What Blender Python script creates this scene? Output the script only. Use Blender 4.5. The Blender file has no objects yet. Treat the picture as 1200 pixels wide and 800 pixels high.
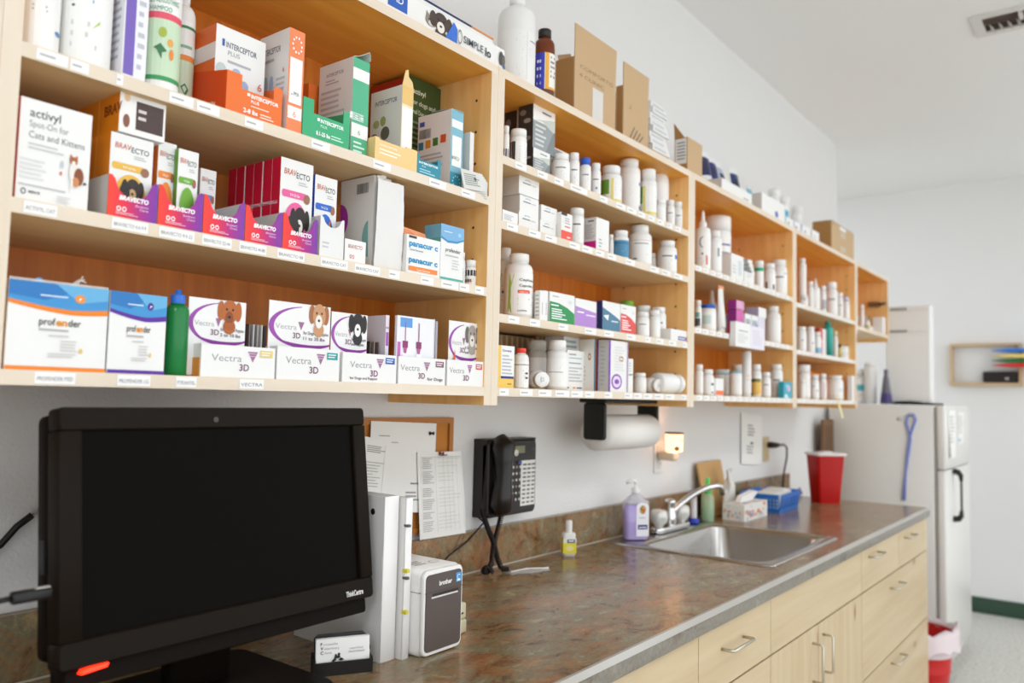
import bpy, math, random
from mathutils import Vector, Matrix
random.seed(7)
COL = bpy.context.scene.collection
# ------------------------------------------------------------------ camera model (also used to read positions off the photo)
CF, CYAW, CPIT, CROL = 941.54, 52.391, 3.938, 1.316
CP = Vector((0, -1.359, 1.358))
_y, _p, _r = map(math.radians, (CYAW, CPIT, CROL))
FWD = Vector((math.sin(_y)*math.cos(_p), math.cos(_y)*math.cos(_p), math.sin(_p)))
_rt = Vector((math.cos(_y), -math.sin(_y), 0)); _up = _rt.cross(FWD)
RGT = _rt*math.cos(_r) + _up*math.sin(_r); UPV = -_rt*math.sin(_r) + _up*math.cos(_r)
def up(u, v, ax, val):
    d = FWD + RGT*((u-600)/CF) - UPV*((v-400)/CF)
    i = 'XYZ'.index(ax); t = (val-CP[i])/d[i]
    return CP + d*t
def depth(p): return (Vector(p)-CP).dot(FWD)

# ------------------------------------------------------------------ materials
MC = {}
def lin(c): return c/12.92 if c <= .04045 else ((c+.055)/1.055)**2.4
def rgb(h):
    h = h.lstrip('#'); return tuple(lin(int(h[i:i+2], 16)/255) for i in (0, 2, 4))
def M(h, rough=.5, metal=0, trans=0, emit=0, ior=1.45, alpha=1, coat=0, spec=.5):
    k = (h, rough, metal, trans, emit, alpha, coat, spec)
    if k in MC: return MC[k]
    m = bpy.data.materials.new('paint_' + h.lstrip('#')); m.use_nodes = True
    b = m.node_tree.nodes['Principled BSDF']; c = rgb(h)
    b.inputs['Base Color'].default_value = (*c, 1); b.inputs['Roughness'].default_value = rough
    b.inputs['Metallic'].default_value = metal; b.inputs['Transmission Weight'].default_value = trans
    b.inputs['IOR'].default_value = ior; b.inputs['Alpha'].default_value = alpha
    b.inputs['Coat Weight'].default_value = coat; b.inputs['Specular IOR Level'].default_value = spec
    if emit:
        b.inputs['Emission Color'].default_value = (*c, 1); b.inputs['Emission Strength'].default_value = emit
    m.diffuse_color = (*c, 1)
    MC[k] = m; return m
def nodes_mat(name):
    m = bpy.data.materials.new(name); m.use_nodes = True
    nt = m.node_tree; return m, nt, nt.nodes['Principled BSDF']
def wood(name, c1, c2, knot, axis, scale=1.0, rough=.45, knots=True):
    m, nt, b = nodes_mat(name); N, L = nt.nodes, nt.links
    tc = N.new('ShaderNodeTexCoord'); mp = N.new('ShaderNodeMapping')
    sc = [16*scale]*3; sc['XYZ'.index(axis)] = 1.1*scale
    mp.inputs['Scale'].default_value = sc
    L.new(tc.outputs['Object'], mp.inputs['Vector'])
    n1 = N.new('ShaderNodeTexNoise'); n1.inputs['Scale'].default_value = 2.2; n1.inputs['Detail'].default_value = 7; n1.inputs['Distortion'].default_value = .6
    L.new(mp.outputs[0], n1.inputs['Vector'])
    r = N.new('ShaderNodeValToRGB'); e = r.color_ramp.elements
    e[0].position = .3; e[0].color = (*rgb(c2), 1); e[1].position = .65; e[1].color = (*rgb(c1), 1)
    L.new(n1.outputs['Fac'], r.inputs[0]); out = r.outputs[0]
    if knots:
        mp2 = N.new('ShaderNodeMapping'); s2 = [5.5]*3; s2['XYZ'.index(axis)] = 2.6; mp2.inputs['Scale'].default_value = s2
        L.new(tc.outputs['Object'], mp2.inputs['Vector'])
        vo = N.new('ShaderNodeTexVoronoi'); vo.inputs['Scale'].default_value = 1; L.new(mp2.outputs[0], vo.inputs['Vector'])
        kr = N.new('ShaderNodeValToRGB'); ke = kr.color_ramp.elements
        ke[0].position = .045; ke[0].color = (1, 1, 1, 1); ke[1].position = .10; ke[1].color = (0, 0, 0, 1)
        L.new(vo.outputs['Distance'], kr.inputs[0])
        mx = N.new('ShaderNodeMix'); mx.data_type = 'RGBA'
        L.new(kr.outputs[0], mx.inputs['Factor']); L.new(out, mx.inputs['A']); mx.inputs['B'].default_value = (*rgb(knot), 1)
        out = mx.outputs['Result']
    L.new(out, b.inputs['Base Color']); b.inputs['Roughness'].default_value = rough
    return m
W_TOP = wood('pine_bounce_tint_x', '#f6b44e', '#ea9e38', '#8a4a1c', 'X')  # orange of bounced light painted into the top, side and back pine
W_SIDE = wood('pine_bounce_tint_z', '#fccc88', '#f2bb70', '#a8662c', 'Z', knots=False)
W_BACK = wood('pine_bounce_tint_back', '#e0862a', '#c86c14', '#74340a', 'Z')
W_SHELF = wood('maple_shelf', '#e2c494', '#d9b681', '#b88850', 'X', knots=False)
W_EDGE = wood('pale_edge_x', '#e8dac6', '#e0cfb8', '#c8a878', 'X', knots=False)
W_EDGEZ = wood('pale_edge_z', '#e8dac6', '#e0cfb8', '#c8a878', 'Z', knots=False)
W_CAB = wood('pale_pine_front', '#cfbb98', '#c3ab84', '#98643a', 'X', .7, .4)
W_CABZ = wood('pale_pine_front_vertical', '#cfbb98', '#c3ab84', '#98643a', 'Z', .7, .4)
def stone(name, rough, cc_=('#35281a', '#6b5238', '#8a6f4c', '#7c745a', '#a8946c'), rust='#b06a34'):
    m, nt, b = nodes_mat(name); N, L = nt.nodes, nt.links
    tc = N.new('ShaderNodeTexCoord')
    mp = N.new('ShaderNodeMapping'); mp.inputs['Scale'].default_value = (1, 1.7, 1); mp.inputs['Rotation'].default_value = (0, 0, .5)
    L.new(tc.outputs['Object'], mp.inputs['Vector'])
    n1 = N.new('ShaderNodeTexNoise'); n1.inputs['Scale'].default_value = 14; n1.inputs['Detail'].default_value = 9; n1.inputs['Roughness'].default_value = .75; n1.inputs['Distortion'].default_value = .5
    n2 = N.new('ShaderNodeTexNoise'); n2.inputs['Scale'].default_value = 6.5; n2.inputs['Detail'].default_value = 9; n2.inputs['Roughness'].default_value = .7; n2.inputs['Distortion'].default_value = .6
    n3 = N.new('ShaderNodeTexNoise'); n3.inputs['Scale'].default_value = 120; n3.inputs['Detail'].default_value = 3
    for n in (n1, n2, n3): L.new(mp.outputs[0], n.inputs['Vector'])
    r = N.new('ShaderNodeValToRGB'); cr = r.color_ramp
    cols = list(zip((.30, .41, .48, .55, .66), cc_))
    cr.elements[0].position, cr.elements[0].color = cols[0][0], (*rgb(cols[0][1]), 1)
    cr.elements[1].position, cr.elements[1].color = cols[-1][0], (*rgb(cols[-1][1]), 1)
    for p, c in cols[1:-1]:
        e = cr.elements.new(p); e.color = (*rgb(c), 1)
    L.new(n1.outputs['Fac'], r.inputs[0])
    r2 = N.new('ShaderNodeValToRGB'); r2.color_ramp.elements[0].position = .48; r2.color_ramp.elements[1].position = .8
    L.new(n2.outputs['Fac'], r2.inputs[0])
    mx = N.new('ShaderNodeMix'); mx.data_type = 'RGBA'; L.new(r2.outputs[0], mx.inputs['Factor'])
    L.new(r.outputs[0], mx.inputs['A']); mx.inputs['B'].default_value = (*rgb(rust), 1)
    mm = N.new('ShaderNodeMath'); mm.operation = 'MULTIPLY_ADD'; mm.inputs[1].default_value = .8; mm.inputs[2].default_value = .6
    L.new(n3.outputs['Fac'], mm.inputs[0])
    m2 = N.new('ShaderNodeMix'); m2.data_type = 'RGBA'; m2.blend_type = 'MULTIPLY'; m2.inputs['Factor'].default_value = 1
    cc = N.new('ShaderNodeCombineColor'); [L.new(mm.outputs[0], cc.inputs[i]) for i in range(3)]
    L.new(mx.outputs['Result'], m2.inputs['A']); L.new(cc.outputs[0], m2.inputs['B'])
    L.new(m2.outputs['Result'], b.inputs['Base Color']); b.inputs['Roughness'].default_value = rough
    return m
STONE = stone('stone_laminate', .2)
STONE_E = stone('stone_laminate_edge', .3, ('#4c463e', '#6e685e', '#857f74', '#7c786e', '#9a958a'), '#8a7868')
def wallmat(name, c, bump=.5, rough=.75, sc=140):
    m, nt, b = nodes_mat(name); N, L = nt.nodes, nt.links
    b.inputs['Base Color'].default_value = (*rgb(c), 1); b.inputs['Roughness'].default_value = rough
    tc = N.new('ShaderNodeTexCoord'); n = N.new('ShaderNodeTexNoise'); n.inputs['Scale'].default_value = sc; n.inputs['Detail'].default_value = 3
    bp = N.new('ShaderNodeBump'); bp.inputs['Strength'].default_value = bump; bp.inputs['Distance'].default_value = .004
    L.new(tc.outputs['Object'], n.inputs['Vector']); L.new(n.outputs['Fac'], bp.inputs['Height']); L.new(bp.outputs[0], b.inputs['Normal'])
    return m
WALL = wallmat('wall_paint', '#e4e3e1')
CEIL = wallmat('ceiling_paint', '#efefed', .1)
def floormat():
    m, nt, b = nodes_mat('speckled_floor'); N, L = nt.nodes, nt.links
    tc = N.new('ShaderNodeTexCoord'); n = N.new('ShaderNodeTexNoise'); n.inputs['Scale'].default_value = 60; n.inputs['Detail'].default_value = 6
    r = N.new('ShaderNodeValToRGB'); r.color_ramp.elements[0].position = .35; r.color_ramp.elements[0].color = (*rgb('#b5b3ab'), 1)
    r.color_ramp.elements[1].position = .6; r.color_ramp.elements[1].color = (*rgb('#d6d4cd'), 1)
    L.new(tc.outputs['Object'], n.inputs['Vector']); L.new(n.outputs['Fac'], r.inputs[0]); L.new(r.outputs[0], b.inputs['Base Color'])
    b.inputs['Roughness'].default_value = .35
    return m
FLOOR = floormat()
STEEL = M('#c9c9c7', .22, 1); CHROME = M('#d8d8d8', .12, 1)

# ------------------------------------------------------------------ text
TC = {}
def text2d(s, bold=0.0, shear=0.0):
    k = (s, bold, shear)
    if k in TC: return TC[k]
    cu = bpy.data.curves.new('t', 'FONT'); cu.body = s; cu.size = 1; cu.offset = bold; cu.shear = shear; cu.resolution_u = 3
    ob = bpy.data.objects.new('t', cu); COL.objects.link(ob)
    dg = bpy.context.evaluated_depsgraph_get()
    me = bpy.data.meshes.new_from_object(ob.evaluated_get(dg))
    vs = [(v.co.x, v.co.y) for v in me.vertices]; fs = [tuple(p.vertices) for p in me.polygons]
    bpy.data.meshes.remove(me); bpy.data.objects.remove(ob); bpy.data.curves.remove(cu)
    if not vs: vs = [(0, 0)]; fs = []
    xs = [v[0] for v in vs]; x0, x1 = min(xs), max(xs)
    vs = [(x-x0, y) for x, y in vs]
    TC[k] = (vs, fs, x1-x0); return TC[k]

# ------------------------------------------------------------------ mesh builder
class MB:
    def __init__(s): s.v = []; s.f = []; s.m = []; s.sm = []; s.mats = []
    def mi(s, m):
        if isinstance(m, str): m = M(m)
        if m not in s.mats: s.mats.append(m)
        return s.mats.index(m)
    def add(s, vs, fs, m, smooth=False):
        b = len(s.v); s.v += [tuple(x) for x in vs]; i = s.mi(m)
        for f in fs: s.f.append(tuple(b+k for k in f)); s.m.append(i); s.sm.append(smooth)
        return s
    def box(s, x0, y0, z0, x1, y1, z1, m, bev=0):
        if isinstance(m, dict): mm = m
        else: mm = {'*': m}
        g = lambda k: mm.get(k, mm['*'])
        V = [(x0, y0, z0), (x1, y0, z0), (x1, y1, z0), (x0, y1, z0), (x0, y0, z1), (x1, y0, z1), (x1, y1, z1), (x0, y1, z1)]
        for k, f in (('f', (0, 1, 5, 4)), ('r', (1, 2, 6, 5)), ('k', (2, 3, 7, 6)), ('l', (3, 0, 4, 7)), ('t', (4, 5, 6, 7)), ('b', (3, 2, 1, 0))):
            s.add([V[i] for i in f], [(0, 1, 2, 3)], g(k))
        return s
    def rbox(s, x0, y0, z0, x1, y1, z1, m, r=.004, seg=3, axis='Z'):
        # box with rounded edges around one axis
        a = {'Z': (0, 1, 2), 'Y': (0, 2, 1), 'X': (1, 2, 0)}[axis]
        lo = (x0, y0, z0); hi = (x1, y1, z1)
        A0, A1, B0, B1, C0, C1 = lo[a[0]], hi[a[0]], lo[a[1]], hi[a[1]], lo[a[2]], hi[a[2]]
        pts = []
        for cx, cy, t0 in ((A1-r, B1-r, 0), (A0+r, B1-r, 90), (A0+r, B0+r, 180), (A1-r, B0+r, 270)):
            for i in range(seg+1):
                t = math.radians(t0+90*i/seg); pts.append((cx+r*math.cos(t), cy+r*math.sin(t)))
        def P(p, c):
            q = [0, 0, 0]; q[a[0]] = p[0]; q[a[1]] = p[1]; q[a[2]] = c; return tuple(q)
        n = len(pts)
        c = min(r*.35, abs(C1-C0)*.2)
        cxm, cym = (A0+A1)/2, (B0+B1)/2
        def ins(p, d): 
            w, h = (A1-A0)/2, (B1-B0)/2
            return (cxm+(p[0]-cxm)*(1-d/w), cym+(p[1]-cym)*(1-d/h))
        rings = [[P(ins(p, c), C0) for p in pts], [P(p, C0+c) for p in pts], [P(p, C1-c) for p in pts], [P(ins(p, c), C1) for p in pts]]
        vs = sum(rings, [])
        fs = []
        for k in range(3):
            for i in range(n):
                j = (i+1) % n; fs.append((k*n+i, k*n+j, (k+1)*n+j, (k+1)*n+i))
        s.add(vs, fs, m, True)
        s.add(rings[0], [tuple(range(n))], m); s.add(rings[3], [tuple(range(n))], m)
        return s
    def quad(s, a, b, c, d, m): return s.add([a, b, c, d], [(0, 1, 2, 3)], m)
    def slab(s, pts, off, m):
        # closed slab: polygon pts (3d) swept by offset vector
        n = len(pts); q = [(p[0]+off[0], p[1]+off[1], p[2]+off[2]) for p in pts]
        fs = [tuple(range(n)), tuple(range(2*n-1, n-1, -1))] + [(i, (i+1) % n, n+(i+1) % n, n+i) for i in range(n)]
        return s.add(list(pts)+q, fs, m)
    def lathe(s, prof, m, cx=0, cy=0, seg=28, smooth=True, sx=1, sy=1, base=0, T=None):
        vs = []; fs = []; n = len(prof)
        for i in range(seg):
            t = 2*math.pi*i/seg
            for r, z in prof:
                vs.append((cx+r*math.cos(t)*sx, cy+r*math.sin(t)*sy, base+z))
        for i in range(seg):
            j = (i+1) % seg
            for k in range(n-1): fs.append((i*n+k, j*n+k, j*n+k+1, i*n+k+1))
        if T: vs = [tuple(T @ Vector(v)) for v in vs]
        return s.add(vs, fs, m, smooth)
    def tube(s, path, r, m, seg=8, smooth=True, caps=True):
        path = [Vector(p) for p in path]; rs = r if isinstance(r, (list, tuple)) else [r]*len(path)
        vs = []; fs = []; prev = None
        for i, p in enumerate(path):
            t = (path[min(i+1, len(path)-1)]-path[max(i-1, 0)]).normalized()
            if prev is None:
                a = Vector((0, 0, 1)) if abs(t.z) < .9 else Vector((1, 0, 0)); nrm = t.cross(a).normalized()
            else:
                nrm = prev - t*prev.dot(t); nrm = nrm.normalized() if nrm.length > 1e-6 else t.orthogonal().normalized()
            prev = nrm; bn = t.cross(nrm)
            for k in range(seg):
                q = 2*math.pi*k/seg; vs.append(tuple(p+(nrm*math.cos(q)+bn*math.sin(q))*rs[i]))
        for i in range(len(path)-1):
            for k in range(seg):
                j = (k+1) % seg; fs.append((i*seg+k, i*seg+j, (i+1)*seg+j, (i+1)*seg+k))
        if caps: fs += [tuple(range(seg-1, -1, -1)), tuple(range((len(path)-1)*seg, len(path)*seg))]
        return s.add(vs, fs, m, smooth)
    def gfx(s, F, w, h, ops, curve=False):
        """print flat graphics on a surface: F(a,b,e) -> point; a,b in metres, e lift"""
        lift = .00025; st = .00012
        for n, op in enumerate(ops):
            e = lift+st*n; k = op[0]
            if k == 'r':
                _, x0, y0, x1, y1, c = op; nx = max(1, int(abs(x1-x0)*w/.006)) if curve else 1
                for i in range(nx):
                    a = x0+(x1-x0)*i/nx; b = x0+(x1-x0)*(i+1)/nx
                    s.add([F(a*w, y0*h, e), F(b*w, y0*h, e), F(b*w, y1*h, e), F(a*w, y1*h, e)], [(0, 1, 2, 3)], c)
            elif k == 'e':
                _, cx, cy, rx, ry, c = op; q = 22
                s.add([F((cx+rx*math.cos(2*math.pi*i/q))*w, (cy+ry*math.sin(2*math.pi*i/q))*h, e) for i in range(q)], [tuple(range(q))], c)
            elif k == 'ring':   # elliptical arc band: cx,cy,rx,ry,t0,t1,width0,width1
                _, cx, cy, rx, ry, t0, t1, w0, w1, c = op; q = 20
                for i in range(q):
                    A = math.radians(t0+(t1-t0)*i/q); B = math.radians(t0+(t1-t0)*(i+1)/q)
                    ka = w0+(w1-w0)*math.sin(math.pi*i/q); kb = w0+(w1-w0)*math.sin(math.pi*(i+1)/q)
                    P = lambda t, kk: F(max(0, min(1, cx+rx*kk*math.cos(t)))*w, max(0, min(1, cy+ry*kk*math.sin(t)))*h, e)
                    s.add([P(A, 1-ka), P(B, 1-kb), P(B, 1), P(A, 1)], [(0, 1, 2, 3)], c)
            elif k == 'p':
                _, pts, c = op; s.add([F(x*w, y*h, e) for x, y in pts], [tuple(range(len(pts)))], c)
            elif k == 't':
                _, x, y, size, txt, c = op[:6]; o = op[6] if len(op) > 6 else {}
                vs, fs, tw = text2d(txt, o.get('b', 0), o.get('sh', 0))
                S = size*h; sx = S
                if 'w' in o: sx = o['w']*w/max(tw, 1e-6)
                ox = x*w - (tw*sx/2 if o.get('c') else 0)
                if o.get('rot'):   # vertical text reading upwards
                    s.add([F(x*w - v[1]*S, y*h + v[0]*sx, e) for v in vs], fs, c)
                else:
                    s.add([F(ox+v[0]*sx, y*h+v[1]*S, e) for v in vs], fs, c)
            elif k == 'L':      # rows of print too small to read
                _, x0, y0, x1, y1, nl, c = op; rr = random.Random(int(x0*991+y0*77+nl))
                for i in range(nl):
                    yy = y1-(y1-y0)*(i+.5)/nl; t = (y1-y0)/nl*.22
                    xe = x0+(x1-x0)*(.6+.4*rr.random())
                    s.add([F(x0*w, (yy-t)*h, e), F(xe*w, (yy-t)*h, e), F(xe*w, (yy+t)*h, e), F(x0*w, (yy+t)*h, e)], [(0, 1, 2, 3)], c)
            elif k == 'bar':
                _, x0, y0, x1, y1 = op; rr = random.Random(5); x = x0
                while x < x1:
                    ww = (x1-x0)*rr.choice((.02, .03, .05)); s.add([F(x*w, y0*h, e), F(min(x+ww, x1)*w, y0*h, e), F(min(x+ww, x1)*w, y1*h, e), F(x*w, y1*h, e)], [(0, 1, 2, 3)], '#3a3a3a'); x += ww+(x1-x0)*.03
        return s
    def build(s, name, parent=None, loc=None, rot=0):
        me = bpy.data.meshes.new(name); me.from_pydata(s.v, [], s.f)
        for m in s.mats: me.materials.append(m)
        me.polygons.foreach_set('material_index', s.m); me.polygons.foreach_set('use_smooth', s.sm); me.update()
        ob = bpy.data.objects.new(name, me); COL.objects.link(ob)
        if parent: ob.parent = parent
        if loc is not None: ob.location = loc
        if rot: ob.rotation_euler = (0, 0, math.radians(rot)) if not isinstance(rot, tuple) else tuple(math.radians(a) for a in rot)
        return ob
def thing(name, label, cat, loc=(0, 0, 0), rot=0, group=None):
    o = bpy.data.objects.new(name, None); o.empty_display_size = .05; COL.objects.link(o)
    o.location = loc; o.rotation_euler = (0, 0, math.radians(rot)) if not isinstance(rot, tuple) else tuple(math.radians(a) for a in rot)
    o['label'] = label; o['category'] = cat
    if group: o['group'] = group
    return o
def tag(o, label, cat, group=None, kind=None):
    o['label'] = label; o['category'] = cat
    if group: o['group'] = group
    if kind: o['kind'] = kind
    return o
def struct(mb, name, **k):
    o = mb.build(name, **k); o['kind'] = 'structure'; return o
def Ffront(x0, y0, z0): return lambda a, b, e: (x0+a, y0-e, z0+b)
def Fleft(x0, y1, z0): return lambda a, b, e: (x0-e, y1-a, z0+b)
def Fcyl(r, cx=0, cy=0, z0=0, th0=0): return lambda a, b, e: (cx+(r+e)*math.sin(th0+a/r), cy-(r+e)*math.cos(th0+a/r), z0+b)
# ================================================================== ROOM
m = MB(); m.box(-4.1, -4.2, -.05, 6.4, 3.2, 0, FLOOR); struct(m, 'floor')
m = MB(); m.box(-4.1, -4.2, 2.903, 6.4, 3.2, 2.98, CEIL); struct(m, 'ceiling')
m = MB(); m.box(-4.1, 0, 0, 4.9, .12, 2.903, WALL); struct(m, 'wall_main')
m = MB(); m.box(6.25, -4.2, 0, 6.4, 3.2, 2.903, WALL); struct(m, 'wall_far')
m = MB(); m.box(4.9, 3.1, 0, 6.25, 3.2, 2.903, WALL); struct(m, 'wall_side')
m = MB(); m.box(-4.2, -4.2, 0, -4.1, 3.2, 2.903, WALL); struct(m, 'wall_left')
m = MB(); m.box(6.236, -4.2, 0, 6.25, 3.1, .1, M('#2f4a38', .5)); m.box(6.225, -4.2, 0, 6.25, 3.1, .015, M('#2c4535', .5)); struct(m, 'baseboard_far')

# ceiling air register
t = thing('ceiling_vent', 'white louvred air register set in the ceiling', 'vent', (3.535, -1.26, 2.903))
m = MB(); X1, Y1, b = .215, .373, .038
for a in ((0, 0, X1, b), (0, Y1-b, X1, Y1), (0, b, b, Y1-b), (X1-b, b, X1, Y1-b)): m.box(a[0], a[1], -.008, a[2], a[3], 0, M('#dad9d4', .4))
m.build('frame', t)
m = MB(); m.box(b, b, -.0015, X1-b, Y1-b, -.0005, M('#3a2c24', .8)); m.build('duct_backing', t)
for i in range(9):
    m = MB(); y = Y1-b-.018-i*.031
    m.slab([(X1/2+.004, y, -.002), (X1-b, y, -.002), (X1-b, y-.014, -.02), (X1/2+.004, y-.014, -.02)], (0, .002, .001), M('#d8d6d0', .4))
    m.build('blade', t)
for i in range(4):
    m = MB(); x = b+.008+i*.017
    m.slab([(x, b+.18, -.002), (x, Y1-b, -.002), (x-.008, Y1-b, -.012), (x-.008, b+.18, -.012)], (.002, 0, .001), M('#b9a79c', .4))
    m.build('blade', t)
m = MB(); m.box(b, b+.16, -.016, X1/2, b+.175, -.001, M('#cfcac4', .4)); m.build('divider', t)

# ================================================================== WALL SHELF UNITS
SY = -.286; ZP = 1.3392; ZB0, ZB1 = 1.3586, 1.3774; ZT0, ZT1 = 2.0551, 2.074
def price_label(parent, x0, x1, ztop, txt, h=.0145, y=SY, tilt=0):
    m = MB(); w = x1-x0
    m.box(0, -.0005, -h, w, 0, 0, M('#f4f3f0', .5))
    if txt == '~': ops = [('L', .1, .3, .9, .7, 1, '#b4b4b2')]
    elif txt: ops = [('t', .06, .28, .5, txt, '#7a7a78', {'w': .88})]
    else: ops = []
    m.gfx(Ffront(0, -.0005, -h), w, h, ops)
    m.build('price_label', parent, (x0, y-.0003, ztop), (0, tilt, 0))
def shelf_board(unit, x0, x1, z0, z1, labels, name='shelf'):
    m = MB(); m.box(0, 0, 0, x1-x0, .274, z1-z0, {'*': W_SHELF, 'f': W_EDGE})
    b = m.build(name, unit, (x0-unit.location.x, SY, z0-unit.location.z))
    for l in labels:
        a, c = l[0]-x0, l[1]-x0
        price_label(b, a, c, z1-z0-(l[3] if len(l) > 3 else .002), l[2], y=0)
    return b
def LX(pairs, v, z):   # label spans from photo columns
    out = []
    for p in pairs:
        xa, xb = up(p[0], v, 'Y', SY).x, up(p[1], v, 'Y', SY).x
        out.append((xa, xb, p[2] if len(p) > 2 else '~'))
    return out
def unit(label, x0, x1, shelves, zlow=ZP, zbot=(ZB0, ZB1), lab_bot=(), holes=True):
    u = thing('wall_shelf_unit', label, 'shelf', (x0, 0, zlow), group=None)
    T = .0225; H = ZT0-zlow
    for k, xx in enumerate((0, x1-x0-T)):
        m = MB(); m.box(0, SY, 0, T, 0, H, {'*': W_SIDE, 'f': W_EDGEZ})
        if holes:
            for yy in (-.245, -.06):
                for i in range(9):
                    z = .1+i*.07; F = Fleft(-.0002, yy, z); m.gfx(F, .006, .006, [('e', 0, 0, .5, .5, '#2a1a10')])
        m.build('side_panel', u, (xx, 0, 0))
    m = MB(); m.box(0, SY, 0, x1-x0, 0, ZT1-ZT0, {'*': W_TOP, 'f': W_EDGE}); m.build('top_panel', u, (0, 0, H))
    m = MB(); m.box(T, -.012, 0, x1-x0-T, -.001, ZT0-zbot[0], {'*': W_BACK}); m.build('back_panel', u, (0, 0, zbot[0]-zlow))
    for z0, z1, labs in shelves: shelf_board(u, x0+T, x1-T, z0, z1, labs)
    shelf_board(u, x0+T, x1-T, zbot[0], zbot[1], lab_bot, 'bottom_shelf')
    return u
UX = [.3675, 1.3236, 2.298, 3.269, 4.199, 4.876]
def even(x0, x1, w=.043, g=.012, skip=()):
    out = []; x = x0; i = 0
    while x+w < x1:
        if i not in skip: out.append((x, x+w, '~'))
        x += w+g; i += 1
    return out
unit('tall pine wall shelf at far left, mostly cut off by the picture edge', -.56, UX[0]-.0005, [(1.7632, 1.782, []), (1.5684, 1.5873, [])])
unit('pine wall shelf unit above the monitor, filled with cartons and shampoo bottles', UX[0], UX[1]-.0005, [
    (1.7632, 1.782, LX([(38, 76), (79, 101), (134, 142), (197, 226), (230, 257), (287, 309), (366, 388), (439, 460), (505, 525), (543, 559)], 130, 0)),
    (1.5684, 1.5873, LX([(24, 64, 'ACTIVYL CAT'), (129, 172, 'BRAVECTO 4.4-9.9'), (185, 227, 'BRAVECTO 9.9-22'), (236, 271, 'BRAVECTO 22-44'), (280, 312, 'BRAVECTO 44-88'), (325, 357, 'BRAVECTO 88'), (376, 408, 'BRAVECTO CAT'), (416, 446, 'BRAVECTO CAT'), (456, 469), (494, 509), (518, 538), (540, 551), (558, 568)], 290, 0))],
    lab_bot=LX([(40, 88, 'PROFENDER MED'), (137, 176, 'PROFENDER LG'), (206, 230, 'PYRANTEL'), (280.6, 309, 'VECTRA')], 445, 0))
unit('pine wall shelf unit above the desk telephone, second from left, full of pill bottles', UX[1], UX[2]-.0005, [
    (1.8647, 1.8835, LX([(603, 616), (629, 641), (649, 660), (668, 688), (703, 712), (722, 733), (735, 746), (748, 756), (760, 767), (771, 778), (782, 788), (792, 798)], 230, 0)),
    (1.7214, 1.7402, LX([(593, 606), (619, 633), (638, 652), (667, 679), (682, 694), (698, 708), (712, 722), (733, 744), (762, 772), (776, 786), (790, 800)], 290, 0)),
    (1.5176, 1.5364, LX([(595, 608), (620.5, 632.5), (654, 665.5), (685, 698.5), (708, 719), (734, 744.6), (756, 762.5), (769, 777.5), (784, 792.5), (800, 805)], 385, 0))],
    lab_bot=LX([(585, 596), (609, 624), (630.5, 646), (650.5, 667), (669, 682.5), (685.5, 696), (708, 717.5), (731.5, 741), (743, 752), (754, 764), (767, 777.5), (780, 790), (798, 804)], 460, 0))
unit('pine wall shelf unit above the kitchen faucet, third from left', UX[2], UX[3]-.0005, [
    (1.7664, 1.7852, even(2.33, 3.24)), (1.5697, 1.5885, even(2.33, 3.24, skip=(7, 8, 9)))], lab_bot=even(2.34, 3.24))
unit('pine wall shelf unit above the red sharps container, fourth from left', UX[3], UX[4]-.0005, [
    (1.7516, 1.7704, even(3.3, 4.16)), (1.558, 1.5768, even(3.3, 4.16))], lab_bot=even(3.3, 4.16))
u5 = unit('short shallow-height pine cupboard box over the refrigerator with metal hinge', UX[4], UX[5], [], zlow=1.7139, zbot=(1.7327, 1.7515), holes=False)
m = MB(); m.box(.62, -.25, .2, .654, -.19, .225, M('#8a8a88', .3, 1)); m.tube([(.63, -.25, .212), (.6, -.285, .212)], .008, M('#777773', .3, 1)); m.build('hinge', u5)

# ================================================================== BASE CABINETS, COUNTER
CF_Y = -.628
def pull(parent, x, z, L, vertical=False):
    m = MB(); g = M('#c9c3b4', .38, 1); o = .028
    pts = [(0, 0, 0), (0, -o*.8, 0), (.004, -o, 0), (L-.004, -o, 0), (L, -o*.8, 0), (L, 0, 0)]
    if vertical: pts = [(p[2], p[1], p[0]) for p in pts]
    m.tube(pts, .0038, g, 8); m.build('handle', parent, (x, -.018, z))
def front(cab, x0, x1, z0, z1, name, wood_, handle=None):
    m = MB(); g = .0015
    m.box(0, -.018, 0, x1-x0-2*g, 0, z1-z0-2*g, wood_)
    d = m.build(name, cab, (x0+g-cab.location.x, CF_Y+.018, z0+g))
    if handle: pull(d, handle[0]-x0-g, handle[1]-z0-g, handle[2], handle[3])
    return d
def cabinet(label, x0, x1, fronts):
    c = thing('base_cabinet', label, 'cabinet', (x0, 0, 0))
    m = MB(); w_=x1-x0; m.box(.0005, CF_Y+.0185, .1, .018, -.02, .8715, W_CABZ); m.box(w_-.018, CF_Y+.0185, .1, w_-.0005, -.02, .8715, W_CABZ); m.box(.018, CF_Y+.0185, .1, w_-.018, -.02, .118, W_CABZ); m.box(.018, -.03, .118, w_-.018, -.02, .8715, W_CABZ); m.box(.018, CF_Y+.0185, .85, w_-.018, CF_Y+.04, .8715, W_CABZ); m.box(.0005, CF_Y+.08, 0, x1-x0-.0005, -.02, .1, M('#2a2622', .7)); m.build('carcass', c)
    for f in fronts: front(c, *f)
    return c
cabinet('pale pine base cabinet at the left end of the counter', -.9, .68, [(-.9, -.1, .1, .725, 'door', W_CABZ, None), (-.1, .68, .1, .725, 'door', W_CABZ, None), (-.9, .68, .727, .868, 'drawer', W_CAB, None)])
cabinet('pale pine base cabinet with a plain drawer front, left of the narrow drawer cabinet', .68, 1.614, [(.68, 1.614, .727, .868, 'drawer', W_CAB, None), (.68, 1.147, .1, .725, 'door', W_CABZ, None), (1.147, 1.614, .1, .725, 'door', W_CABZ, None)])
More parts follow.
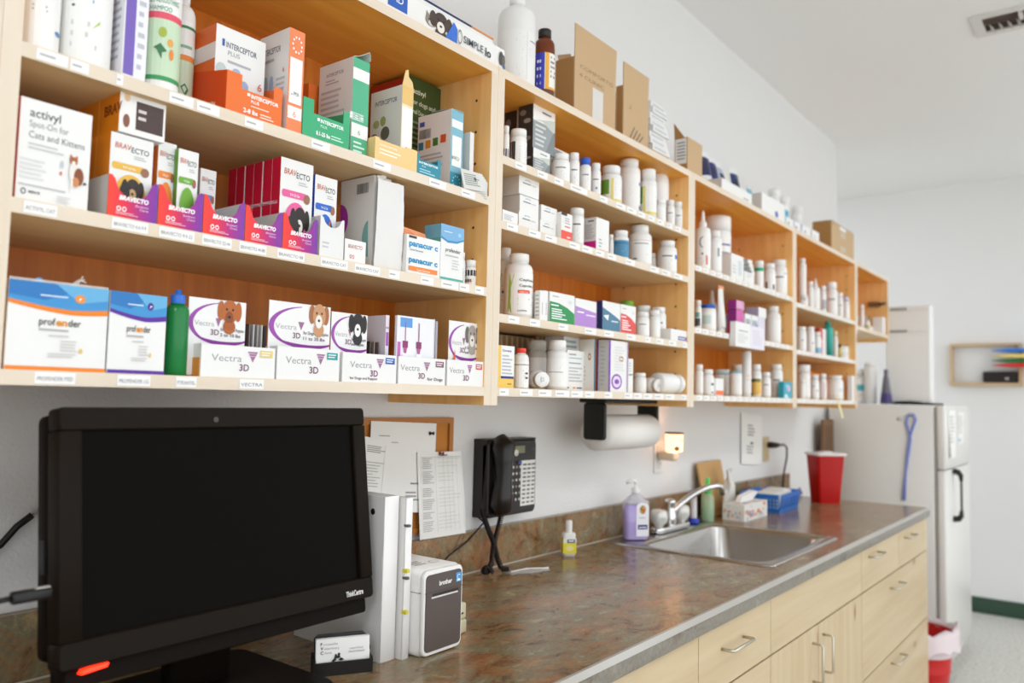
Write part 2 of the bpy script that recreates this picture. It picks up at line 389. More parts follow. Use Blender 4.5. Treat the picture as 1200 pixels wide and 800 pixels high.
cabinet('narrow pale pine drawer cabinet with one horizontal metal pull, left of the sink doors', 1.614, 2.0415, [(1.614, 2.0415, .727, .868, 'drawer', W_CAB, (1.735, .812, .125, False)), (1.614, 2.0415, .1, .725, 'drawer', W_CAB, None)])
cabinet('pale pine sink base cabinet with two doors and paired upright metal pulls', 2.0415, 2.9037, [(2.0415, 2.9037, .727, .868, 'false_front', W_CAB, None), (2.0415, 2.43, .1, .725, 'door', W_CABZ, (2.38, .575, .105, True)), (2.43, 2.9037, .1, .725, 'door', W_CABZ, (2.475, .58, .105, True))])
cabinet('wide pale pine drawer stack at the counter far end beside the red waste bin', 2.9037, 3.995, [(2.9037, 3.45, .727, .868, 'drawer', W_CAB, (3.0, .835, .125, False)), (3.45, 3.995, .727, .868, 'drawer', W_CAB, (3.55, .832, .125, False)),
    (2.9037, 3.995, .4375, .725, 'drawer', W_CAB, (3.31, .675, .14, False)), (2.9037, 3.995, .1, .4355, 'drawer', W_CAB, (3.31, .40, .15, False))])
# counter with a real cut-out for the sink
SX0, SX1, SY0, SY1 = 2.235, 2.822, -.555, -.068
ct = thing('countertop', 'long mottled brown stone-look laminate countertop with backsplash', 'countertop', (0, 0, .872))
m = MB(); H = .038; FRY = -.64
def top_piece(x0, x1, y0, y1):
    m.box(x0, y0, 0, x1, y1, H, STONE)
top_piece(-.9, SX0, FRY+.012, -.001); top_piece(SX1, 4.0, FRY+.012, -.001); top_piece(SX0, SX1, FRY+.012, SY0); top_piece(SX0, SX1, SY1, -.001)
m.build('worktop', ct)
m = MB()
prof = [(-.628, 0), (-.64, .0), (-.641, .002), (-.641, .0285)]
vs = [(x, y, z) for x in (-.9, 4.0) for y, z in prof]; n = len(prof)
m.add(vs, [(i, i+1, n+i+1, n+i) for i in range(n-1)], STONE_E, True); m.add(vs, [tuple(range(n)), tuple(range(2*n-1, n-1, -1))], STONE_E)
m.build('front_edge', ct)
m = MB(); m.slab([(-.9, -.641, .0286), (-.9, -.633, .0382), (-.9, -.627, .0382), (-.9, -.627, .0286)], (4.9, 0, 0), M('#a9a59c', .22)); m.build('edge_bevel_highlight', ct)  # bevel's paler grey paints in the light caught along the counter edge
m = MB(); m.box(-.9, -.021, H+.0003, 4.0, -.001, H+.104, STONE); m.box(-.9, -.0235, H+.0003, 4.0, -.0215, H+.003, M('#c9c1b2', .5)); m.build('backsplash', ct)

# sink
sk = thing('kitchen_sink', 'stainless steel single bowl drop-in sink set in the countertop', 'sink', (2.2, -.575, .91))
m = MB()
def rrect(x0, y0, x1, y1, r, z, n=6):
    p = []
    for cx, cy, t0 in ((x1-r, y1-r, 0), (x0+r, y1-r, 90), (x0+r, y0+r, 180), (x1-r, y0+r, 270)):
        for i in range(n+1):
            t = math.radians(t0+90*i/n); p.append((cx+r*math.cos(t), cy+r*math.sin(t), z))
    return p
W_, D_ = .642, .522
loops = [rrect(0, 0, W_, D_, .03, .0006), rrect(.002, .002, W_-.002, D_-.002, .03, .004), rrect(.010, .010, W_-.010, D_-.010, .026, .0055), rrect(.022, .022, W_-.022, D_-.022, .022, .0025),
         rrect(.036, .036, W_-.036, D_-.098, .05, .002), rrect(.042, .042, W_-.042, D_-.104, .05, -.006), rrect(.052, .052, W_-.052, D_-.112, .06, -.13), rrect(.075, .075, W_-.075, D_-.135, .05, -.155), rrect(.2, .2, W_-.2, D_-.24, .03, -.158)]
n = len(loops[0]); vs = sum(loops, [])
m.add(vs, [(k*n+i, k*n+(i+1) % n, (k+1)*n+(i+1) % n, (k+1)*n+i) for k in range(len(loops)-1) for i in range(n)], M('#bdbbb8', .24, 1), True)
m.add(loops[-1], [tuple(range(n))], M('#bdbbb8', .24, 1)); m.build('basin', sk)
m = MB(); m.lathe([(0, .002), (.03, .002), (.04, .004), (.043, 0)], CHROME, .32, .23, base=-.158); m.build('drain', sk)
# faucet
fc = thing('kitchen_faucet', 'chrome kitchen faucet with swept spout and two round handles behind the sink', 'faucet', (2.56, -.092, .9155))
m = MB(); m.rbox(-.12, -.027, 0, .12, .027, .018, CHROME, .026, 5); m.build('base_plate', fc)
m = MB(); m.lathe([(.02, 0), (.022, .03), (.017, .05), (.017, .07), (.02, .075), (.016, .085), (0, .088)], CHROME, 0, 0, base=.018); m.build('valve_body', fc)
m = MB(); P = []
for i in range(13):
    t = i/12; P.append((.285*t, -.04*t-.02*t*t, .055+.078*math.sin(min(1, t*1.05)*math.pi*.52)))
P.append((.295, -.064, .1)); m.tube(P, [.011]*12+[.0105, .012], CHROME, 12); m.build('spout', fc)
for s in (-1, 1):
    m = MB(); m.lathe([(.014, 0), (.018, .008), (.028, .018), (.031, .035), (.028, .052), (.02, .058), (0, .06)], M('#dcdad4', .15, .2, coat=1), s*.085, 0, base=.018, seg=20); m.build('handle', fc)

# ================================================================== REFRIGERATOR
fr = thing('refrigerator', 'white top-freezer refrigerator beyond the counter end', 'refrigerator', (4.62, -.03, 0))
FW = M('#e4e2dd', .35)
m = MB(); m.rbox(0, -.52, .03, .76, 0, 1.36, FW, .006, 2); m.build('body', fr)
m = MB(); m.box(.01, -.532, .06, .75, -.52, 1.355, M('#a8a39a', .7)); m.build('gasket', fr)
for z0, z1, nm in ((.06, 1.03, 'fridge_door'), (1.036, 1.365, 'freezer_door')):
    m = MB(); m.rbox(0, -.575, z0, .76, -.533, z1, FW, .012, 4); d = m.build(nm, fr)
    if nm == 'fridge_door': hz0, hz1 = .77, 1.02
    else: continue
    h = MB(); h.tube([(.2, -.575, hz1), (.2, -.6, hz1-.004), (.2, -.612, hz1-.02), (.2, -.614, hz1-.05)], [.016, .016, .013, .008], M('#1d1a19', .4)); h.tube([(.2, -.614, hz1-.05), (.2, -.614, hz0+.05)], .006, M('#3a3634', .3)); h.tube([(.2, -.614, hz0+.05), (.2, -.612, hz0+.02), (.2, -.6, hz0+.004), (.2, -.575, hz0)], [.008, .013, .016, .016], M('#1d1a19', .4)); h.build('handle', d)
m = MB(); m.box(.01, -.54, .0, .75, -.02, .055, M('#c9c7c2', .5)); m.build('kick_plate', fr)
m = MB(); m.lathe([(.012, 0), (.012, .004), (0, .005)], M('#c8c5bf', .4), 0, 0, T=Matrix.Translation((0, -.36, 1.29)) @ Matrix.Rotation(-math.pi/2, 4, 'Y')); m.build('screw_cap', fr)
# sheets stuck to the freezer door
for k, (x, z, w, h, lb) in enumerate(((4.70, 1.09, .2, .25, 'white paper sheet stuck near the hinge edge of the freezer door'), (4.98, 1.16, .2, .17, 'white paper note on the freezer door, farther from camera'))):
    m = MB(); m.slab([(0, 0, 0), (w, 0, 0), (w, 0, h), (0, 0, h)], (0, -.001, 0), M('#f2f1ec', .6))
    m.gfx(Ffront(0, -.001, 0), w, h, [('L', .1, .3, .9, .9, 8, '#b8b6b0')] + ([('p', [(.02, .02), (.28, .02), (.06, .62)], '#7a6238')] if k == 0 else [('r', .1, .05, .4, .15, '#5fa6c8')]))  # brown wedge on the first sheet paints a torn paper's shadow
    tag(m.build('paper_note', loc=(x, -.6065, z)), lb, 'paper', 'papers on the freezer door')
# brown panel in the gap behind the refrigerator
m = MB(); m.box(4.42, -.06, 0, 4.60, -.045, 1.275, M('#7a5c42', .8)); m.box(4.44, -.0605, .6, 4.58, -.06, 1.24, M('#6d5139', .8)); tag(m.build('gap_panel'), 'flat brown panel standing in the gap between wall and refrigerator', 'cardboard')
# ================================================================== ITEM BUILDERS
def xs(u0, u1, v, y): return up(u0, v, 'Y', y).x, up(u1, v, 'Y', y).x
WHT = '#eeedea'
def carton(label, z, u0, u1, vt, y=-.278, d=.1, uB=None, base=WHT, left=None, ops=(), lops=(), name='medicine_box', cat='box', group=None, rot=0, zoff=0, h=None, th_top=True):
    x0, x1 = xs(u0, u1, vt, y)
    if h is None: h = up(u0, vt, 'Y', y).z - z - zoff
    if uB is not None: d = up(uB, vt, 'X', x0).y - y
    w = x1-x0
    m = MB(); m.box(0, 0, 0, w, d, h, {'*': M(base, .45), 'l': M(left or base, .45)})
    m.gfx(Ffront(0, 0, 0), w, h, ops); m.gfx(Fleft(0, d, 0), d, h, lops)
    o = m.build(name, loc=(x0, y, z+zoff), rot=rot); tag(o, label, cat, group); o['_'] = 0; del o['_']
    o_dims[o.name] = (w, d, h); return o
o_dims = {}
def tray(label, z, u0, u1, vt, d, cols, cut=.45, y=-.281, inner='#d9d7d3', ops=(), side='#cfccc8', name='display_tray', group=None, cutx=.38, backh=1.0, lops=()):
    x0, x1 = xs(u0, u1, vt, y); h = up(u0, vt, 'Y', y).z - z; w = x1-x0; T = .0012
    m = MB()
    m.box(0, T, 0, w, d, T, inner); m.box(0, T, T, T, d, h*backh, {'*': M(inner), 'l': M(side)}); m.box(w-T, T, T, w, d, h*backh, inner); m.box(T, d-T, T, w-T, d, h*backh, inner)
    n = 16; F = Ffront(0, 0, 0)
    def hf(a):
        q = (a-.5)/cutx
        return h*(1-cut*math.sqrt(1-q*q)) if abs(q) < 1 else h
    for i in range(n):
        a, b = i/n, (i+1)/n; t = (i+.5)/n*(len(cols)-1); k = min(int(t), len(cols)-2) if len(cols) > 1 else 0; ft = t-k
        if len(cols) > 1:
            A, B = [[int(c[j:j+2], 16) for j in (1, 3, 5)] for c in (cols[k], cols[k+1])]
            c = '#%02x%02x%02x' % tuple(int(A[j]+(B[j]-A[j])*ft) for j in range(3))
        else: c = cols[0]
        m.slab([(a*w, 0, 0), (b*w, 0, 0), (b*w, 0, hf(b)), (a*w, 0, hf(a))], (0, T, 0), c)
    m.gfx(F, w, h, ops)
    return tag(m.build(name, loc=(x0, y, z)), label, 'display tray', group)
def bottle(label, z, u0, u1, vt, y=-.276, cap='#f0efec', body='#eeedea', caph=.2, capr=.86, sh=.1, ops=(), band='#f4f3f0', bz=(.1, .74), name='pill_bottle', cat='bottle', group=None, r=None, h=None, th=None, seg=22, nozzle=None, zoff=0, parts=True, brough=.35, sq=None, tilt=None, arc=2.1):
    uc = (u0+u1)/2; yc = y
    for _ in range(3):
        p = up(uc, vt, 'Y', yc); 
        rr = (u1-u0)/2*depth(p)/(CF*math.sqrt(1+((uc-600)/CF)**2)) if r is None else r
        yc = y+rr
    H = (p.z - z - zoff) if h is None else h
    if th is None: th = -.85*math.atan2(p.x, 1.08)
    if r is None: rr *= 1.08
    ch = H*caph; s = H*sh; hb = H-ch-s; cr = rr*capr; nk = cr*.9
    t = thing(name, label, cat, (p.x, yc, z+zoff), tilt or 0, group)
    bm = M(body, brough)
    m = MB(); e = rr*.12
    if nozzle == 'cone':
        pr = [(0, 0), (rr-e, 0), (rr, e), (rr, hb-e), (rr-e*.3, hb)] + [(rr+(nk-rr)*(1-math.cos(a)) if 0 else nk+(rr-nk)*math.cos(a), hb+s*math.sin(a)) for a in (.4, .8, 1.2, 1.57)]
    else:
        pr = [(0, 0), (rr-e, 0), (rr, e), (rr, hb-e), (rr-e*.15, hb)] + [(nk+(rr-nk)*math.cos(a), hb+s*.85*math.sin(a)) for a in (.35, .7, 1.05, 1.3, 1.57)] + [(nk, hb+s)]
    m.lathe(pr, bm, seg=seg); m.build('body', t)
    m = MB(); cm = M(cap, .4)
    if nozzle == 'cone':
        m.lathe([(cr, 0), (cr, ch*.3), (cr*.62, ch*.36), (cr*.35, ch*.9), (cr*.2, ch), (0, ch)], cm, base=hb+s, seg=16)
    elif nozzle == 'flip':
        m.lathe([(cr, 0), (cr, ch*.6), (cr*.9, ch*.66), (cr*.42, ch*.68), (cr*.42, ch), (0, ch)], cm, base=hb+s, seg=16)
    else:
        m.lathe([(nk, 0), (cr, 0), (cr, ch*.94), (cr*.95, ch), (0, ch)], cm, base=hb+s, seg=seg)
    m.build('cap', t)
    if band:
        m = MB(); z0, z1 = hb*bz[0], hb*bz[1]/.8 if bz[1]/.8 < .97 else hb*.95
        lw = rr*arc*2; F0 = Fcyl(rr+.0003, 0, 0, z0, th); F = lambda a, b, e_: F0(a-lw/2, b, e_)
        m.gfx(lambda a, b, e_: F(a, b, 0), lw, z1-z0, [('r', 0, 0, 1, 1, band)], True)
        m.gfx(F, lw, z1-z0, ops, True); m.build('paper_label', t)
    return t
def LBL(*extra, n=6, c='#9d9c9a'): return [('L', .3, .12, .62, .62, n, c), ('r', .34, .72, .6, .78, '#6b6b6d')] + list(extra)
def dog(cx, cy, s, asp, c1, c2, ear=None, nose='#2a1c18'):
    X = s*asp; ear = ear or c1
    return [('e', cx-.42*X, cy+.12*s, .17*X, .34*s, ear), ('e', cx+.42*X, cy+.12*s, .17*X, .34*s, ear), ('e', cx, cy-.42*s, .3*X, .26*s, c1), ('e', cx, cy+.1*s, .38*X, .42*s, c1),
            ('e', cx-.02*X, cy-.12*s, .2*X, .24*s, c2), ('e', cx-.02*X, cy-.08*s, .07*X, .05*s, nose), ('e', cx-.16*X, cy+.18*s, .045*X, .045*s, nose), ('e', cx+.14*X, cy+.18*s, .045*X, .045*s, nose)]
def cat_(cx, cy, s, asp, c1, c2):
    X = s*asp
    return [('p', [(cx-.34*X, cy), (cx-.28*X, cy+.5*s), (cx-.02*X, cy+.2*s)], c1), ('p', [(cx+.34*X, cy), (cx+.3*X, cy+.5*s), (cx+.04*X, cy+.2*s)], c1), ('e', cx, cy, .34*X, .3*s, c1), ('e', cx, cy-.12*s, .16*X, .14*s, c2),
            ('e', cx-.13*X, cy+.06*s, .04*X, .04*s, '#2b2b20'), ('e', cx+.13*X, cy+.06*s, .04*X, .04*s, '#2b2b20')]

# ================================================================== FIRST UNIT (above monitor)
A1, A2, A3, TOPZ = 1.782, 1.5873, 1.3774, 2.074
# --- top of the unit
x0, x1 = up(436, 0, 'Y', -.27).x-.18, up(590, 78, 'Y', -.27).x; h = .052
m = MB(); w_ = x1-x0; m.box(0, 0, 0, w_, .16, h, M(WHT, .4)); m.box(0, .001, h, w_*.93, .159, h+.012, {'*': M('#f2f1ee', .4), 'f': M('#e9e8e4')})
m.box(w_*.52, -.0008, h+.009, w_*.8, .16, h+.0125, M('#27305e', .4)); m.box(w_*.8, -.0008, h+.009, w_*.93, .16, h+.0125, M('#d98a4c', .4))
m.gfx(Ffront(0, 0, 0), w_, h, [('r', .38, .25, .47, 1, '#2d5fb8'), ('t', .4, .5, .4, 'AD', '#ffffff'), *cat_(.585, .5, .7, .12, '#8f857a', '#d8d2ca'), *dog(.635, .55, .9, .11, '#4a3a33', '#e8e2da'),
    ('p', [(.655, .1), (.70, .95), (.72, .75), (.72, .05)], '#3b6fd0'), ('ring', .735, .5, .012, .3, 0, 360, .25, .25, '#8a8a86'), ('t', .755, .35, .42, 'SIMPLE', '#5f6570', {'b': .01}), ('t', .88, .3, .5, 'lo', '#33373f', {'b': .02}), ('e', .975, .55, .012, .3, '#4c4a48'), ('e', .99, .5, .009, .25, '#6a6866'), ('r', .988, 0, 1, .3, '#5a78b8')])
tag(m.build('shipping_carton', loc=(x0, -.272, TOPZ)), 'long flat white carton with a cat and dog picture lying on top of the shelving', 'box')

# --- shelf A1: shampoos and heartworm cartons
bottle('white squared shampoo bottle with lime green side stripe, far left of the top shelf', A1, 29, 74, -60, h=.235, y=-.277, cap='#f3f2ee', caph=.13, sh=.1, capr=.5, name='shampoo_bottle', ops=[('r', .1, 0, .2, 1, '#a7cf4c'), ('L', .4, .66, .75, .9, 2, '#8e8e8c'), ('L', .4, .28, .6, .34, 2, '#a5a5a3'), ('ring', .62, 1.0, .3, .16, 180, 300, .2, .2, '#86b84a'), ('e', .75, .16, .06, .02, '#5e8ac0')], bz=(.0, .8), group='shampoo bottles')
bottle('white shampoo bottle with a dark green swoosh and small oval badge', A1, 77, 136, -60, h=.24, y=-.277, cap='#f3f2ee', caph=.13, sh=.1, capr=.5, name='shampoo_bottle', ops=[('p', [(.28, .93), (.42, .85), (.66, .76), (.66, .74), (.4, .83), (.28, .92)], '#3e5a2c'), ('e', .4, .62, .035, .028, '#3d6434'), ('L', .36, .46, .62, .52, 1, '#7f9cc8'), ('e', .38, .44, .015, .01, '#444444'), ('L', .37, .1, .6, .35, 3, '#cfcfcb'), ('p', [(.55, .28), (.62, .33), (.62, .36)], '#b5cf6a')], bz=(0, .8), group='shampoo bottles')
carton('tall white carton with an upright purple stripe and white vertical lettering', A1, 149, 177, -60, uB=134, h=.25, base='#efeef2', ops=[('r', .05, .02, .48, 1, '#7a62b8'), ('t', .38, .05, .09, 'MICONAHEX+TRIZ', '#ffffff', {'rot': 1, 'b': .03, 'w': .0}), ('L', .6, .05, .9, .9, 14, '#c2c2cc')], lops=[('L', .1, .1, .95, .9, 18, '#c0c4d0')])
shamp = [('r', .16, .62, .84, .68, '#e4586c'), ('r', .16, .12, .84, .62, '#c9dfc0'), ('r', .16, .08, .84, .12, '#3d9a5c'), ('t', .3, .84, .05, 'MICRO-PEARLS', '#6d7a70', {'w': .34}), ('t', .3, .76, .07, 'DERMAL-SOOTHING', '#3f9a6a', {'w': .4}), ('t', .3, .69, .06, 'SHAMPOO', '#3f9a6a', {'w': .3}), ('e', .5, .5, .05, .045, '#a9b84a'), ('e', .6, .42, .04, .035, '#e8a858'), ('e', .62, .32, .03, .05, '#e88a3a'), ('p', [(.4, .36), (.48, .4), (.56, .34), (.5, .32), (.5, .26), (.44, .34)], '#3f7a52')]
bottle('pale green dermal shampoo bottle with a red band, nearer of the two', A1, 172, 214, -30, h=.23, y=-.277, cap='#f3f2ee', caph=.14, sh=.1, capr=.5, name='shampoo_bottle', ops=shamp, bz=(0, .8), group='shampoo bottles')
bottle('pale green shampoo bottle with an orange band, partly behind the red-banded shampoo', A1, 204, 232, 8, h=.212, y=-.2, cap='#f3f2ee', caph=.13, sh=.12, capr=.5, name='shampoo_bottle', ops=[('r', .1, .1, .9, .6, '#cfe0c2'), ('r', .1, .58, .9, .64, '#e88f3c'), ('r', .1, .92, .9, .95, '#3d8a50'), ('r', 0.400, 0.712, 0.700, 0.744, '#8fb89a'), ('p', [(.5, .3), (.58, .34), (.66, .28), (.6, .2)], '#3f7a52')], bz=(0, .82), group='shampoo bottles')
ORG = '#ee7430'
x0, x1 = xs(265, 330, 100, -.281)
h_ = up(265, 79, 'Y', -.281).z-A1
def lipped(label, z, u0, u1, vt, d, col, ops, side_ops, notch=(.28, .78), nh=.62, sidecol=None, hb=1.25, y=-.281, group='lipped cardboard display trays'):
    x0, x1 = xs(u0, u1, vt, y); w = x1-x0; h = up(u0, vt, 'Y', y).z-z; T = .0014
    m = MB(); sc = sidecol or col
    m.box(0, T, 0, w, d, T, col)
    a, b = notch
    m.slab([(0, 0, 0), (w, 0, 0), (w, 0, h), (b*w, 0, h), (b*w, 0, h*nh), (a*w, 0, h*nh), (a*w, 0, h), (0, 0, h)], (0, T, 0), col)
    m.slab([(0, T, 0), (0, d, 0), (0, d, h*hb), (0, T, h)], (T, 0, 0), sc)
    m.slab([(w-T, T, 0), (w-T, d, 0), (w-T, d, h*hb), (w-T, T, h)], (T, 0, 0), col)
    m.box(T, d-T, T, w-T, d, h*hb, col)
    m.gfx(Ffront(0, 0, 0), w, h, ops); m.gfx(Fleft(0, d, 0), d, h, side_ops)
    return tag(m.build('display_tray', loc=(x0, y, z)), label, 'display tray', group)
lipped('orange notched display tray holding the widest white capsule carton', A1, 264, 330, 80, .125, ORG, [('r', .36, .53, .41, .6, '#ffffff'), ('t', .43, .5, .13, 'INTERCEPTOR', '#ffffff', {'b': .03, 'w': .5}), ('t', .43, .38, .11, 'PLUS', '#ffffff', {'b': .01}), ('L', .43, .27, .85, .33, 1, '#ffe0cc'), ('t', .3, .1, .15, '2-8 lbs', '#ffffff', {'b': .03}), ('L', .6, .06, .9, .2, 2, '#ffe0cc')], [('t', .55, .22, .16, '2-8 lbs', '#ffe6d6', {'b': .03}), ('L', .55, .06, .9, .16, 2, '#ffd8c0')], notch=(.26, .84), nh=.66, sidecol='#e8500f', hb=1.35)
caps = [('t', .2, .78, .09, 'INTERCEPTOR', '#4a5068', {'b': .015, 'w': .62}), ('r', .12, .78, .17, .86, '#3c5ea8'), ('t', .24, .7, .07, 'PLUS', '#8a8f9c'), ('L', .24, .6, .8, .66, 1, '#b0b2b8')]
pills = [('e', .12, .52, .1, .07, '#c3d0cc'), ('e', .2, .44, .08, .06, '#d5d8c8'), ('e', .42, .52, .09, .06, '#a9b9d2'), ('e', .33, .43, .1, .07, '#b9c6c8'), ('e', .58, .4, .09, .07, '#9fb2d0'), ('e', .45, .32, .1, .07, '#c9cc9a'), ('e', .55, .2, .08, .08, '#9fae8c'), ('t', .86, .42, .12, '6', '#d4604a'), ('L', .68, .1, .92, .36, 4, '#c0c0c0')]
carton('white capsule carton with six-pack numeral, standing in the orange notched tray', A1, 245, 304, 27, y=-.232, d=.085, zoff=.0018, left='#ee7430', ops=caps+pills, lops=[('r', 0, .62, 1, .8, '#f4f2ee'), ('L', .2, .1, .8, .5, 3, '#ffd9c0')])
carton('slim tall carton whose orange end bears a handwritten white sticker', A1, 341, 359, 32, y=-.279, uB=307, base='#f2612a', left='#efeeec', ops=[('r', 0, 0, 1, 1, '#f08a58'), ('r', .1, .28, .9, .72, '#f6f5f1'), ('t', .72, .36, .13, 'Open', '#55504a', {'rot': 1, 'w': .2}), ('r', .05, .13, .95, .25, '#f6f5f1'), ('t', .4, .15, .08, '6', '#f08a58'), *[('e', .5+.3*math.cos(k*.628), .85+.075*math.sin(k*.628), .05, .012, '#ffffff') for k in range(10)]],
       lops=[('t', .1, .8, .085, 'INTERCEPTOR', '#5a6076', {'b': .01, 'w': .62}), ('L', .1, .7, .7, .77, 1, '#b8b8bc'), ('e', .25, .5, .08, .09, '#b8c4cc'), ('e', .45, .48, .07, .1, '#a8b8d0'), ('e', .35, .38, .1, .06, '#b9c0a4'), ('e', .55, .33, .08, .06, '#8a8f80'), ('t', .82, .58, .07, '6', '#d4604a'), ('L', .62, .4, .95, .55, 3, '#c4c4c4')])
GRN = '#3fae7a'
lipped('green notched display tray in front of the tall green-ended carton', A1, 355, 410, 112, .09, GRN, [('r', .3, .5, .35, .58, '#ffffff'), ('t', .37, .48, .13, 'INTERCEPTOR', '#ffffff', {'b': .03, 'w': .5}), ('t', .37, .36, .1, 'PLUS', '#e0fff0'), ('t', .28, .14, .14, '8.1-25 lbs', '#ffffff', {'b': .03, 'w': .3}), ('L', .6, .12, .92, .26, 2, '#c9f0dc')], [], notch=(.22, .86), nh=.66, hb=1.1)
o = carton('tall carton with white side and green end, its flap curled open, right of green tray', A1, 419, 438, 68, y=-.262, uB=380, base='#55b48a', left='#ecebe8', ops=[('r', 0, .78, 1, .9, '#f4f2ef'), ('r', 0, .2, 1, .34, '#f4f2ef'), ('t', .68, .37, .24, 'INTERCEPTOR', '#ffffff', {'rot': 1, 'b': .03, 'w': .35}), ('t', .4, .23, .07, '6', '#55b48a'), ('L', .15, .04, .85, .17, 3, '#d8f4e6')], lops=[('t', .22, .87, .05, 'INTERCEPTOR', '#5a6076', {'w': .5}), ('L', .2, .78, .6, .84, 2, '#b8b8bc'), ('L', .08, .12, .85, .74, 11, '#c6c6c8')])
w, d, h = o_dims[o.name]
m = MB(); pts = [(.0, .0), (.35, .05), (.7, .13), (.95, .2), (1.05, .14), (1.06, .05)]
for i in range(5):
    a, b = pts[i], pts[i+1]; m.slab([(a[0]*w, 0, h+a[1]*.1), (b[0]*w, 0, h+b[1]*.1), (b[0]*w, d, h+b[1]*.1), (a[0]*w, d, h+a[1]*.1)], (0, 0, .0008), '#dfe8e2')
m.build('flap', o)
carton('orange carton end peeping out behind the green notched tray', A1, 362, 379, 97, y=-.16, d=.09, base='#e8722c')
YEL = '#f2ce8c'
lipped('cream-yellow notched display tray around the capsule carton with a torn flap', A1, 437, 487, 158, .1, YEL, [('t', .1, .68, .1, 'INTERCEPTOR', '#fff8e8', {'b': .02, 'w': .42}), ('L', .1, .3, .6, .6, 2, '#fff3dc')], [], notch=(.1, .72), nh=.92, hb=.9)
o = carton('capsule carton with a torn upright yellow flap, standing in the cream-yellow tray', A1, 474, 487, 101, y=-.266, uB=438, zoff=.0018, base='#f3e4bd', left='#eeece8', ops=[('r', .05, .2, .95, .75, '#f7f5f0'), ('r', 0, .78, 1, 1, '#eac277')], lops=[('t', .15, .82, .08, 'INTERCEPTOR', '#5a6076', {'b': .01, 'w': .7}), ('e', .2, .6, .1, .05, '#b9bf7c'), ('e', .42, .62, .09, .06, '#a8b070'), ('e', .15, .45, .1, .04, '#8a5a3c'), ('e', .5, .47, .14, .08, '#6a6a5c'), ('L', .3, .22, .9, .34, 3, '#c4c4c4'), ('t', .2, .38, .1, '6', '#e0a848')])
w, d, h = o_dims[o.name]
m = MB(); m.slab([(0, 0, h), (w, 0, h), (w*.9, 0, h+.012), (w*.55, 0, h+.02), (w*.5, 0, h+.034), (w*.25, 0, h+.03), (w*.1, 0, h+.012)], (0, .001, 0), '#ecc98a'); m.build('flap', o)
carton('dark green flea-treatment carton with red side, at the back of the top shelf', A1, 488, 525, 88, y=-.15, d=.12, base='#3c5226', left='#b03a26', ops=[('t', .12, .87, .06, 'activyl', '#e8ead8', {'b': .02}), ('t', .1, .78, .055, 'for dogs and', '#d8dcc4', {'b': .01}), ('t', .1, .7, .055, 'Small Dogs and Puppies', '#d8dcc4', {'b': .01, 'w': .82}), ('L', .1, .3, .9, .65, 8, '#8a9870')], lops=[('t', .1, .75, .08, 'activyl', '#e8c4b4')])
lipped('teal notched display tray with white lettering, lowest item left of the blue-ended carton', A1, 487, 515, 178, .06, '#2f8fa4', [('t', .08, .55, .13, 'INTERCEPTOR', '#ffffff', {'b': .03, 'w': .8}), ('t', .2, .4, .12, 'PLUS', '#e0f6fa'), ('L', .1, .1, .8, .34, 2, '#a8dae4')], [], notch=(.1, .86), nh=.72, hb=1.0)
o = carton('carton with a blue end, handwritten sticker and four coloured squares on its white side', A1, 538, 552, 126, y=-.274, uB=499, base='#7fb9cc', left='#edecea', ops=[('r', .12, .3, .88, .68, '#f6f5f1'), ('r', .05, .78, .95, .88, '#f2f4f2'), ('t', .72, .38, .2, 'OPEN', '#55504a', {'rot': 1, 'w': .2}), ('r', 0, 0, 1, .22, '#3f9db4'), *[('e', .5+.3*math.cos(k*.628), .11+.07*math.sin(k*.628), .05, .01, '#c8ecf4') for k in range(10)]],
       lops=[('r', .05, .86, .2, .92, '#3f5fae'), ('bar', .05, .7, .4, .82), ('r', .03, .56, .18, .66, '#2f7fa0'), ('r', .25, .57, .4, .67, '#e0922c'), ('r', .47, .58, .62, .68, '#4a7a34'), ('r', .7, .6, .86, .7, '#e2572a'), ('L', .05, .15, .8, .5, 7, '#bdbdbd')])
w, d, h = o_dims[o.name]
m = MB(); m.slab([(0, 0, h), (w, 0, h+.002), (w, d, h+.016), (0, d*.6, h+.004)], (0, 0, .0008), '#b9d4de'); m.build('flap', o)
carton('narrow white carton wedged right of the blue-ended carton with coloured squares', A1, 552.5, 557, 154, y=-.262, d=.12)
t = thing('paper_packets', 'loose bundle of small printed white packets at the right end of the top shelf', 'packets', (up(550, 215, 'Y', -.29).x+.012, -.283, A1))
for i in range(4):
    m = MB(); m.slab([(0, 0, 0), (.062, 0, 0), (.062, 0, .04), (0, 0, .044)], (0, .0012, 0), M('#dddcd6', .4)); m.gfx(Ffront(0, 0, 0), .062, .042, [('L', .1, .2, .8, .85, 6, '#86908a'), ('e', .6, .6, .06, .1, '#5a6460')])
    m.build('packet', t, (i*.004, -.002+i*.006, .0005), (-12, 4*i-4, -6-5*i))

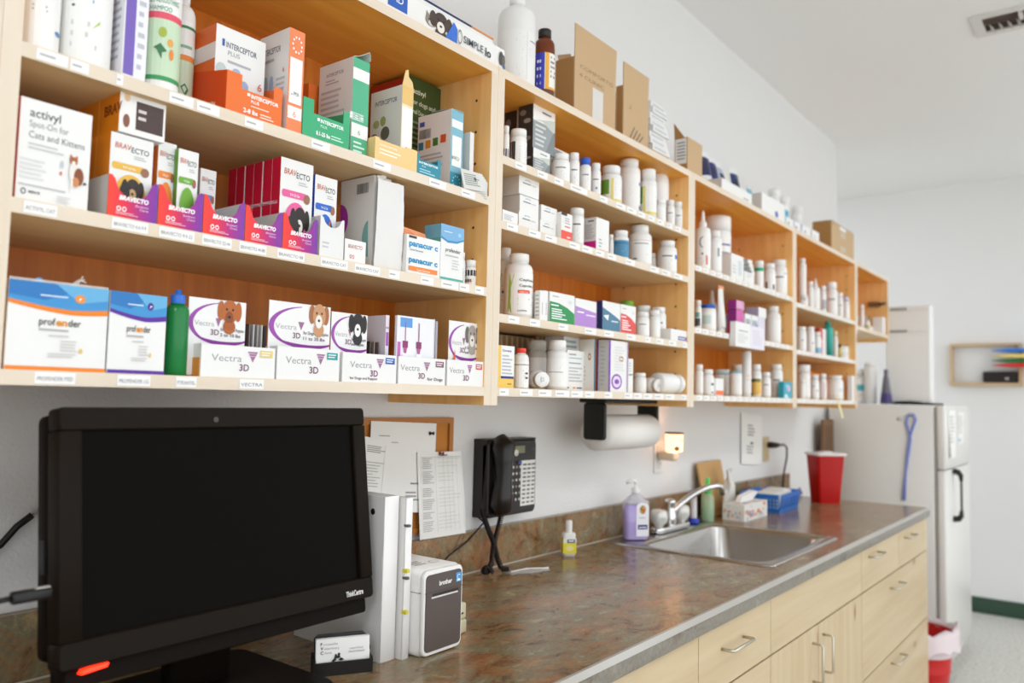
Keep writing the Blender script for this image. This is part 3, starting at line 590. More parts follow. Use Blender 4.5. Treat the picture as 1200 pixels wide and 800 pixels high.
# --- shelf A2: spot-on and chew cartons
carton('white flea spot-on carton showing a calico cat, at the left end of the middle shelf', A2, 25, 110, 112, y=-.28, d=.13, left='#e2551e', ops=[('t', .13, .83, .12, 'activyl', '#5a5c62', {'b': .012, 'w': .42}), ('t', .13, .73, .09, 'Spot-On for', '#8a8c90', {'w': .54}), ('t', .13, .62, .095, 'Cats and Kittens', '#7a7c82', {'w': .78}), ('L', .13, .5, .7, .58, 2, '#c9c9c9'), ('L', .03, .2, .45, .42, 5, '#dadada'), ('L', .03, .13, .85, .17, 1, '#c0c0c0'), ('ring', .1, .085, .035, .03, 0, 360, .35, .35, '#55565a'), ('t', .17, .075, .035, 'MERCK', '#6a6a6c', {'b': .03, 'w': .16}),
    ('e', .6, .42, .025, .04, '#c4ccd4'), ('e', .59, .33, .018, .02, '#d07a4a'), *cat_(.76, .48, .14, 1.2, '#b5693a', '#eee8e0'), ('e', .76, .36, .06, .1, '#ece6de'), ('e', .84, .33, .07, .09, '#8a4a2c'), ('e', .8, .27, .05, .05, '#d08a58'), ('r', .73, .16, .76, .28, '#f5f2ee'), ('e', .93, .27, .025, .012, '#2a2422'), ('L', .55, .03, .75, .1, 3, '#cfcfcf')])
bz = 'orange-sided chew cartons'
REDP = ['#f2442e', '#e8304c', '#b02a8c', '#7a3aa8']
TO = [('t', .22, .44, .15, 'BRAVECTO', '#ffffff', {'b': .045, 'sh': .2, 'w': .6}), ('t', .55, .33, .08, '(fluralaner)', '#f4d8f0', {'w': .27}), ('t', .64, .25, .08, 'Chews', '#f4d8f0'), ('ring', .22, .22, .045, .06, 0, 360, .4, .4, '#ffffff'), ('ring', .33, .22, .045, .06, 0, 360, .4, .4, '#ffffff'), ('L', .16, .08, .7, .15, 2, '#f6c8d8')]
tg = 'red to purple chew display trays'
tray('red-to-purple display tray nearest the cat carton, holding the orange-sided puppy carton', A2, 128, 186, 203, .1, REDP, .5, ops=TO, group=tg, inner='#dddbd7')
def chew(col, dogops, side): return dict(ops=[('t', .1, .83, .09, 'BRAV', '#c0512c', {'b': .012, 'sh': .1, 'w': .38}), ('t', .48, .81, .09, 'ECTO', '#44454c', {'b': .012, 'w': .42}), ('L', .55, .73, .9, .78, 2, '#b8b8bc'), ('r', .1, .58, .78, .66, col), ('e', .1, .62, .05, .04, col), ('t', .3, .6, .04, '9.9-22 lbs', '#ffffff', {'w': .3}), ('e', .82, .6, .1, .055, '#9a6a54'), ('e', .5, .3, .36, .24, col)]+dogops, left=side)
k = chew('#eab84a', dog(.55, .34, .3, 1.5, '#3a302c', '#c8a070')+[('e', .36, .3, .12, .14, '#2e2826')], '#e88a1a')
carton('tall chew carton with bright orange side and a black puppy in a yellow circle', A2, 142, 191.5, 124, y=-.266, uB=112, zoff=.0015, h=.118, **k, lops=[('r', .45, .0, .48, 1, '#f3b25c'), ('t', .7, .3, .07, 'BRAVECTO', '#8a3a10', {'rot': 1, 'b': .02, 'w': .35}), ('r', .1, .28, .9, .34, '#f2a860')])
carton('orange-sided chew carton lying flat on top of the black puppy carton', A2, 145, 199, 98, y=-.27, uB=94, zoff=.1215, base='#f0efec', left='#ea8c18', ops=[('r', .35, .12, .95, .72, '#4c3c38'), ('L', .4, .3, .6, .6, 2, '#d8d0cc'), ('e', .15, .75, .06, .1, '#e8c49a'), ('e', .15, .25, .07, .14, '#8a5a44')], lops=[('t', .68, .4, .3, 'BRAV', '#8a3a10', {'b': .03}), ('r', .55, 0, .57, 1, '#f3b25c')])
tray('second red-to-purple display tray along the middle shelf, with an orange and a green-striped carton', A2, 187, 239, 215.5, .13, REDP, .5, ops=TO, group=tg)
k = chew('#ee8a34', [('e', .4, .3, .2, .12, '#3a2a22')], '#ee7a24')
carton('chew carton with an orange band, tucked right of the black puppy carton', A2, 190, 211, 165, y=-.255, d=.022, zoff=.0015, **k)
k = chew('#74ad3c', [], '#5f9a2c')
carton('chew carton with a lime green band in the second red-to-purple tray', A2, 212, 247, 174, y=-.266, d=.0105, zoff=.0015, **k)
tray('third red-to-purple display tray, with only a short white carton left in it', A2, 239.5, 288, 227, .14, REDP, .5, ops=TO, group=tg)
k = chew('#4a8fd0', [], '#d8d4cc')
carton('short white chew carton standing back in the third red-to-purple tray', A2, 249, 267, 200, y=-.2, d=.03, zoff=.0015, **k)
tray('fourth red-to-purple display tray, standing empty', A2, 288.5, 332, 239.5, .15, REDP, .5, ops=TO, group=tg)
tray('fifth red-to-purple display tray holding the pink-sided carton row', A2, 332.5, 373, 248.5, .17, REDP, .5, ops=TO, group=tg)
k = chew('#e8609c', dog(.62, .32, .34, 1.5, '#2c2624', '#e8e2da')+[('e', .4, .26, .2, .14, '#2c2624')], '#d4143c')
sl = [('t', .7, .5, .4, 'BRAV', '#ffd8e0', {'rot': 1, 'b': .02, 'w': .25}), ('r', .08, .2, .92, .3, '#f4b8c4')]
for i, lb in enumerate(('pink-sided chew carton with a black and white dog, front of its row', 'crimson-sided chew carton, second back in the pink row', 'crimson-sided chew carton, third back in the pink row', 'crimson-sided chew carton, fourth back in the pink row', 'crimson-sided chew carton, fifth back in the pink row', 'crimson-sided chew carton, rearmost of the pink row')):
    kk = dict(k); 
    if i: kk = dict(left=k['left'])
    y = -.266+i*.0238; X0 = up(329.5, 183, 'Y', -.266).x; X1 = up(367, 195, 'Y', -.266).x; hh = up(329.5, 183, 'Y', -.266).z-A2-.0015
    m = MB(); m.box(0, 0, 0, X1-X0, .0232, hh, {'*': M('#ecebe8', .45), 'l': M('#d4143c', .4)})
    m.gfx(Ffront(0, 0, 0), X1-X0, hh, kk.get('ops', ())); m.gfx(Fleft(0, .0232, 0), .0232, hh, sl)
    tag(m.build('medicine_box', loc=(X0, y, A2+.0015)), lb, 'box', 'pink chew cartons in one row')
k = chew('#2f68c8', cat_(.55, .28, .4, 1.4, '#c8824a', '#f0e4d8'), '#1f48b8')
for i, lb in enumerate(('blue-sided cat carton with an orange cat in a blue circle, front of its pair', 'blue-sided cat carton right behind the orange cat carton')):
    X0, X1 = xs(377, 404, 206, -.262); hh = up(377, 206, 'Y', -.262).z-A2-.0015
    m = MB(); m.box(0, 0, 0, X1-X0, .026, hh, {'*': M('#ecebe8', .45), 'l': M('#1f48b8', .4)}); m.gfx(Fleft(0, .026, 0), .026, hh, sl)
    if not i: m.gfx(Ffront(0, 0, 0), X1-X0, hh, k['ops'])
    tag(m.build('medicine_box', loc=(X0, -.262+i*.027, A2+.0015)), lb, 'box', 'blue cat cartons')
tray('plain white display tray holding the blue-sided cat cartons', A2, 376, 404, 252, .1, ['#e9e8e5'], .25, group='plain white display trays', ops=[('L', .1, .2, .4, .4, 2, '#c8c8c8')], y=-.283)
o = carton('low white display tray printed with a red lowercase symbol, left of the crumpled carton', A2, 404.5, 429, 279, y=-.279, d=.07, ops=[('t', .15, .62, .24, 'BRAVECTO', '#b46a66', {'b': .01, 'sh': .1, 'w': .68}), ('ring', .28, .25, .05, .09, 0, 360, .4, .4, '#d0607c'), ('ring', .4, .25, .05, .09, 0, 360, .4, .4, '#d0607c')], left='#d8d6d3', name='display_tray')
o = carton('crumpled white carton with a torn bent front and a magenta half-oval on its side', A2, 443, 463, 206, y=-.262, uB=405, base='#dddbd8', left='#e6e4e1', lops=[('p', [(0, .38)]+[(.25*math.cos(math.radians(a)), .56+.18*math.sin(math.radians(a))) for a in range(-88, 92, 11)]+[(0, .74)], '#b03aae'), ('bar', .5, .82, .85, .93), ('p', [(.9, .12)]+[(.9+.2*math.cos(math.radians(a)), .32+.2*math.sin(math.radians(a))) for a in range(100, 265, 15)], '#7fb3ae')])
w, d, h = o_dims[o.name]; H2 = h*.97; wb = w*1.62
rr = random.Random(3); nx, nz = 9, 12; vs = []; fs = []
for j in range(nz+1):
    for i in range(nx+1):
        a, b = i/nx, j/nz
        vs.append((a*wb*(1-.02*b)+(i == nx)*rr.uniform(-.002, .002), -.004-.006*math.sin(b*2.6+.5*a)*b+rr.uniform(-.0011, .0011), b*(H2-.004)+.003*a*rr.uniform(.4, 1)))
for j in range(nz):
    for i in range(nx): q = j*(nx+1)+i; fs.append((q, q+1, q+nx+2, q+nx+1))
m = MB(); m.add(vs, fs, M('#e6e4e1', .5), True); m.add([(v[0], v[1]+.001, v[2]) for v in vs], [tuple(reversed(f)) for f in fs], M('#e6e4e1', .5), True)
m.build('torn_flap', o, (0, -.003, .001))
m = MB(); m.slab([(0, 0, 0), (.012, 0, -.002), (.022, 0, .004), (.026, 0, .018), (.018, 0, .012), (.01, 0, .006), (0, 0, .005)], (0, .001, 0), '#e9e7e4'); m.build('paper_curl', o, (.004, -.004, H2))
o = carton('white dewormer carton with large blue lowercase lettering printed twice and orange stripe', A2, 474.5, 514, 273, y=-.28, d=.09, ops=[('r', .05, .92, .28, .985, '#4a4a4c'), ('t', .06, .72, .2, 'panacur c', '#1f8fc0', {'b': .04, 'w': .86}), ('t', .08, .6, .07, 'Canine Dewormer', '#555558', {'b': .01, 'w': .4}), ('t', .06, .3, .2, 'panacur c', '#1f8fc0', {'b': .04, 'w': .86}), ('r', .06, .08, .92, .2, '#f08a3c'), ('t', .3, .1, .07, 'Canine Dewormer', '#fff2e4', {'b': .01, 'w': .4})])
w, d, h = o_dims[o.name]
m = MB(); m.slab([(0, .03, h-.002), (w*.92, .03, h-.002), (w*.86, .03, h+.016), (.0, .03, h+.022)], (0, .001, 0), '#f0a070'); m.gfx(Ffront(0, .03, h), w*.85, .018, [('L', .1, .3, .5, .9, 3, '#e88a50'), ('e', .5, .4, .16, .3, '#e8804c')]); m.build('back_flap', o)
carton('small carton with a blue wave top and green base stripe, right end of middle shelf', A2, 516, 543, 261, y=-.28, uB=497, left='#79b6cc', ops=[('p', [(0, .78), (.3, .72), (.7, .74), (1, .8), (1, 1), (0, 1)], '#7fb4dc'), ('p', [(0, .78), (.3, .72), (.7, .74), (1, .8), (1, .77), (.7, .7), (.3, .68), (0, .74)], '#3f8fc4'), ('e', .8, .86, .07, .035, '#a8d0ee'), ('L', .12, .86, .6, .89, 1, '#e8f4fa'), ('t', .2, .52, .1, 'profender', '#6a665c', {'b': .01, 'w': .66}), ('L', .2, .42, .8, .48, 1, '#c0c0bc'), ('L', .5, .2, .85, .4, 4, '#cfcfcf'), ('r', 0, 0, 1, .05, '#52b0a8')], lops=[('r', 0, .55, 1, .75, '#58a8a0')])
bottle('tiny white bottle half hidden behind the right end carton of the middle shelf', A2, 541, 550, 297, y=-.25, ops=[('r', .35, .1, .6, .8, '#3f4650')], group='tiny vials')
bottle('tiny white-capped vial with a near-black label band', A2, 549.5, 561, 306, y=-.262, capr=.95, caph=.26, sh=.06, ops=[('r', .1, .62, .8, 1, '#38302e'), ('r', .1, .2, .5, .4, '#8a5a50'), ('L', .3, .2, .7, .5, 3, '#9a9a98')], group='tiny vials')

# --- shelf A3: large cartons
def profender(u0, u1, vt, lb, c, dot, perf=False):
    n = 18; arc = [(i/n, .71+.10*(abs(i/n-.62))**1.5*1.6) for i in range(n+1)]
    arc2 = [(x, y-.045-.02*x) for x, y in reversed(arc)]
    x0, x1 = xs(u0, u1, vt, -.282); h = up(u0, vt, 'Y', -.282).z-A3
    ops = [('p', arc+[(1, 1), (0, 1)], '#3f93cf'), ('p', [(0, .84), (.35, .8), (.8, 1), (0, 1)], '#2b78bc'), ('p', [(.45, 1), (.7, .8), (1, .86), (1, 1)], '#68b0dc'), ('p', arc+arc2, c), ('L', .3, .84, .6, .87, 1, '#e4f2fa'), ('e', .7, .85, .055, .05, dot), ('t', .685, .83, .045, 'P', '#ffffff', {'b': .03, 'sh': .3}),
           ('t', .3, .52, .115, 'prof', '#5c5650', {'b': .012, 'w': .16}), ('t', .468, .52, .115, 'en', '#e8941c', {'b': .03, 'w': .11}), ('t', .59, .52, .115, 'der', '#5c5650', {'b': .012, 'w': .13}), ('L', .3, .44, .72, .49, 1, '#b4b2ae'), ('L', .4, .38, .7, .42, 1, '#cccac6'), ('L', .52, .22, .7, .36, 4, '#d4d2ce'), ('L', .4, .15, .7, .21, 2, '#cfcdca'), ('e', .73, .24, .02, .03, '#e8c878'), ('r', 0, 0, 1, .045, c)]
    o = carton(lb, A3, u0, u1, vt, y=-.282, d=.16, ops=ops, group='profile wave cartons', left='#dcdbd8' if not perf else '#e8e4e0')
    return o
o = profender(11, 128.5, 326, 'widest blue-topped white spot-on carton with an orange stripe and dot, perforated top', '#f08418', '#f0963c', True); del o['group']
w, d, h = o_dims[o.name]
m = MB()
for i in range(36): m.box(w*(i+.15)/36, 0, h-.0003, w*(i+.7)/36, .0012, h+.003, '#e9e8e5')
m.build('perforated_edge', o)
m = MB(); m.slab([(w*.27, .02, h), (w*.44, .02, h), (w*.36, .02, h+.008), (w*.33, .02, h+.008)], (0, .001, 0), '#5fa8dc'); m.build('back_flap', o)
m = MB()
for i in range(3): m.tube([(w*.72+i*.002, .06, h+.0015), (w*.8, .05+i*.006, h+.006), (w*.86, .05, h+.011+i*.002), (w*(.9+.02*i), .05, h+.02-i*.004)], .0012, M('#d6d2cc', .5), 5)
tag(m.build('crinkled_ribbon', loc=tuple(o.location)), 'small loose tuft of white ribbon on the orange-striped carton', 'ribbon')
o = profender(130, 196.5, 340, 'smaller blue-topped white spot-on carton with a purple stripe and dot', '#5a2a9c', '#4a2f92'); del o['group']
t = bottle('green translucent plastic bottle with a bright blue cap', A3, 196, 222.5, 340, y=-.276, body='#0e7a3a', cap='#2f6fd0', caph=.16, sh=.1, capr=.62, nozzle='flip', band=None, brough=.12, name='liquid_bottle')
PUR = '#9a4aa8'
def vectra(lb, u0, u1, vt, cu0, cu1, cvt, txt, badge, dogops, sub='for Dogs and Puppies', lines=2, dep=.1, tx=.13, cardy=-.262):
    x0, x1 = xs(u0+.4, u1-.9, vt, -.283); w = x1-x0; h = up(u0, vt, 'Y', -.283).z-A3
    asp = h/w
    ops = [('t', tx, .5, .3, 'Vectra', '#9a9a9e', {'w': .4 if not lines == 1 else .36}), ('p', [(tx+.48, .84), (tx+.62, .84), (tx+.55, .5)], '#a06c92'), ('r', tx+.47, .77, tx+.63, .785, '#e8dce6'), ('r', tx+.47, .69, tx+.63, .705, '#e8dce6'), ('t', tx+.37, .22, .3, '3D', '#7a4868', {'b': .015}), ('r', .78, .68, .96, .9, badge), ('L', .8, .72, .94, .87, 2, '#f0f0f0')]
    if txt: ops.append(('t', txt[0], txt[1], txt[2], txt[3], '#6a4a60', {'b': .012, 'w': txt[4]}))
    T = .0012
    m = MB(); m.box(0, 0, 0, w, T, h, M(WHT, .4)); m.box(0, T, 0, T, dep, h, M('#e6e4e2', .4)); m.box(w-T, T, 0, w, dep, h, M(WHT, .4)); m.box(T, dep-T, 0, w-T, dep, h, M(WHT, .4)); m.box(T, T, 0, w-T, dep-T, T, M(WHT, .4))
    m.gfx(Ffront(0, 0, 0), w, h, ops)
    o = tag(m.build('display_box', loc=(x0, -.283, A3)), lb, 'box', 'white display boxes on the bottom shelf')
    if cu0 is not None:
        c0, c1 = xs(cu0, cu1, cvt, cardy); cw = c1-c0; H = up(cu0, cvt, 'Y', cardy).z-A3-.002
        f = h/H*.92; a = 1-f
        cops = [('ring', .62, f+a*.48, .62, a*.46, 100, 255, .03, .13, PUR), ('ring', .62, f+a*.48, .62, a*.46, 215, 318, .03, .2, '#8a2a96'), ('t', .1, f+a*.42, a*.16, 'Vectra', '#b0b0b4', {'w': .34}), ('p', [(.46, f+a*.6), (.56, f+a*.6), (.51, f+a*.42)], '#a06c92'), ('t', .38, f+a*.24, a*.17, '3D', '#7a4868', {'b': .012}), ('t', .55, f+a*.34, a*.1, 'for Dogs and Puppies', '#5a5058', {'b': .012, 'w': .42}), ('t', .55, f+a*.22, a*.1, sub, '#5a5058', {'b': .012, 'w': .36})]
        cops += dogops(f, a, H/cw)
        m = MB(); m.box(0, 0, 0, cw, .0012, H, M('#efeeec', .4)); m.gfx(Ffront(0, 0, 0), cw, H, cops); m.build('header_card', o, (c0-x0, cardy+.283, .002))
    return o, x0, w, h
def packs(o, u0, u1, n, H, cols, ylo=.03, sy=.012, name='blister_pack'):
    ox = o.location.x
    for i in range(n):
        xx = up(u0+(u1-u0)*i/max(1, n-1), 380, 'Y', -.25).x-ox
        m = MB(); m.box(0, 0, 0, .0022, .055, H, M(cols[i % len(cols)], .25)); m.gfx(Fleft(0, .055, 0), .055, H, [('e', .5, .5, .25, .2, '#dcd8d6')])
        m.build(name, o, (xx, ylo+i*.0005, .0015))
o, _, _, _ = vectra('white display box with a yellow badge and a brown puppy on its card', 236, 324, 402, 222, 289, 347, None, '#e3cc7c', lambda f, a, s: dog(.7, f+a*.7, a*.62, s*.8, '#b5652e', '#8a4a24')+[('e', .7, f+a*.45, .1, a*.08, '#a85a2a')], '5 to 10 lbs')
packs(o, 291, 311, 5, .085, ('#6a6462', '#bdbab6', '#a09c9a', '#d8d6d2'))
m = MB(); m.box(-.001, .003, .0, 0, .098, .028, M('#e09030', .5)); m.gfx(Fleft(-.001, .098, 0), .095, .07, [('t', .2, .5, .2, '3D', '#7a4868')]); m.build('orange_band', o)
o, _, _, _ = vectra('white display box with a teal badge and a white and tan puppy on its card', 325, 399.5, 405, 316, 388, 351, None, '#2f9a9a', lambda f, a, s: dog(.8, f+a*.72, a*.62, s*.75, '#c8946a', '#efe8e0', ear='#a86a40'), '11 to 20 lbs')
o, _, _, _ = vectra('white display box with a blue badge and a black and white collie card', 401.5, 466, 412, 389, 431, 364.5, (.13, .1, .12, 'for Dogs and Puppies', .5), '#2f62b0', lambda f, a, s: dog(.72, f+a*.68, a*.66, s*.75, '#2a2626', '#f0ece8'), 'and Puppies')
packs(o, 433, 448, 4, .075, ('#4a403c', '#8a7c72', '#6a5c54'))
o, ox, ow, oh = vectra('white display box with a maroon badge holding clear syringe packs', 467, 523, 417, None, None, None, (.6, .16, .16, 'for Dogs', .34), '#8a5a6a', None, tx=.04)
H4 = up(462, 369, 'Y', -.265).z-A3
sp = [('r', .05, .3, .9, .9, '#f6f6f8')]
for k, uu in enumerate((468.5, 484)):
    pass
m = MB(); pw = ow*.78; m.box(0, 0, 0, pw, .006, H4-.002, M('#e9e8ee', .15, coat=.5))
ops = [('r', .08, .82, .4, .96, '#5f9ad8'), ('r', .02, .1, .98, .12, '#d0d0d8'), ('r', .02, .3, .1, .6, '#c46ab8')]
for cx in (.22, .58): ops += [('r', cx-.012, .6, cx+.012, .9, '#b06a8c'), ('r', cx-.07, .52, cx+.07, .62, '#8e3a6c'), ('p', [(cx-.05, .52), (cx+.05, .52), (cx+.03, .44), (cx-.03, .44)], '#b85a90'), ('r', cx-.07, .1, cx+.07, .44, '#f8f8fb'), ('r', cx-.06, .36, cx+.06, .375, '#a84a80')]
m.gfx(Ffront(0, 0, 0), pw, H4, ops); m.build('syringe_pack', o, (.001, .008, .0015))
m = MB(); m.box(0, 0, 0, .0018, .07, H4, M('#dfe2e8', .15)); m.build('blister_pack', o, (pw+.004, .01, .0015))
m = MB(); m.box(0, 0, 0, .006, .08, H4-.004, M('#a8a2ac', .15)); m.build('blister_pack', o, (pw+.008, .01, .0015))
for uu, c in ((450.5, '#c79ac4'), (458, '#e6e2ea')):
    pass
o2 = carton('dark purple-lidded insert card lying tilted over the clear syringe packs', A3, 486, 512, 366, y=-.15, d=.06, base='#4a2a44', zoff=.118, h=.006)
m = MB()
o3, _, _, _ = vectra('white display box with a red badge and a grey long-haired dog on its card', 524, 567.5, 421, 526.5, 560, 375, None, '#cc5a4c', lambda f, a, s: dog(.8, f+a*.62, a*.62, s*.72, '#a8a29c', '#e8e4e0', ear='#6e6862')+[('p', [(.14, f+a*.05), (.2, f+a*.3), (.22, f+a*.05)], '#e2603c')], 'over 95 lbs', tx=.06)
carton('white and purple open carton filled with packs behind the syringe box', A3, 452.5, 456.5, 369, y=-.262, d=.07, base='#e8e0ea', ops=[('r', .1, .55, .9, .75, '#a86ab8'), ('r', .0, .8, 1, .83, '#b8a8c4')])
# ================================================================== SECOND UNIT (above telephone)
B1, B2, B3, B4 = 1.8835, 1.7402, 1.5364, 1.3774
G2 = 'white plastic medicine bottles in the second shelf unit'
# --- on top
bottle('large plain white jug standing on top of the shelving, leftmost item against the wall', TOPZ, 586, 627, 0, y=-.27, caph=.08, capr=.42, sh=.16, body='#e9e8e5', cap='#eeedeb', name='supplement_jug', bz=(.05, .62), band='#ecebe8', ops=[('L', .28, .1, .6, .95, 14, '#c2c1be'), ('r', .61, .05, .613, .97, '#a8a8a6'), ('r', 0.660, 0.807, 0.780, 0.828, '#8a8a90'), ('L', .66, .5, .9, .7, 3, '#b4b4b4')])
t = bottle('amber glass bottle with black cap and blue and yellow label', TOPZ, 627, 650, 36, y=-.272, body='#6b2f0c', cap='#241c1a', caph=.12, capr=.62, sh=.14, brough=.1, name='amber_bottle', bz=(.16, .68), band='#f1eee4', ops=[('r', .0, 0, .48, 1, '#3a3fae'), *[('r', .3, .12+.2*i, .4, .2+.2*i, '#e8e6f0') for i in range(4)], ('r', .5, 0, .58, 1, '#f0b040'), ('L', .62, .3, .8, .95, 5, '#8a8a90'), ('r', .58, 0, .9, .06, '#f0b040')])
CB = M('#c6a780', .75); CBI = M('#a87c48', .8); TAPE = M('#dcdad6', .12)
def cbox(label, u0, u1, vt, d, flap=None, lean=-.02, y=-.275, open_=True, ops=(), uB=None, slots=True, group='open cardboard boxes on top of the shelving'):
    x0, x1 = xs(u0, u1, vt, y); h = up(u0, vt, 'Y', y).z-TOPZ; w = x1-x0
    if uB: d = up(uB, vt, 'X', x0).y-y
    o = thing('cardboard_box', label, 'box', (x0, y, TOPZ), 0, group); T = .003
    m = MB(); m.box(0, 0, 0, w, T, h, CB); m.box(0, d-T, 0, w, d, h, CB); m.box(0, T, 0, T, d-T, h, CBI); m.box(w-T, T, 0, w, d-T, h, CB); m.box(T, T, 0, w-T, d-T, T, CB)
    if not open_: m.box(0, 0, h-T, w, d, h, CB)
    m.gfx(Ffront(0, 0, 0), w, h, ops); m.build('carton_body', o)
    if flap: 
        m = MB(); m.slab([(0, 0, h), (w, 0, h), (w*1.02, lean, h+flap), (0, lean, h+flap)], (0, T, 0), CB); m.build('flap', o)
    return o, w, h, d
o, w, h, d = cbox('open cardboard box with a tall raised flap and faint handwriting, beside the amber bottle', 674, 722, 65, .2, flap=.085, lean=.0, uB=651, ops=[('t', .12, .84, .1, 'COMFORTIS', '#8d7048', {'b': .0, 'w': .8}), ('t', .1, .68, .1, '4 CLINIC', '#8d7048', {'w': .6}), ('r', .42, 0, .68, .62, '#d9d5cf')])
m = MB(); m.slab([(0, d*.2, h), (0, d*.85, h), (-.004, d*.85, h+.012), (-.004, d*.2, h+.006)], (.002, 0, 0), CB); m.build('side_flap', o)
o, w, h, d = cbox('second open cardboard box on the shelving, scribbled along its lower front', 731, 760, 99, .17, flap=.066, lean=.0, uB=722, ops=[('t', .3, .8, .08, '.', '#5c4c3a', {'b': .04}), ('t', .3, .6, .12, 'A J', '#5c5044', {'rot': 1, 'w': .08}), *[('p', [(.25+.12*i, .06), (.29+.12*i, .06), (.45+.12*i, .3-.03*i), (.42+.12*i, .3-.03*i)], '#5c5044') for i in range(4)]])
m = MB(); x0, _ = xs(722, 727, 112, -.24); hh = up(722, 112, 'Y', -.24).z-TOPZ
carton('narrow white printed carton squeezed between the two flap-up cardboard boxes', TOPZ, 722.5, 728, 108, y=-.25, d=.1, ops=[('L', .1, .1, .9, .9, 8, '#b0b0b4')])
for i in range(9):
    zz = TOPZ+i*.0185; x0 = up(763, 150, 'Y', -.262).x; 
    m = MB(); m.box(0, 0, 0, .115-.003*i, .1, .0182, M('#e6e5e2', .25)); m.gfx(Ffront(0, 0, 0), .11, .018, [('L', .1, .2, .8, .8, 1, '#b9bcc0')]); m.gfx(Fleft(0, .1, 0), .1, .018, [('L', .1, .2, .8, .8, 1, '#aeb1b5')])
    names_ = ('bottom', 'second lowest', 'third lowest', 'fourth lowest', 'middle', 'fourth highest', 'third highest', 'second highest', 'topmost')
    tag(m.build('sample_packet', loc=(x0+.006*math.sin(i*1.9), -.262+.004*math.cos(i*2.3), zz)), f'flat white sample packet, {names_[i]} in the pile beside the second cardboard box', 'packet', 'stacked sample packets')
o, w, h, d = cbox('small open cardboard box with a white printed side label', 806, 823, 160, .16, y=-.275, uB=790.5, group=None)
m = MB(); F = Fleft(0, d, 0); m.gfx(F, d, h, [('r', .08, .25, .92, .97, '#e6e5e2'), ('L', .2, .35, .85, .9, 6, '#8e8f92')]); m.build('side_label', o)
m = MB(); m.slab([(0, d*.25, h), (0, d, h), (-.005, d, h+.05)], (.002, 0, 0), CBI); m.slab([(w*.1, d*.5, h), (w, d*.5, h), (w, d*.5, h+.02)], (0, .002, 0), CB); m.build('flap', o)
m = MB()   # clear wrapping
rr = random.Random(11); vs = []; fs = []
for j in range(7):
    for i in range(7):
        vs.append((i*.021+rr.uniform(-.004, .004)+j*.004, rr.uniform(-.012, .012)+.01*math.sin(i), j*.022+rr.uniform(-.004, .004)-abs(i-3)*j*.0015))
for j in range(6):
    for i in range(6): q = j*7+i; fs.append((q, q+1, q+8, q+7))
m.add(vs, fs, M('#f4f4f4', .15, alpha=.28), True)
tag(m.build('plastic_wrap', loc=(up(772, 150, 'Y', -.06).x, -.06, TOPZ+.005)), 'crumpled clear plastic wrap behind the pile of sample packets', 'plastic wrap')

# --- shelf B1
bottle('small white bottle at the far left edge, before the dark-patterned cartons', B1, 589.8, 597, 148, y=-.262, group=G2, ops=[('r', .3, .1, .7, .5, '#4a4e55')])
bottle('small white bottle with a black side label, in front of the dark-patterned cartons', B1, 599, 617, 153, y=-.274, group=G2, capr=.95, caph=.2, ops=[('r', .1, 0, .38, 1, '#3c302c'), ('L', .5, .1, .8, .8, 6, '#aaaaaa')])
BK = '#3b3634'
cam_l = [('e', .3, .8, .22, .06, '#8e857c'), ('e', .6, .62, .24, .05, '#a09890'), ('e', .3, .42, .24, .06, '#9a9188'), ('e', .65, .25, .22, .05, '#8e857c'), ('e', .3, .1, .2, .04, '#a8a098')]
camo = [('r', 0, .0, 1, .62, '#9aa0a2'), ('p', [(0, .62), (.4, .66), (1, .5), (1, .8), (.6, .72)], '#c8cfc4'), ('p', [(.55, 0), (1, 0), (1, .55), (.9, .5)], '#80888a'), ('L', .1, .1, .6, .58, 5, '#d8dad8'), ('r', 0.400, 0.833, 0.800, 0.869, '#7a7a76'), ('r', 0, 0, 1, .035, '#4a4644')]
carton('black-patterned carton with grey front, upper one of the stacked pair', B1, 627, 652.5, 119, y=-.25, uB=610, zoff=.0605, left=BK, ops=camo, lops=cam_l, h=None)
carton('black-patterned carton with grey front, lower one of the stacked pair', B1, 625.5, 645, 157, y=-.262, uB=610, h=.06, left=BK, ops=camo, lops=cam_l)
carton('dark-patterned carton further back, left of the stacked grey-fronted pair', B1, 606, 611, 126, y=-.19, uB=592, left=BK, lops=cam_l)
carton('white carton with slanted grey top band, right of the lower patterned carton', B1, 646, 667, 171, y=-.22, d=.05, ops=[('p', [(0, .62), (1, .62), (1, .95), (.2, .98)], '#8e9092'), ('r', 0.200, 0.721, 0.500, 0.777, '#ffffff')])
bottle('white bottle with faint printed lines beside the slanted-band carton', B1, 645.5, 666, 181, y=-.274, group=G2, ops=LBL(n=8))
bottle('slim white bottle directly left of the blue-capped bottle', B1, 667.5, 679, 180, y=-.272, group=G2, ops=LBL())
bottle('white bottle with a bright blue cap on the upper shelf', B1, 680, 692.5, 186, y=-.272, cap='#2c5fc4', group=G2, ops=LBL())
bottle('slim white bottle directly right of the blue-capped bottle', B1, 693, 704, 192, y=-.272, group=G2, ops=LBL(('e', .5, .3, .05, .06, '#4a8ac0')))
bottle('white bottle with an olive green and yellow label, left of the tall upright jar', B1, 705, 728, 196, y=-.274, group=G2, ops=[('r', .05, .3, .42, .95, '#6da03c'), ('r', .46, 0, .52, 1, '#e8d878'), ('r', .46, 0, .95, .08, '#e8d878'), ('L', .56, .2, .9, .9, 6, '#b8b8b8')])
bottle('tall white jar with two tiny blue marks, between the green-labelled bottles', B1, 727, 751, 189, y=-.25, group=G2, caph=.12, capr=.82, ops=[('L', .25, .2, .6, .8, 7, '#c8c8c8'), ('r', .72, .7, .78, .8, '#3f6ab4'), ('r', .72, .05, .78, .15, '#3f6ab4')])
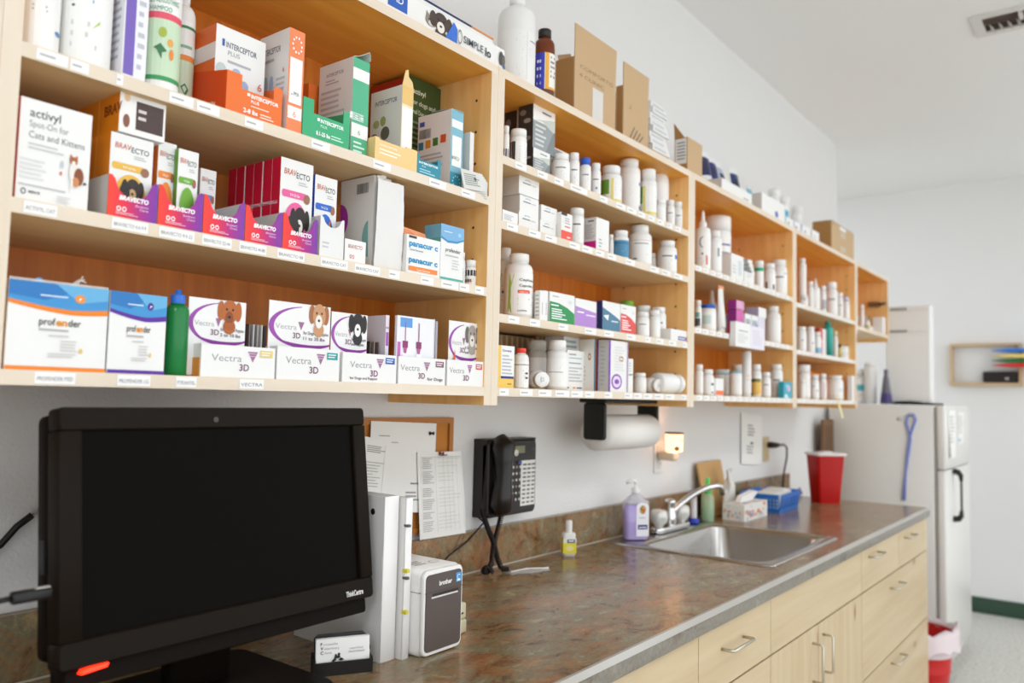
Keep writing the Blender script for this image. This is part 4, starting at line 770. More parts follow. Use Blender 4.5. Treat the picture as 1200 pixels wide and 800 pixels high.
bottle('white bottle with a leaf green strip and yellow L-shaped edging', B1, 750, 768, 199, y=-.275, group=G2, ops=[('r', .1, .4, .28, 1, '#5f9a3c'), ('r', .3, 0, .38, 1, '#e8d878'), ('r', .3, 0, .95, .1, '#e8d878'), ('L', .45, .25, .9, .9, 6, '#b8b8b8')])
bottle('largest white rounded jar on the upper shelf, behind the yellow-edged bottle', B1, 758, 783, 193, y=-.235, group=G2, caph=.14, capr=.82, sh=.12, ops=[('L', .3, .1, .7, .35, 3, '#9a9a9a'), ('L', .3, .5, .5, .6, 1, '#aaaaaa')])
bottle('small white bottle in front of the largest rounded jar', B1, 768, 780, 234, y=-.276, group=G2)
bottle('small white bottle, third from right on the upper shelf', B1, 780.5, 790.5, 235, y=-.272, group=G2, ops=LBL())
bottle('small white bottle, second from right on the upper shelf', B1, 790.5, 799.5, 237, y=-.27, group=G2, ops=LBL())
bottle('small white bottle, rightmost on the upper shelf against the end panel', B1, 799, 806, 240, y=-.262, group=G2, ops=LBL())

# --- shelf B2
arcL = lambda: [('ring', .42, .78, .16, .1, 20, 160, .25, .3, '#5a9ac4'), ('r', 0.180, 0.624, 0.580, 0.688, '#7a7c84'), ('L', .62, .6, .85, .7, 1, '#b8b8c0')]
gS = 'stacked white blue-arc cartons'
z = B2
for i, (lb, dy) in enumerate((('white carton with a blue arc, bottom one in the three-high stack', 0), ('white carton with a blue arc, middle one in the three-high stack', .004), ('white carton with a blue arc, topmost in the three-high stack', .0))):
    carton(lb, B2, 608+(0, .8, -.5)[i]*1.0, 631, 250, y=-.262+dy, d=.1, zoff=i*.0415, h=.0412, ops=arcL(), left='#d4cec8', group=gS)
for i, lb in enumerate(('white carton with a blue arc, lower one in the two-high stack', 'white carton with a blue arc, upper one in the two-high stack')):
    carton(lb, B2, 635, 653.5, 250, y=-.262, d=.09, zoff=i*.0375, h=.0372, ops=arcL(), left='#d8d4d0', group=gS)
carton('low white carton in front of the three-high stack, by the left post', B2, 589, 607, 245, y=-.28, d=.07, ops=[('L', .1, .2, .8, .7, 4, '#b4b4ba')])
carton('small upright white carton with a bright red lower third', B2, 655.5, 668.5, 247, y=-.275, d=.03, ops=[('r', 0, .0, 1, .36, '#ee5a48'), ('r', 0, .9, .5, 1, '#3a3432'), ('r', 0.300, 0.495, 0.800, 0.535, '#d8584a'), ('L', .3, .6, .8, .85, 3, '#b4b4b4'), ('r', 0.500, 0.118, 0.800, 0.166, '#ffe0dc')])
bottle('white cylinder bottle right of the red-based carton', B2, 668.5, 684, 245, y=-.274, group=G2, capr=.98, caph=.2, sh=.02, ops=LBL(n=8))
carton('white carton with a magenta block along its side', B2, 699, 714, 254, y=-.276, uB=685, ops=[('L', .2, .1, .5, .4, 3, '#b0b0b0'), ('r', 0, 0, 1, .05, '#d04a6c')], lops=[('r', 0, 0, 1, .28, '#dc1f94'), ('r', 0.300, 0.875, 0.800, 0.915, '#5c5c60'), ('L', .08, .35, .9, .8, 8, '#bcbcbc')], left='#eceae8')
bottle('thin white bottle between the magenta-block carton and the blue-labelled bottle', B2, 713, 719, 275, y=-.25, group=G2)
bottle('white bottle with a steel blue wraparound label', B2, 719, 736.5, 271, y=-.274, group=G2, ops=[('r', 0, 0, 1, 1, '#4f8db2'), ('p', [(.3, .2), (.7, .3), (.6, .7), (.35, .6)], '#a8cadc'), ('r', .1, .8, .8, .86, '#2f6a94'), ('L', .3, .3, .65, .6, 3, '#dce8f0')])
bottle('large white bottle with a thin red line above its printed label', B2, 737.5, 763, 265, y=-.274, group=G2, caph=.17, capr=.74, sh=.14, ops=[('r', .2, .94, .85, .96, '#e0a09a'), ('r', 0.350, 0.793, 0.650, 0.830, '#8a8a8e'), ('L', .35, .2, .8, .7, 5, '#c0c0c0'), ('e', .36, .16, .05, .03, '#4a5a7a')])
bottle('stubby white vial with a dark ring, behind the gap beside the large red-lined bottle', B2, 763, 771, 297, y=-.22, group=G2, ops=[('e', .5, .3, .12, .2, '#3a2c28')])
bottle('white bottle with a small blue square label, at the right end of its shelf', B2, 771.5, 792.5, 283, y=-.272, group=G2, caph=.17, capr=.78, ops=LBL(('r', .68, .62, .82, .82, '#3f7ac8')))

# --- shelf B3
gC = 'large lime-striped capsule bottles'
cep = lambda nm: [('p', [(.28, .05), (.36, .03), (.335, .3), (.34, .65), (.4, .97), (.3, .98)], '#a3c84c'), ('t', .48, .8, .085, 'Cephalexin', '#4a4c52', {'b': .02, 'w': .4}), ('t', .48, .66, .085, 'Capsules, USP', '#4a4c52', {'b': .02, 'w': .42}), ('r', .46, .5, .68, .58, '#e85a3c'), ('t', .49, .515, .045, '500 mg', '#ffffff', {'w': .15}), ('L', .46, .2, .8, .46, 4, '#bdbdbd'), ('t', .46, .06, .05, 'LUPIN', '#5a5a60', {'b': .02, 'w': .16})]
bottle('large white capsule bottle with lime stripe, half hidden behind its twin by the left post', B3, 583.5, 602, 291, y=-.2, group=gC, caph=.15, capr=.66, sh=.14, bz=(.12, .74), ops=[('p', [(.28, .05), (.36, .03), (.335, .3), (.34, .65), (.4, .97), (.3, .98)], '#a3c84c'), ('L', .4, .3, .7, .8, 6, '#9a9aa0'), ('r', .4, .5, .46, .56, '#3f6ab8')])
bottle('large white capsule bottle with lime stripe and small red strength panel', B3, 597, 628, 298, y=-.275, group=gC, caph=.13, capr=.7, sh=.14, bz=(.1, .76), ops=cep(0), th=None)
for i, (lb, ua) in enumerate((('slim white carton standing edge-on, first right of the red-panel capsule bottle', 633), ('slim white carton standing edge-on beside the green fronted carton', 637.5))):
    carton(lb, B3, ua, ua+4.5, 340, y=-.283, d=.014, ops=[('r', 0.600, 0.200, 0.700, 0.600, '#8a8a90')], lops=[('L', .1, .1, .9, .9, 6, '#c0c0c0')], group='slim white edge-on cartons')
def half(c, navy=None): return [('p', [(0, 0), (1, 0), (1, .38), (.7, .55), (.35, .66), (0, .68)], c), ('r', 0.050, 0.553, 0.350, 0.590, '#ffffff'), ('L', .08, .1, .7, .48, 5, '#ffffff'), ('r', 0.100, 0.850, 0.350, 0.878, '#a8a8ae'), ('e', .82, .75, .08, .06, '#dde4dc')]
gH = 'half-white half-coloured tablet cartons'
carton('tablet carton with white top and curved green lower panel', B3, 644.5, 673.5, 341, y=-.278, d=.11, ops=half('#2f9254'), group=gH)
carton('tablet carton with white top and lilac lower panel', B3, 674.5, 699, 349, y=-.278, d=.11, ops=[('p', [(0, 0), (1, 0), (1, .58), (0, .72)], '#b58ad2'), ('r', 0.100, 0.498, 0.400, 0.546, '#ffffff'), ('L', .5, .4, .95, .5, 1, '#f0e6f8')], group=gH)
carton('tablet carton with white top, slate blue panel and navy side', B3, 706.5, 727, 352, y=-.276, uB=700, left='#27306e', ops=[('p', [(0, 0), (1, 0), (1, .42), (.7, .55), (0, .78)], '#4f7f9a'), ('p', [(.05, .5), (.35, .55), (.3, .35)], '#ffffff'), ('L', .5, .3, .95, .4, 1, '#e0eaf0')], group=gH)
carton('tablet carton with white top and coral red curved panel', B3, 727.5, 745, 356, y=-.278, d=.1, ops=half('#e0524e'), group=gH)
bottle('white bottle with an apple green lid, peeping up behind the coral red carton', B3, 728, 743, 353, y=-.165, cap='#7fb83a', caph=.2, capr=1, sh=.02, group=G2)
bottle('small white bottle in front, first right of the coral red carton', B3, 746, 760.5, 366, y=-.275, group=G2, ops=LBL())
bottle('white bottle standing behind, with only its cap and shoulder showing', B3, 750, 767, 358, y=-.215, group=G2)
bottle('plain small white bottle in the middle of the three front ones', B3, 760.5, 773.5, 364, y=-.268, group=G2)
bottle('white bottle with a small teal corner mark on its label', B3, 770, 786, 360, y=-.262, group=G2, caph=.16, ops=LBL(('p', [(.5, .7), (.8, .7), (.8, .95), (.5, .95)], '#2f8f86'), ('r', .55, .3, .7, .4, '#5aa8a0')))
carton('white carton lying on its side with a purple printed strip at the shelf right end', B3, 787.5, 806, 385, y=-.283, d=.035, ops=[('r', .45, .1, 1, .45, '#7a74a8'), ('L', .5, .15, .95, .4, 1, '#e4e0f0')])

# --- shelf B4 (bottom)
carton('white and yellow carton with a navy stripe, at the left end of the bottom shelf', B4, 583.5, 603, 404, y=-.278, d=.06, base='#f0c860', ops=[('r', .2, .22, 1, 1, '#eeede9'), ('t', .27, .86, .07, 'Convenia', '#2f3a8a', {'b': .03, 'w': .55}), ('L', .27, .3, .9, .8, 6, '#b8bac4'), ('r', .2, .22, .98, .275, '#27307c'), ('r', 0.600, 0.079, 0.850, 0.103, '#8a6a20')])
bottle('white squared bottle with a red cap, beside the yellow-edged carton', B4, 602.5, 619.5, 408, y=-.276, cap='#ee4b3c', caph=.12, capr=.62, sh=.16, group=G2, bz=(.02, .74), ops=[('r', .2, .86, .8, .89, '#6a6a6c'), ('L', .3, .2, .7, .8, 6, '#b8b8bc'), ('r', .02, .3, .16, .7, '#27307c'), ('e', .66, .55, .06, .04, '#4a4a4c'), ('e', .66, .38, .06, .04, '#4a4a4c')])
bottle('tall bottle with a frosted grey cap, standing behind the tipped-over bottle', B4, 619.5, 640, 399, y=-.2, body='#c9c5bd', cap='#cfccc6', capr=.97, caph=.2, group=G2)
def lying(label, z, u, v, r, L, rotz, cap='#f0efec', pitch=90, y=None, group=G2, ops=(), roll=0, capr=.8):
    p = up(u, v, 'Z', z+r) if y is None else up(u, v, 'Y', y)
    t = thing('pill_bottle', label, 'bottle', (p.x, p.y, z+r), (90, 0, rotz), group)
    hb = L*.72
    m = MB(); m.lathe([(0, 0), (r*.9, 0), (r, r*.1), (r, hb-r*.1), (r*.95, hb), (r*.88, hb+L*.05), (r*.72, hb+L*.1), (r*.7, hb+L*.12)], M('#eeedea', .35), seg=26); m.build('body', t)
    m = MB(); m.lathe([(r*.7, 0), (r*capr, 0), (r*capr, L*.16), (r*capr*.94, L*.17), (0, L*.17)], M(cap, .4), base=hb+L*.11, seg=26)
    m.gfx(lambda a, b, e: (a-r*.5, b-r*.5, hb+L*.281+e), r, r, [('ring', .5, .5, .6, .6, 0, 360, .06, .06, '#d4d3d0'), ('r', .3, .2, .38, .8, '#8a9a9a'), ('L', .45, .25, .8, .75, 4, '#b4b4b4')]); m.build('cap', t)
    m = MB(); F0 = Fcyl(r+.0003, 0, 0, hb*.1, roll); lw = r*4.2
    m.gfx(lambda a, b, e: F0(a-lw/2, b, 0), lw, hb*.75, [('r', 0, 0, 1, 1, '#f4f3f0')], True); m.gfx(lambda a, b, e: F0(a-lw/2, b, e), lw, hb*.75, ops, True); m.build('paper_label', t)
    return t
lying('white bottle tipped on its side with its round lid toward the camera', B4, 620, 440, .0225, .085, -32, y=-.2, ops=LBL())
bottle('large white bottle with a wide ribbed cap, right of the tipped bottle', B4, 642, 665, 399, y=-.272, group=G2, caph=.2, capr=.82, sh=.12, ops=[('L', .25, .15, .65, .85, 9, '#b0b0b0'), ('r', .25, .5, .6, .52, '#6a6a6c')])
for i, (u0, u1, lb) in enumerate(((584, 626, 'brown corrugated carton at the back of the bottom shelf, left one'), (627.5, 661, 'brown corrugated carton at the back of the bottom shelf, right one'))):
    carton(lb, B4, u0, u1, 391.5+i*.6, y=-.13, d=.1, base='#8f6d48', ops=[('r', k/14, 0, k/14+.025, 1, ('#6e5030', '#b89a72')[k % 2]) for k in range(14)], group='brown corrugated cartons')
carton('white printed carton high at the back, above the coloured-dot carton', B4, 663, 681, 393, y=-.2, d=.06, ops=[('L', .1, .3, .9, .95, 7, '#9ab4bc')])
carton('white carton with a row of blue and orange dots along its base', B4, 666, 685.5, 410, y=-.245, d=.05, ops=[('e', .08, .07, .04, .02, '#27407c'), ('r', .35, .055, .5, .085, '#e86a3c'), ('r', .58, .055, .9, .085, '#27407c'), ('r', 0.100, 0.670, 0.800, 0.699, '#8a9aa0'), ('L', .1, .2, .9, .6, 5, '#b8bcc0'), ('r', .1, .8, .85, .82, '#6ab0b8'), ('L', .1, .86, .7, .94, 1, '#a0a0a0')])
carton('white carton side with a copper round badge and teal edge', B4, 695.5, 697.2, 397, y=-.275, uB=678, base='#3f6a84', left='#e4e0da', lops=[('e', .7, .66, .1, .07, '#b07a4c'), ('e', .7, .66, .06, .035, '#e8d4b8'), ('L', .2, .1, .5, .5, 5, '#c8c4be')])
carton('tall white carton with purple edge stripe and purple oval emblem', B4, 713.5, 736, 398, y=-.277, uB=700, left='#e2ded8', ops=[('r', 0, 0, .1, 1, '#7a3fa8'), ('e', .65, .65, .12, .06, '#b07a4c'), ('e', .65, .65, .07, .03, '#e8d4b8'), ('e', .42, .2, .27, .15, '#8a48b0'), ('e', .42, .2, .21, .115, '#e6d8f0'), ('e', .42, .2, .12, .05, '#8a48b0'), ('r', .95, 0, 1, 1, '#b89ac8'), ('L', .3, .4, .85, .9, 9, '#e0dede')], lops=[('L', .3, .1, .8, .9, 10, '#cfcbc4'), ('r', 0, 0, .12, 1, '#6a2f94')])
carton('slender white carton right of the purple oval emblem carton', B4, 736.5, 742, 420, y=-.272, d=.05, ops=[('r', .1, .5, .9, .55, '#8a9a9a'), ('L', .1, .6, .9, .9, 4, '#c8c8c8')])
bottle('short wide white tub lying behind the tilted-label bottle', B4, 742.5, 757, 427, y=-.25, group=G2, caph=.2, capr=.9, h=.058)
lying('white bottle lying with a slanted printed label, left of the orange-labelled one', B4, 750, 441, .0235, .075, -14, y=-.185, ops=LBL(), roll=.6)
t = lying('large white bottle lying sideways with an orange label and its lid to the right', B4, 769, 445, .031, .108, 80, y=-.245, roll=1.4, capr=.92, ops=[('r', .3, .3, .7, .95, '#f0a050'), ('L', .35, .4, .65, .85, 3, '#fbe4c8'), ('r', .3, .0, .7, .12, '#f4c48c')])

# ================================================================== THIRD UNIT
C1, C2, C3 = 1.7852, 1.5885, 1.3774
G3 = 'white plastic medicine bottles in the third shelf unit'
bottle('white squeeze bottle with pointed nozzle and a blue crescent on its front', C1, 815, 832.5, 247, y=-.272, nozzle='cone', caph=.28, capr=.5, sh=.06, group=G3, bz=(.05, .8), ops=[('ring', .5, .72, .14, .16, 100, 260, .1, .25, '#3a7aa8'), ('e', .45, .4, .03, .03, '#3a5a9c'), ('r', .56, .1, .62, .36, '#e2685c'), ('L', .3, .1, .5, .3, 3, '#c0c8d0')])
bottle('wide white screw-top tub behind the pointed squeeze bottle', C1, 826, 855.5, 255, y=-.215, caph=.22, capr=1.0, sh=.0, group=G3, name='tub', ops=[('r', 0.500, 0.735, 0.750, 0.775, '#6a6aa0'), ('r', 0.520, 0.552, 0.720, 0.584, '#8a8a9c'), ('L', .45, .1, .8, .4, 4, '#b8bcc4')])
bottle('slim flip-top white bottle in front of the wide tub', C1, 831, 845.5, 271, y=-.275, caph=.16, capr=.75, sh=.06, group=G3, ops=[('r', .55, .5, .62, .8, '#8a8a8e')])
z = C1
for i in range(4):
    nm = ('bottom', 'second', 'third', 'top')[i]
    carton(f'grey-sided flat white carton, {nm} one of the stepped pile behind the tub', C1, 877+1.5*(3-i)-.5, 884-i*1.0+.5, 297, y=-.27, d=.04, zoff=.041+i*.0125, h=.012, left='#b4b8b8', lops=[('L', .2, .2, .9, .8, 1, '#9aa4a4')], group='stepped pile of flat cartons')
carton('white carton below the stepped pile of flat cartons', C1, 872.5, 884, 297, y=-.276, d=.045, h=.0405, lops=[('r', .6, .2, .85, .8, '#c4c8cc')], ops=[('L', .2, .5, .8, .9, 2, '#c8c8c8')])
carton('white printed carton in front of the wide tub base, left of the stepped pile', C1, 857, 871.5, 296, y=-.276, d=.05, ops=[('r', .55, .2, .85, .8, '#d4d8da'), ('L', .1, .2, .5, .6, 3, '#cccccc')])
bottle('small white bottle with a green band below its lid', C1, 884.5, 894.5, 306, y=-.27, group=G3, capr=1, caph=.2, sh=.02, ops=[('r', 0, .85, 1, 1.05, '#20a878')])
bottle('white bottle with two dark bars on its label', C1, 895, 908.5, 309, y=-.27, group=G3, ops=[('r', .3, .05, .38, .5, '#4a4c50'), ('r', .6, .05, .68, .35, '#4a4c50')])
bottle('broad white bottle with small blue tick, rightmost on its shelf', C1, 908.5, 926, 307, y=-.27, group=G3, caph=.18, ops=LBL(('r', .6, .9, .8, .93, '#5a8ac0')))
bottle('slim white bottle just behind the broad rightmost one', C1, 899, 908, 305, y=-.2, group=G3)
# C2
bottle('slim white bottle with teal and black side label at the unit left post', C2, 815, 822, 352, y=-.262, group=G3, ops=[('r', .1, .6, .6, .9, '#2f9a94'), ('r', .1, .1, .6, .55, '#44525a')])
bottle('white bottle with a blue snap lid near the unit left post', C2, 820.5, 838.5, 357, y=-.27, cap='#2a60bc', caph=.14, capr=.9, sh=.08, group=G3, ops=[('r', .3, .3, .55, .8, '#c8dcd8'), ('L', .6, .2, .8, .7, 4, '#c0c8c8')])
bottle('white cone-nozzled bottle with orange tip, standing behind the blue-lidded bottle', C2, 827, 841, 335, y=-.16, nozzle='cone', cap='#f0e8e0', caph=.5, capr=.7, sh=.03, group=G3)
t = thing('ointment_tube', 'tall tapered white tube with an orange end crimp', 'tube', (up(846.5, 388, 'Y', -.262).x, -.255, C2), 0)
H = up(846, 335, 'Y', -.26).z-C2
m = MB(); prof = []
n = 9; vs = []; fs = []
for j in range(n+1):
    f = j/n; a = .018*(1-.25*f*0); b = .018*(1-f)+.002
    for i in range(18): q = 2*math.pi*i/18; vs.append(((.017+.004*f)*math.cos(q), b*math.sin(q), .02+(H-.02)*f))
for j in range(n):
    for i in range(18): k = (i+1) % 18; fs.append((j*18+i, j*18+k, (j+1)*18+k, (j+1)*18+i))
m.add(vs, fs, M('#eceae6', .35), True); m.build('tube_body', t)
m = MB(); m.lathe([(.016, 0), (.016, .019), (.012, .02)], M('#f4f2ee', .4)); m.build('cap', t)
m = MB(); m.box(-.0215, -.003, H-.012, .0215, .003, H+.001, M('#eda37a', .5)); m.build('crimp', t)
carton('magenta carton with a pink lower half, standing below its twin', C2, 863, 871, 355, y=-.255, uB=853, base='#d86ab0', left='#9c3a9a', h=.1, lops=[('r', 0, 0, 1, .42, '#e0148c')], ops=[('r', 0, 0, 1, .5, '#e84a9c')], group='magenta cartons')
carton('short magenta carton with pink end, stacked on the taller magenta one', C2, 863, 872, 342, y=-.258, uB=853, base='#e0a8c8', left='#a83aa0', zoff=.101, h=.03, group='magenta cartons')
o = carton('lavender-sided white carton raised above the row of white cartons', C2, 889, 898, 343, y=-.258, uB=874, left='#b4a8c4', zoff=.092, h=.036)
for i, (a, b, lb) in enumerate(((873, 880, 'white carton with a grey window print, left of the matching pair'), (880.8, 888.5, 'white carton with a grey and blue window print, right of the matching pair'))):
    carton(lb, C2, a, b, 355+i*3, y=-.262, d=.09, h=.09, ops=[('r', .1, .45, .9, .8, '#b8c0c8'), ('L', .15, .5, .85, .78, 3, '#8a92a0')]+([('r', .7, .5, .9, .65, '#4a62b0')] if i else []), left='#e2e0dc', group='window print cartons')
carton('white carton standing under the lavender-sided one, right of the printed pair', C2, 889, 896.5, 360, y=-.262, d=.09, h=.09, base='#dcd8e4')
x0 = up(862, 380, 'Y', -.31).x; x1 = up(896, 380, 'Y', -.31).x; z0 = up(880, 408, 'Y', -.31).z; z1 = up(862, 376, 'Y', -.31).z
t = thing('information_leaflet', 'folded white printed leaflet hanging over the shelf edge below the magenta cartons', 'leaflet', (x0, -.31, z0))
for k in range(2):
    m = MB(); w = (x1-x0)/2; m.box(0, 0, 0, w-.001, .019, z1-z0-.004*k, M(('#efeeec', '#e9e4ee')[k], .5)); m.gfx(Ffront(0, 0, 0), w, z1-z0, [('r', 0.200, 0.635, 0.800, 0.675, '#a0a0a0'), ('L', .15, .15, .85, .55, 5, '#d4d4d4')] if not k else [('L', .15, .15, .85, .8, 7, '#d4d0dc')]); m.build('panel', t, (k*w, 0, 0))
m = MB(); m.box(0, .019, .0, x1-x0, .0215, .03, '#efeeec'); m.build('clip_back', t)
bottle('large round-shouldered white bottle right of the hanging leaflet', C2, 897, 914.5, 359, y=-.262, group=G3, caph=.15, capr=.72, sh=.16)
bottle('ribbed white bottle at the right post, beside the round-shouldered one', C2, 915.5, 928, 377, y=-.27, group=G3, capr=1, caph=.2, sh=.02, ops=[('r', 0, .3, 1, .34, '#e4d8c4'), ('r', 0, .7, 1, .74, '#e4d8c4')])
# C3
bottle('narrow tall white bottle at the left end of the bottom shelf, third unit', C3, 814.5, 824, 427, y=-.262, group=G3)
bottle('white bottle with small black printed blocks, second on the third unit bottom shelf', C3, 825, 837.5, 433, y=-.275, group=G3, capr=.85, ops=[('L', .25, .2, .6, .9, 7, '#a8a8ac'), ('r', .6, .55, .78, .7, '#5a5a5e'), ('r', .6, .05, .78, .12, '#3a3a3e')])
carton('white carton with an orange lower strip', C3, 837.5, 846.5, 443, y=-.277, d=.05, ops=[('r', 0, .04, 1, .3, '#f07a50')])
bottle('wide white tub with a pale blue rim, left of the green-edged tub', C3, 838, 854, 433, y=-.2, group=G3, name='tub', cap='#dfeaec', caph=.1, capr=1, sh=.02, ops=[('r', 0, 1.0, 1, 1.06, '#5ab4cc')])
bottle('wide white tub with a dark green edge stripe and pale blue rim', C3, 855, 869, 435, y=-.262, group=G3, name='tub', cap='#7cc4d4', caph=.07, capr=1, sh=.02, ops=[('r', .12, 0, .24, .9, '#1f8a4c'), ('L', .35, .6, .7, .8, 2, '#9ab8a8')])
bottle('beige-lidded bottle half hidden behind the two pale blue rimmed tubs', C3, 858, 870, 427, y=-.16, group=G3, body='#d8c8b4')
m = MB(); r = .0155; H = up(874.5, 411, 'Y', -.262).z-C3
t = bottle('tallest slim white tube with small orange marks, standing upright', C3, 870, 880, 411, y=-.272, name='ointment_tube', cat='tube', capr=.95, caph=.03, sh=.01, cap='#e8d4c8', band='#edebe8', ops=[('e', .55, .45, .05, .02, '#f0a070'), ('e', .55, .35, .05, .02, '#f0a070')])
bottle('white bottle with a yellow and dark green fruit label', C3, 881, 892, 427, y=-.27, group=G3, ops=[('r', .1, 0, .75, .8, '#eec66a'), ('r', .1, .68, .7, .85, '#3a4a1c'), ('e', .6, .15, .12, .1, '#e07a30'), ('r', .1, 0, .3, .08, '#3a4a1c')])
bottle('white bottle first right of the fruit-labelled one', C3, 892.5, 903, 436, y=-.27, group=G3, ops=LBL())
bottle('white bottle behind with a broad cap, above the front pair of bottles', C3, 896, 908, 427, y=-.2, group=G3)
bottle('large white bottle left of the turquoise carton', C3, 903.5, 917.5, 427, y=-.262, group=G3, caph=.16, ops=LBL())
carton('small turquoise and pink patterned carton at the unit right post', C3, 918.5, 928, 447, y=-.284, d=.022, base='#38a8bc', ops=[('p', [(0, .05), (.6, 0), (.3, .3)], '#e8f0f0'), ('e', .6, .6, .2, .2, '#e0b4d0'), ('e', .35, .75, .15, .12, '#8ad0dc')])

# ================================================================== FOURTH UNIT
D1, D2, D3 = 1.7704, 1.5768, 1.3774
G4 = 'white plastic medicine bottles in the fourth shelf unit'
bottle('tall thin white bottle leaning at the top left of the fourth unit', D1, 936, 944.5, 303, y=-.255, group=G4, caph=.1, capr=.8, sh=.03)
bottle('low white jar with a dark brown spot, below the tall thin one', D1, 936.5, 946.5, 342, y=-.278, group=G4, ops=[('e', .45, .9, .12, .2, '#5a3428')], h=.05)
bottle('white bottle with soft grey label, beside the pointed-nozzle bottle', D1, 946.5, 953, 330, y=-.255, group=G4)
bottle('white pointed-nozzle bottle in the fourth unit', D1, 951, 960.5, 326, y=-.272, nozzle='cone', caph=.28, capr=.5, sh=.06, group=G4)
bottle('white bottle with pale grey panel, right of the pointed nozzle', D1, 960.5, 968, 335, y=-.272, group=G4, ops=[('r', .4, .1, .8, .7, '#b8bcc4')])
bottle('largest white bottle in the middle of the fourth unit upper shelf', D1, 967, 981, 331, y=-.262, group=G4, caph=.2, ops=LBL())
bottle('white bottle stepping down right of the largest, upper shelf', D1, 981, 988, 343, y=-.27, group=G4, ops=LBL())
bottle('small white bottle with bluish lid, second from right on that shelf', D1, 988, 994.5, 348, y=-.27, cap='#c4c8e4', group=G4)
bottle('last small white bottle by the right post of the fourth unit upper shelf', D1, 994, 999.5, 353, y=-.262, group=G4)
bottle('round white bottle with tiny blue dots, left end of the middle shelf, fourth unit', D2, 934, 944.5, 383, y=-.27, group=G4, caph=.14, capr=.9, ops=[('e', .5, .6, .05, .05, '#8a8ab4')])
bottle('round white bottle with a tiny blue dot, second on the middle shelf, fourth unit', D2, 944.5, 954.5, 383, y=-.262, group=G4, caph=.14, capr=.9, ops=[('e', .6, .5, .05, .05, '#8a8ab4')])
bottle('short white bottle with a light blue base label, before the red-backed carton', D2, 954.5, 962, 389, y=-.275, group=G4, ops=[('r', .3, 0, .8, .4, '#8ac0e0')])
carton('red-topped carton with navy and white stripes, left of the turquoise bottle', D2, 960.5, 968, 384, y=-.262, d=.05, base='#e4e2e0', left='#c44438', ops=[('r', 0, .55, .45, 1, '#c44438'), ('r', 0, 0, .18, .55, '#2c3a8c'), ('r', .2, 0, .4, .5, '#d46a7c')])
bottle('turquoise shampoo bottle with a white label', D2, 964, 976, 373, y=-.235, body='#3fbdb4', cap='#2aa89c', caph=.17, capr=.5, sh=.14, name='shampoo_bottle', band=None)
bottle('slim white bottle with cream top, right of the turquoise bottle', D2, 976.5, 981.5, 388, y=-.27, group=G4, cap='#e8dcb4')
bottle('tiny amber-yellow vial with a dark cap at the shelf front', D2, 982.5, 985.8, 403, y=-.28, body='#d8b84a', cap='#3a3430', band=None, name='vial', caph=.25)
for i, lb in enumerate(('low wide white jar, lower of the two stacked by the right post', 'low wide white jar, upper of the two stacked by the right post')):
    bottle(lb, D2, 986.5, 1000, 400, y=-.262, group='stacked low white jars', name='jar', r=.034, h=.033, zoff=i*.0335, caph=.35, capr=1, sh=0)
bottle('white jar with a wide overhanging lid, left end of the bottom shelf, fourth unit', D3, 934.5, 949, 427.5, y=-.262, group=G4, name='jar', caph=.24, capr=1, sh=.02, h=None)
bottle('slender white bottle in front of the wide-lidded jar', D3, 937, 944, 445, y=-.281, r=.011, group=G4, ops=[('L', .3, .1, .7, .8, 5, '#c8b8b0')])
bottle('white bottle with small blue speckles, left of the pink-striped one', D3, 950, 959.5, 439, y=-.27, group=G4, ops=[('e', .4, .8, .06, .04, '#5a8ac0'), ('e', .6, .5, .06, .04, '#8a6aa8'), ('r', .1, 0, .16, 1, '#e8a8a0')])
bottle('white bottle with thin pink vertical stripes', D3, 959.5, 968.5, 438, y=-.262, group=G4, ops=[('r', .5, 0, .55, 1, '#e8a0a8'), ('r', .7, 0, .74, 1, '#e8b0b4')])
bottle('round white bottle with a sky blue spot on its label', D3, 969, 987.5, 440, y=-.27, group=G4, caph=.16, ops=[('e', .62, .55, .06, .1, '#4aa0dc'), ('r', .1, .1, .9, .2, '#ece4c8')])
carton('bright orange carton with a white oval at the back of the bottom shelf', D3, 962, 984, 436, y=-.13, d=.08, base='#f08a30', left='#f07a1c', ops=[('e', .35, .25, .16, .2, '#f6eee4')])
carton('narrow white carton against the right post, beside the bright orange carton', D3, 998.2, 1001.5, 440, y=-.283, d=.02)
m = MB(); p = up(983, 470, 'Y', -.29)
m.slab([(0, 0, 0), (.028, 0, 0), (.062, -.012, -.078), (.034, -.012, -.078)], (0, .0015, 0), M('#ecdfa6', .5)); tag(m.build('yellow_strip', loc=(p.x-.02, -.2885, ZB1-.004)), 'pale yellow paper strip dangling from the bottom shelf edge', 'paper strip')
# fifth (short cupboard)
E1 = 1.7515
bottle('tall slim white bottle at the left of the short cupboard', E1, 1007.5, 1012.5, 357, y=-.262, capr=.9, group='white bottles in the short cupboard')
bottle('low white jar with yellow and green label in the short cupboard', E1, 1012.5, 1019.5, 376, y=-.27, capr=.9, name='jar', ops=[('r', .3, .1, .55, .9, '#5a7a3a'), ('r', .55, .1, .8, .9, '#e0c04a')], group='white bottles in the short cupboard')
carton('grey-lidded white carton at the back of the short cupboard', E1, 1019, 1032, 370, y=-.2, d=.1, ops=[('r', 0, .5, 1, 1, '#b4b4ac'), ('r', 0, .93, 1, 1, '#6e6e68')])
carton('low white carton at the front of the short cupboard', E1, 1022, 1033, 381, y=-.25, d=.04)
carton('upright white carton against the right wall of the short cupboard', E1, 1034, 1037.5, 371, y=-.28, d=.05)

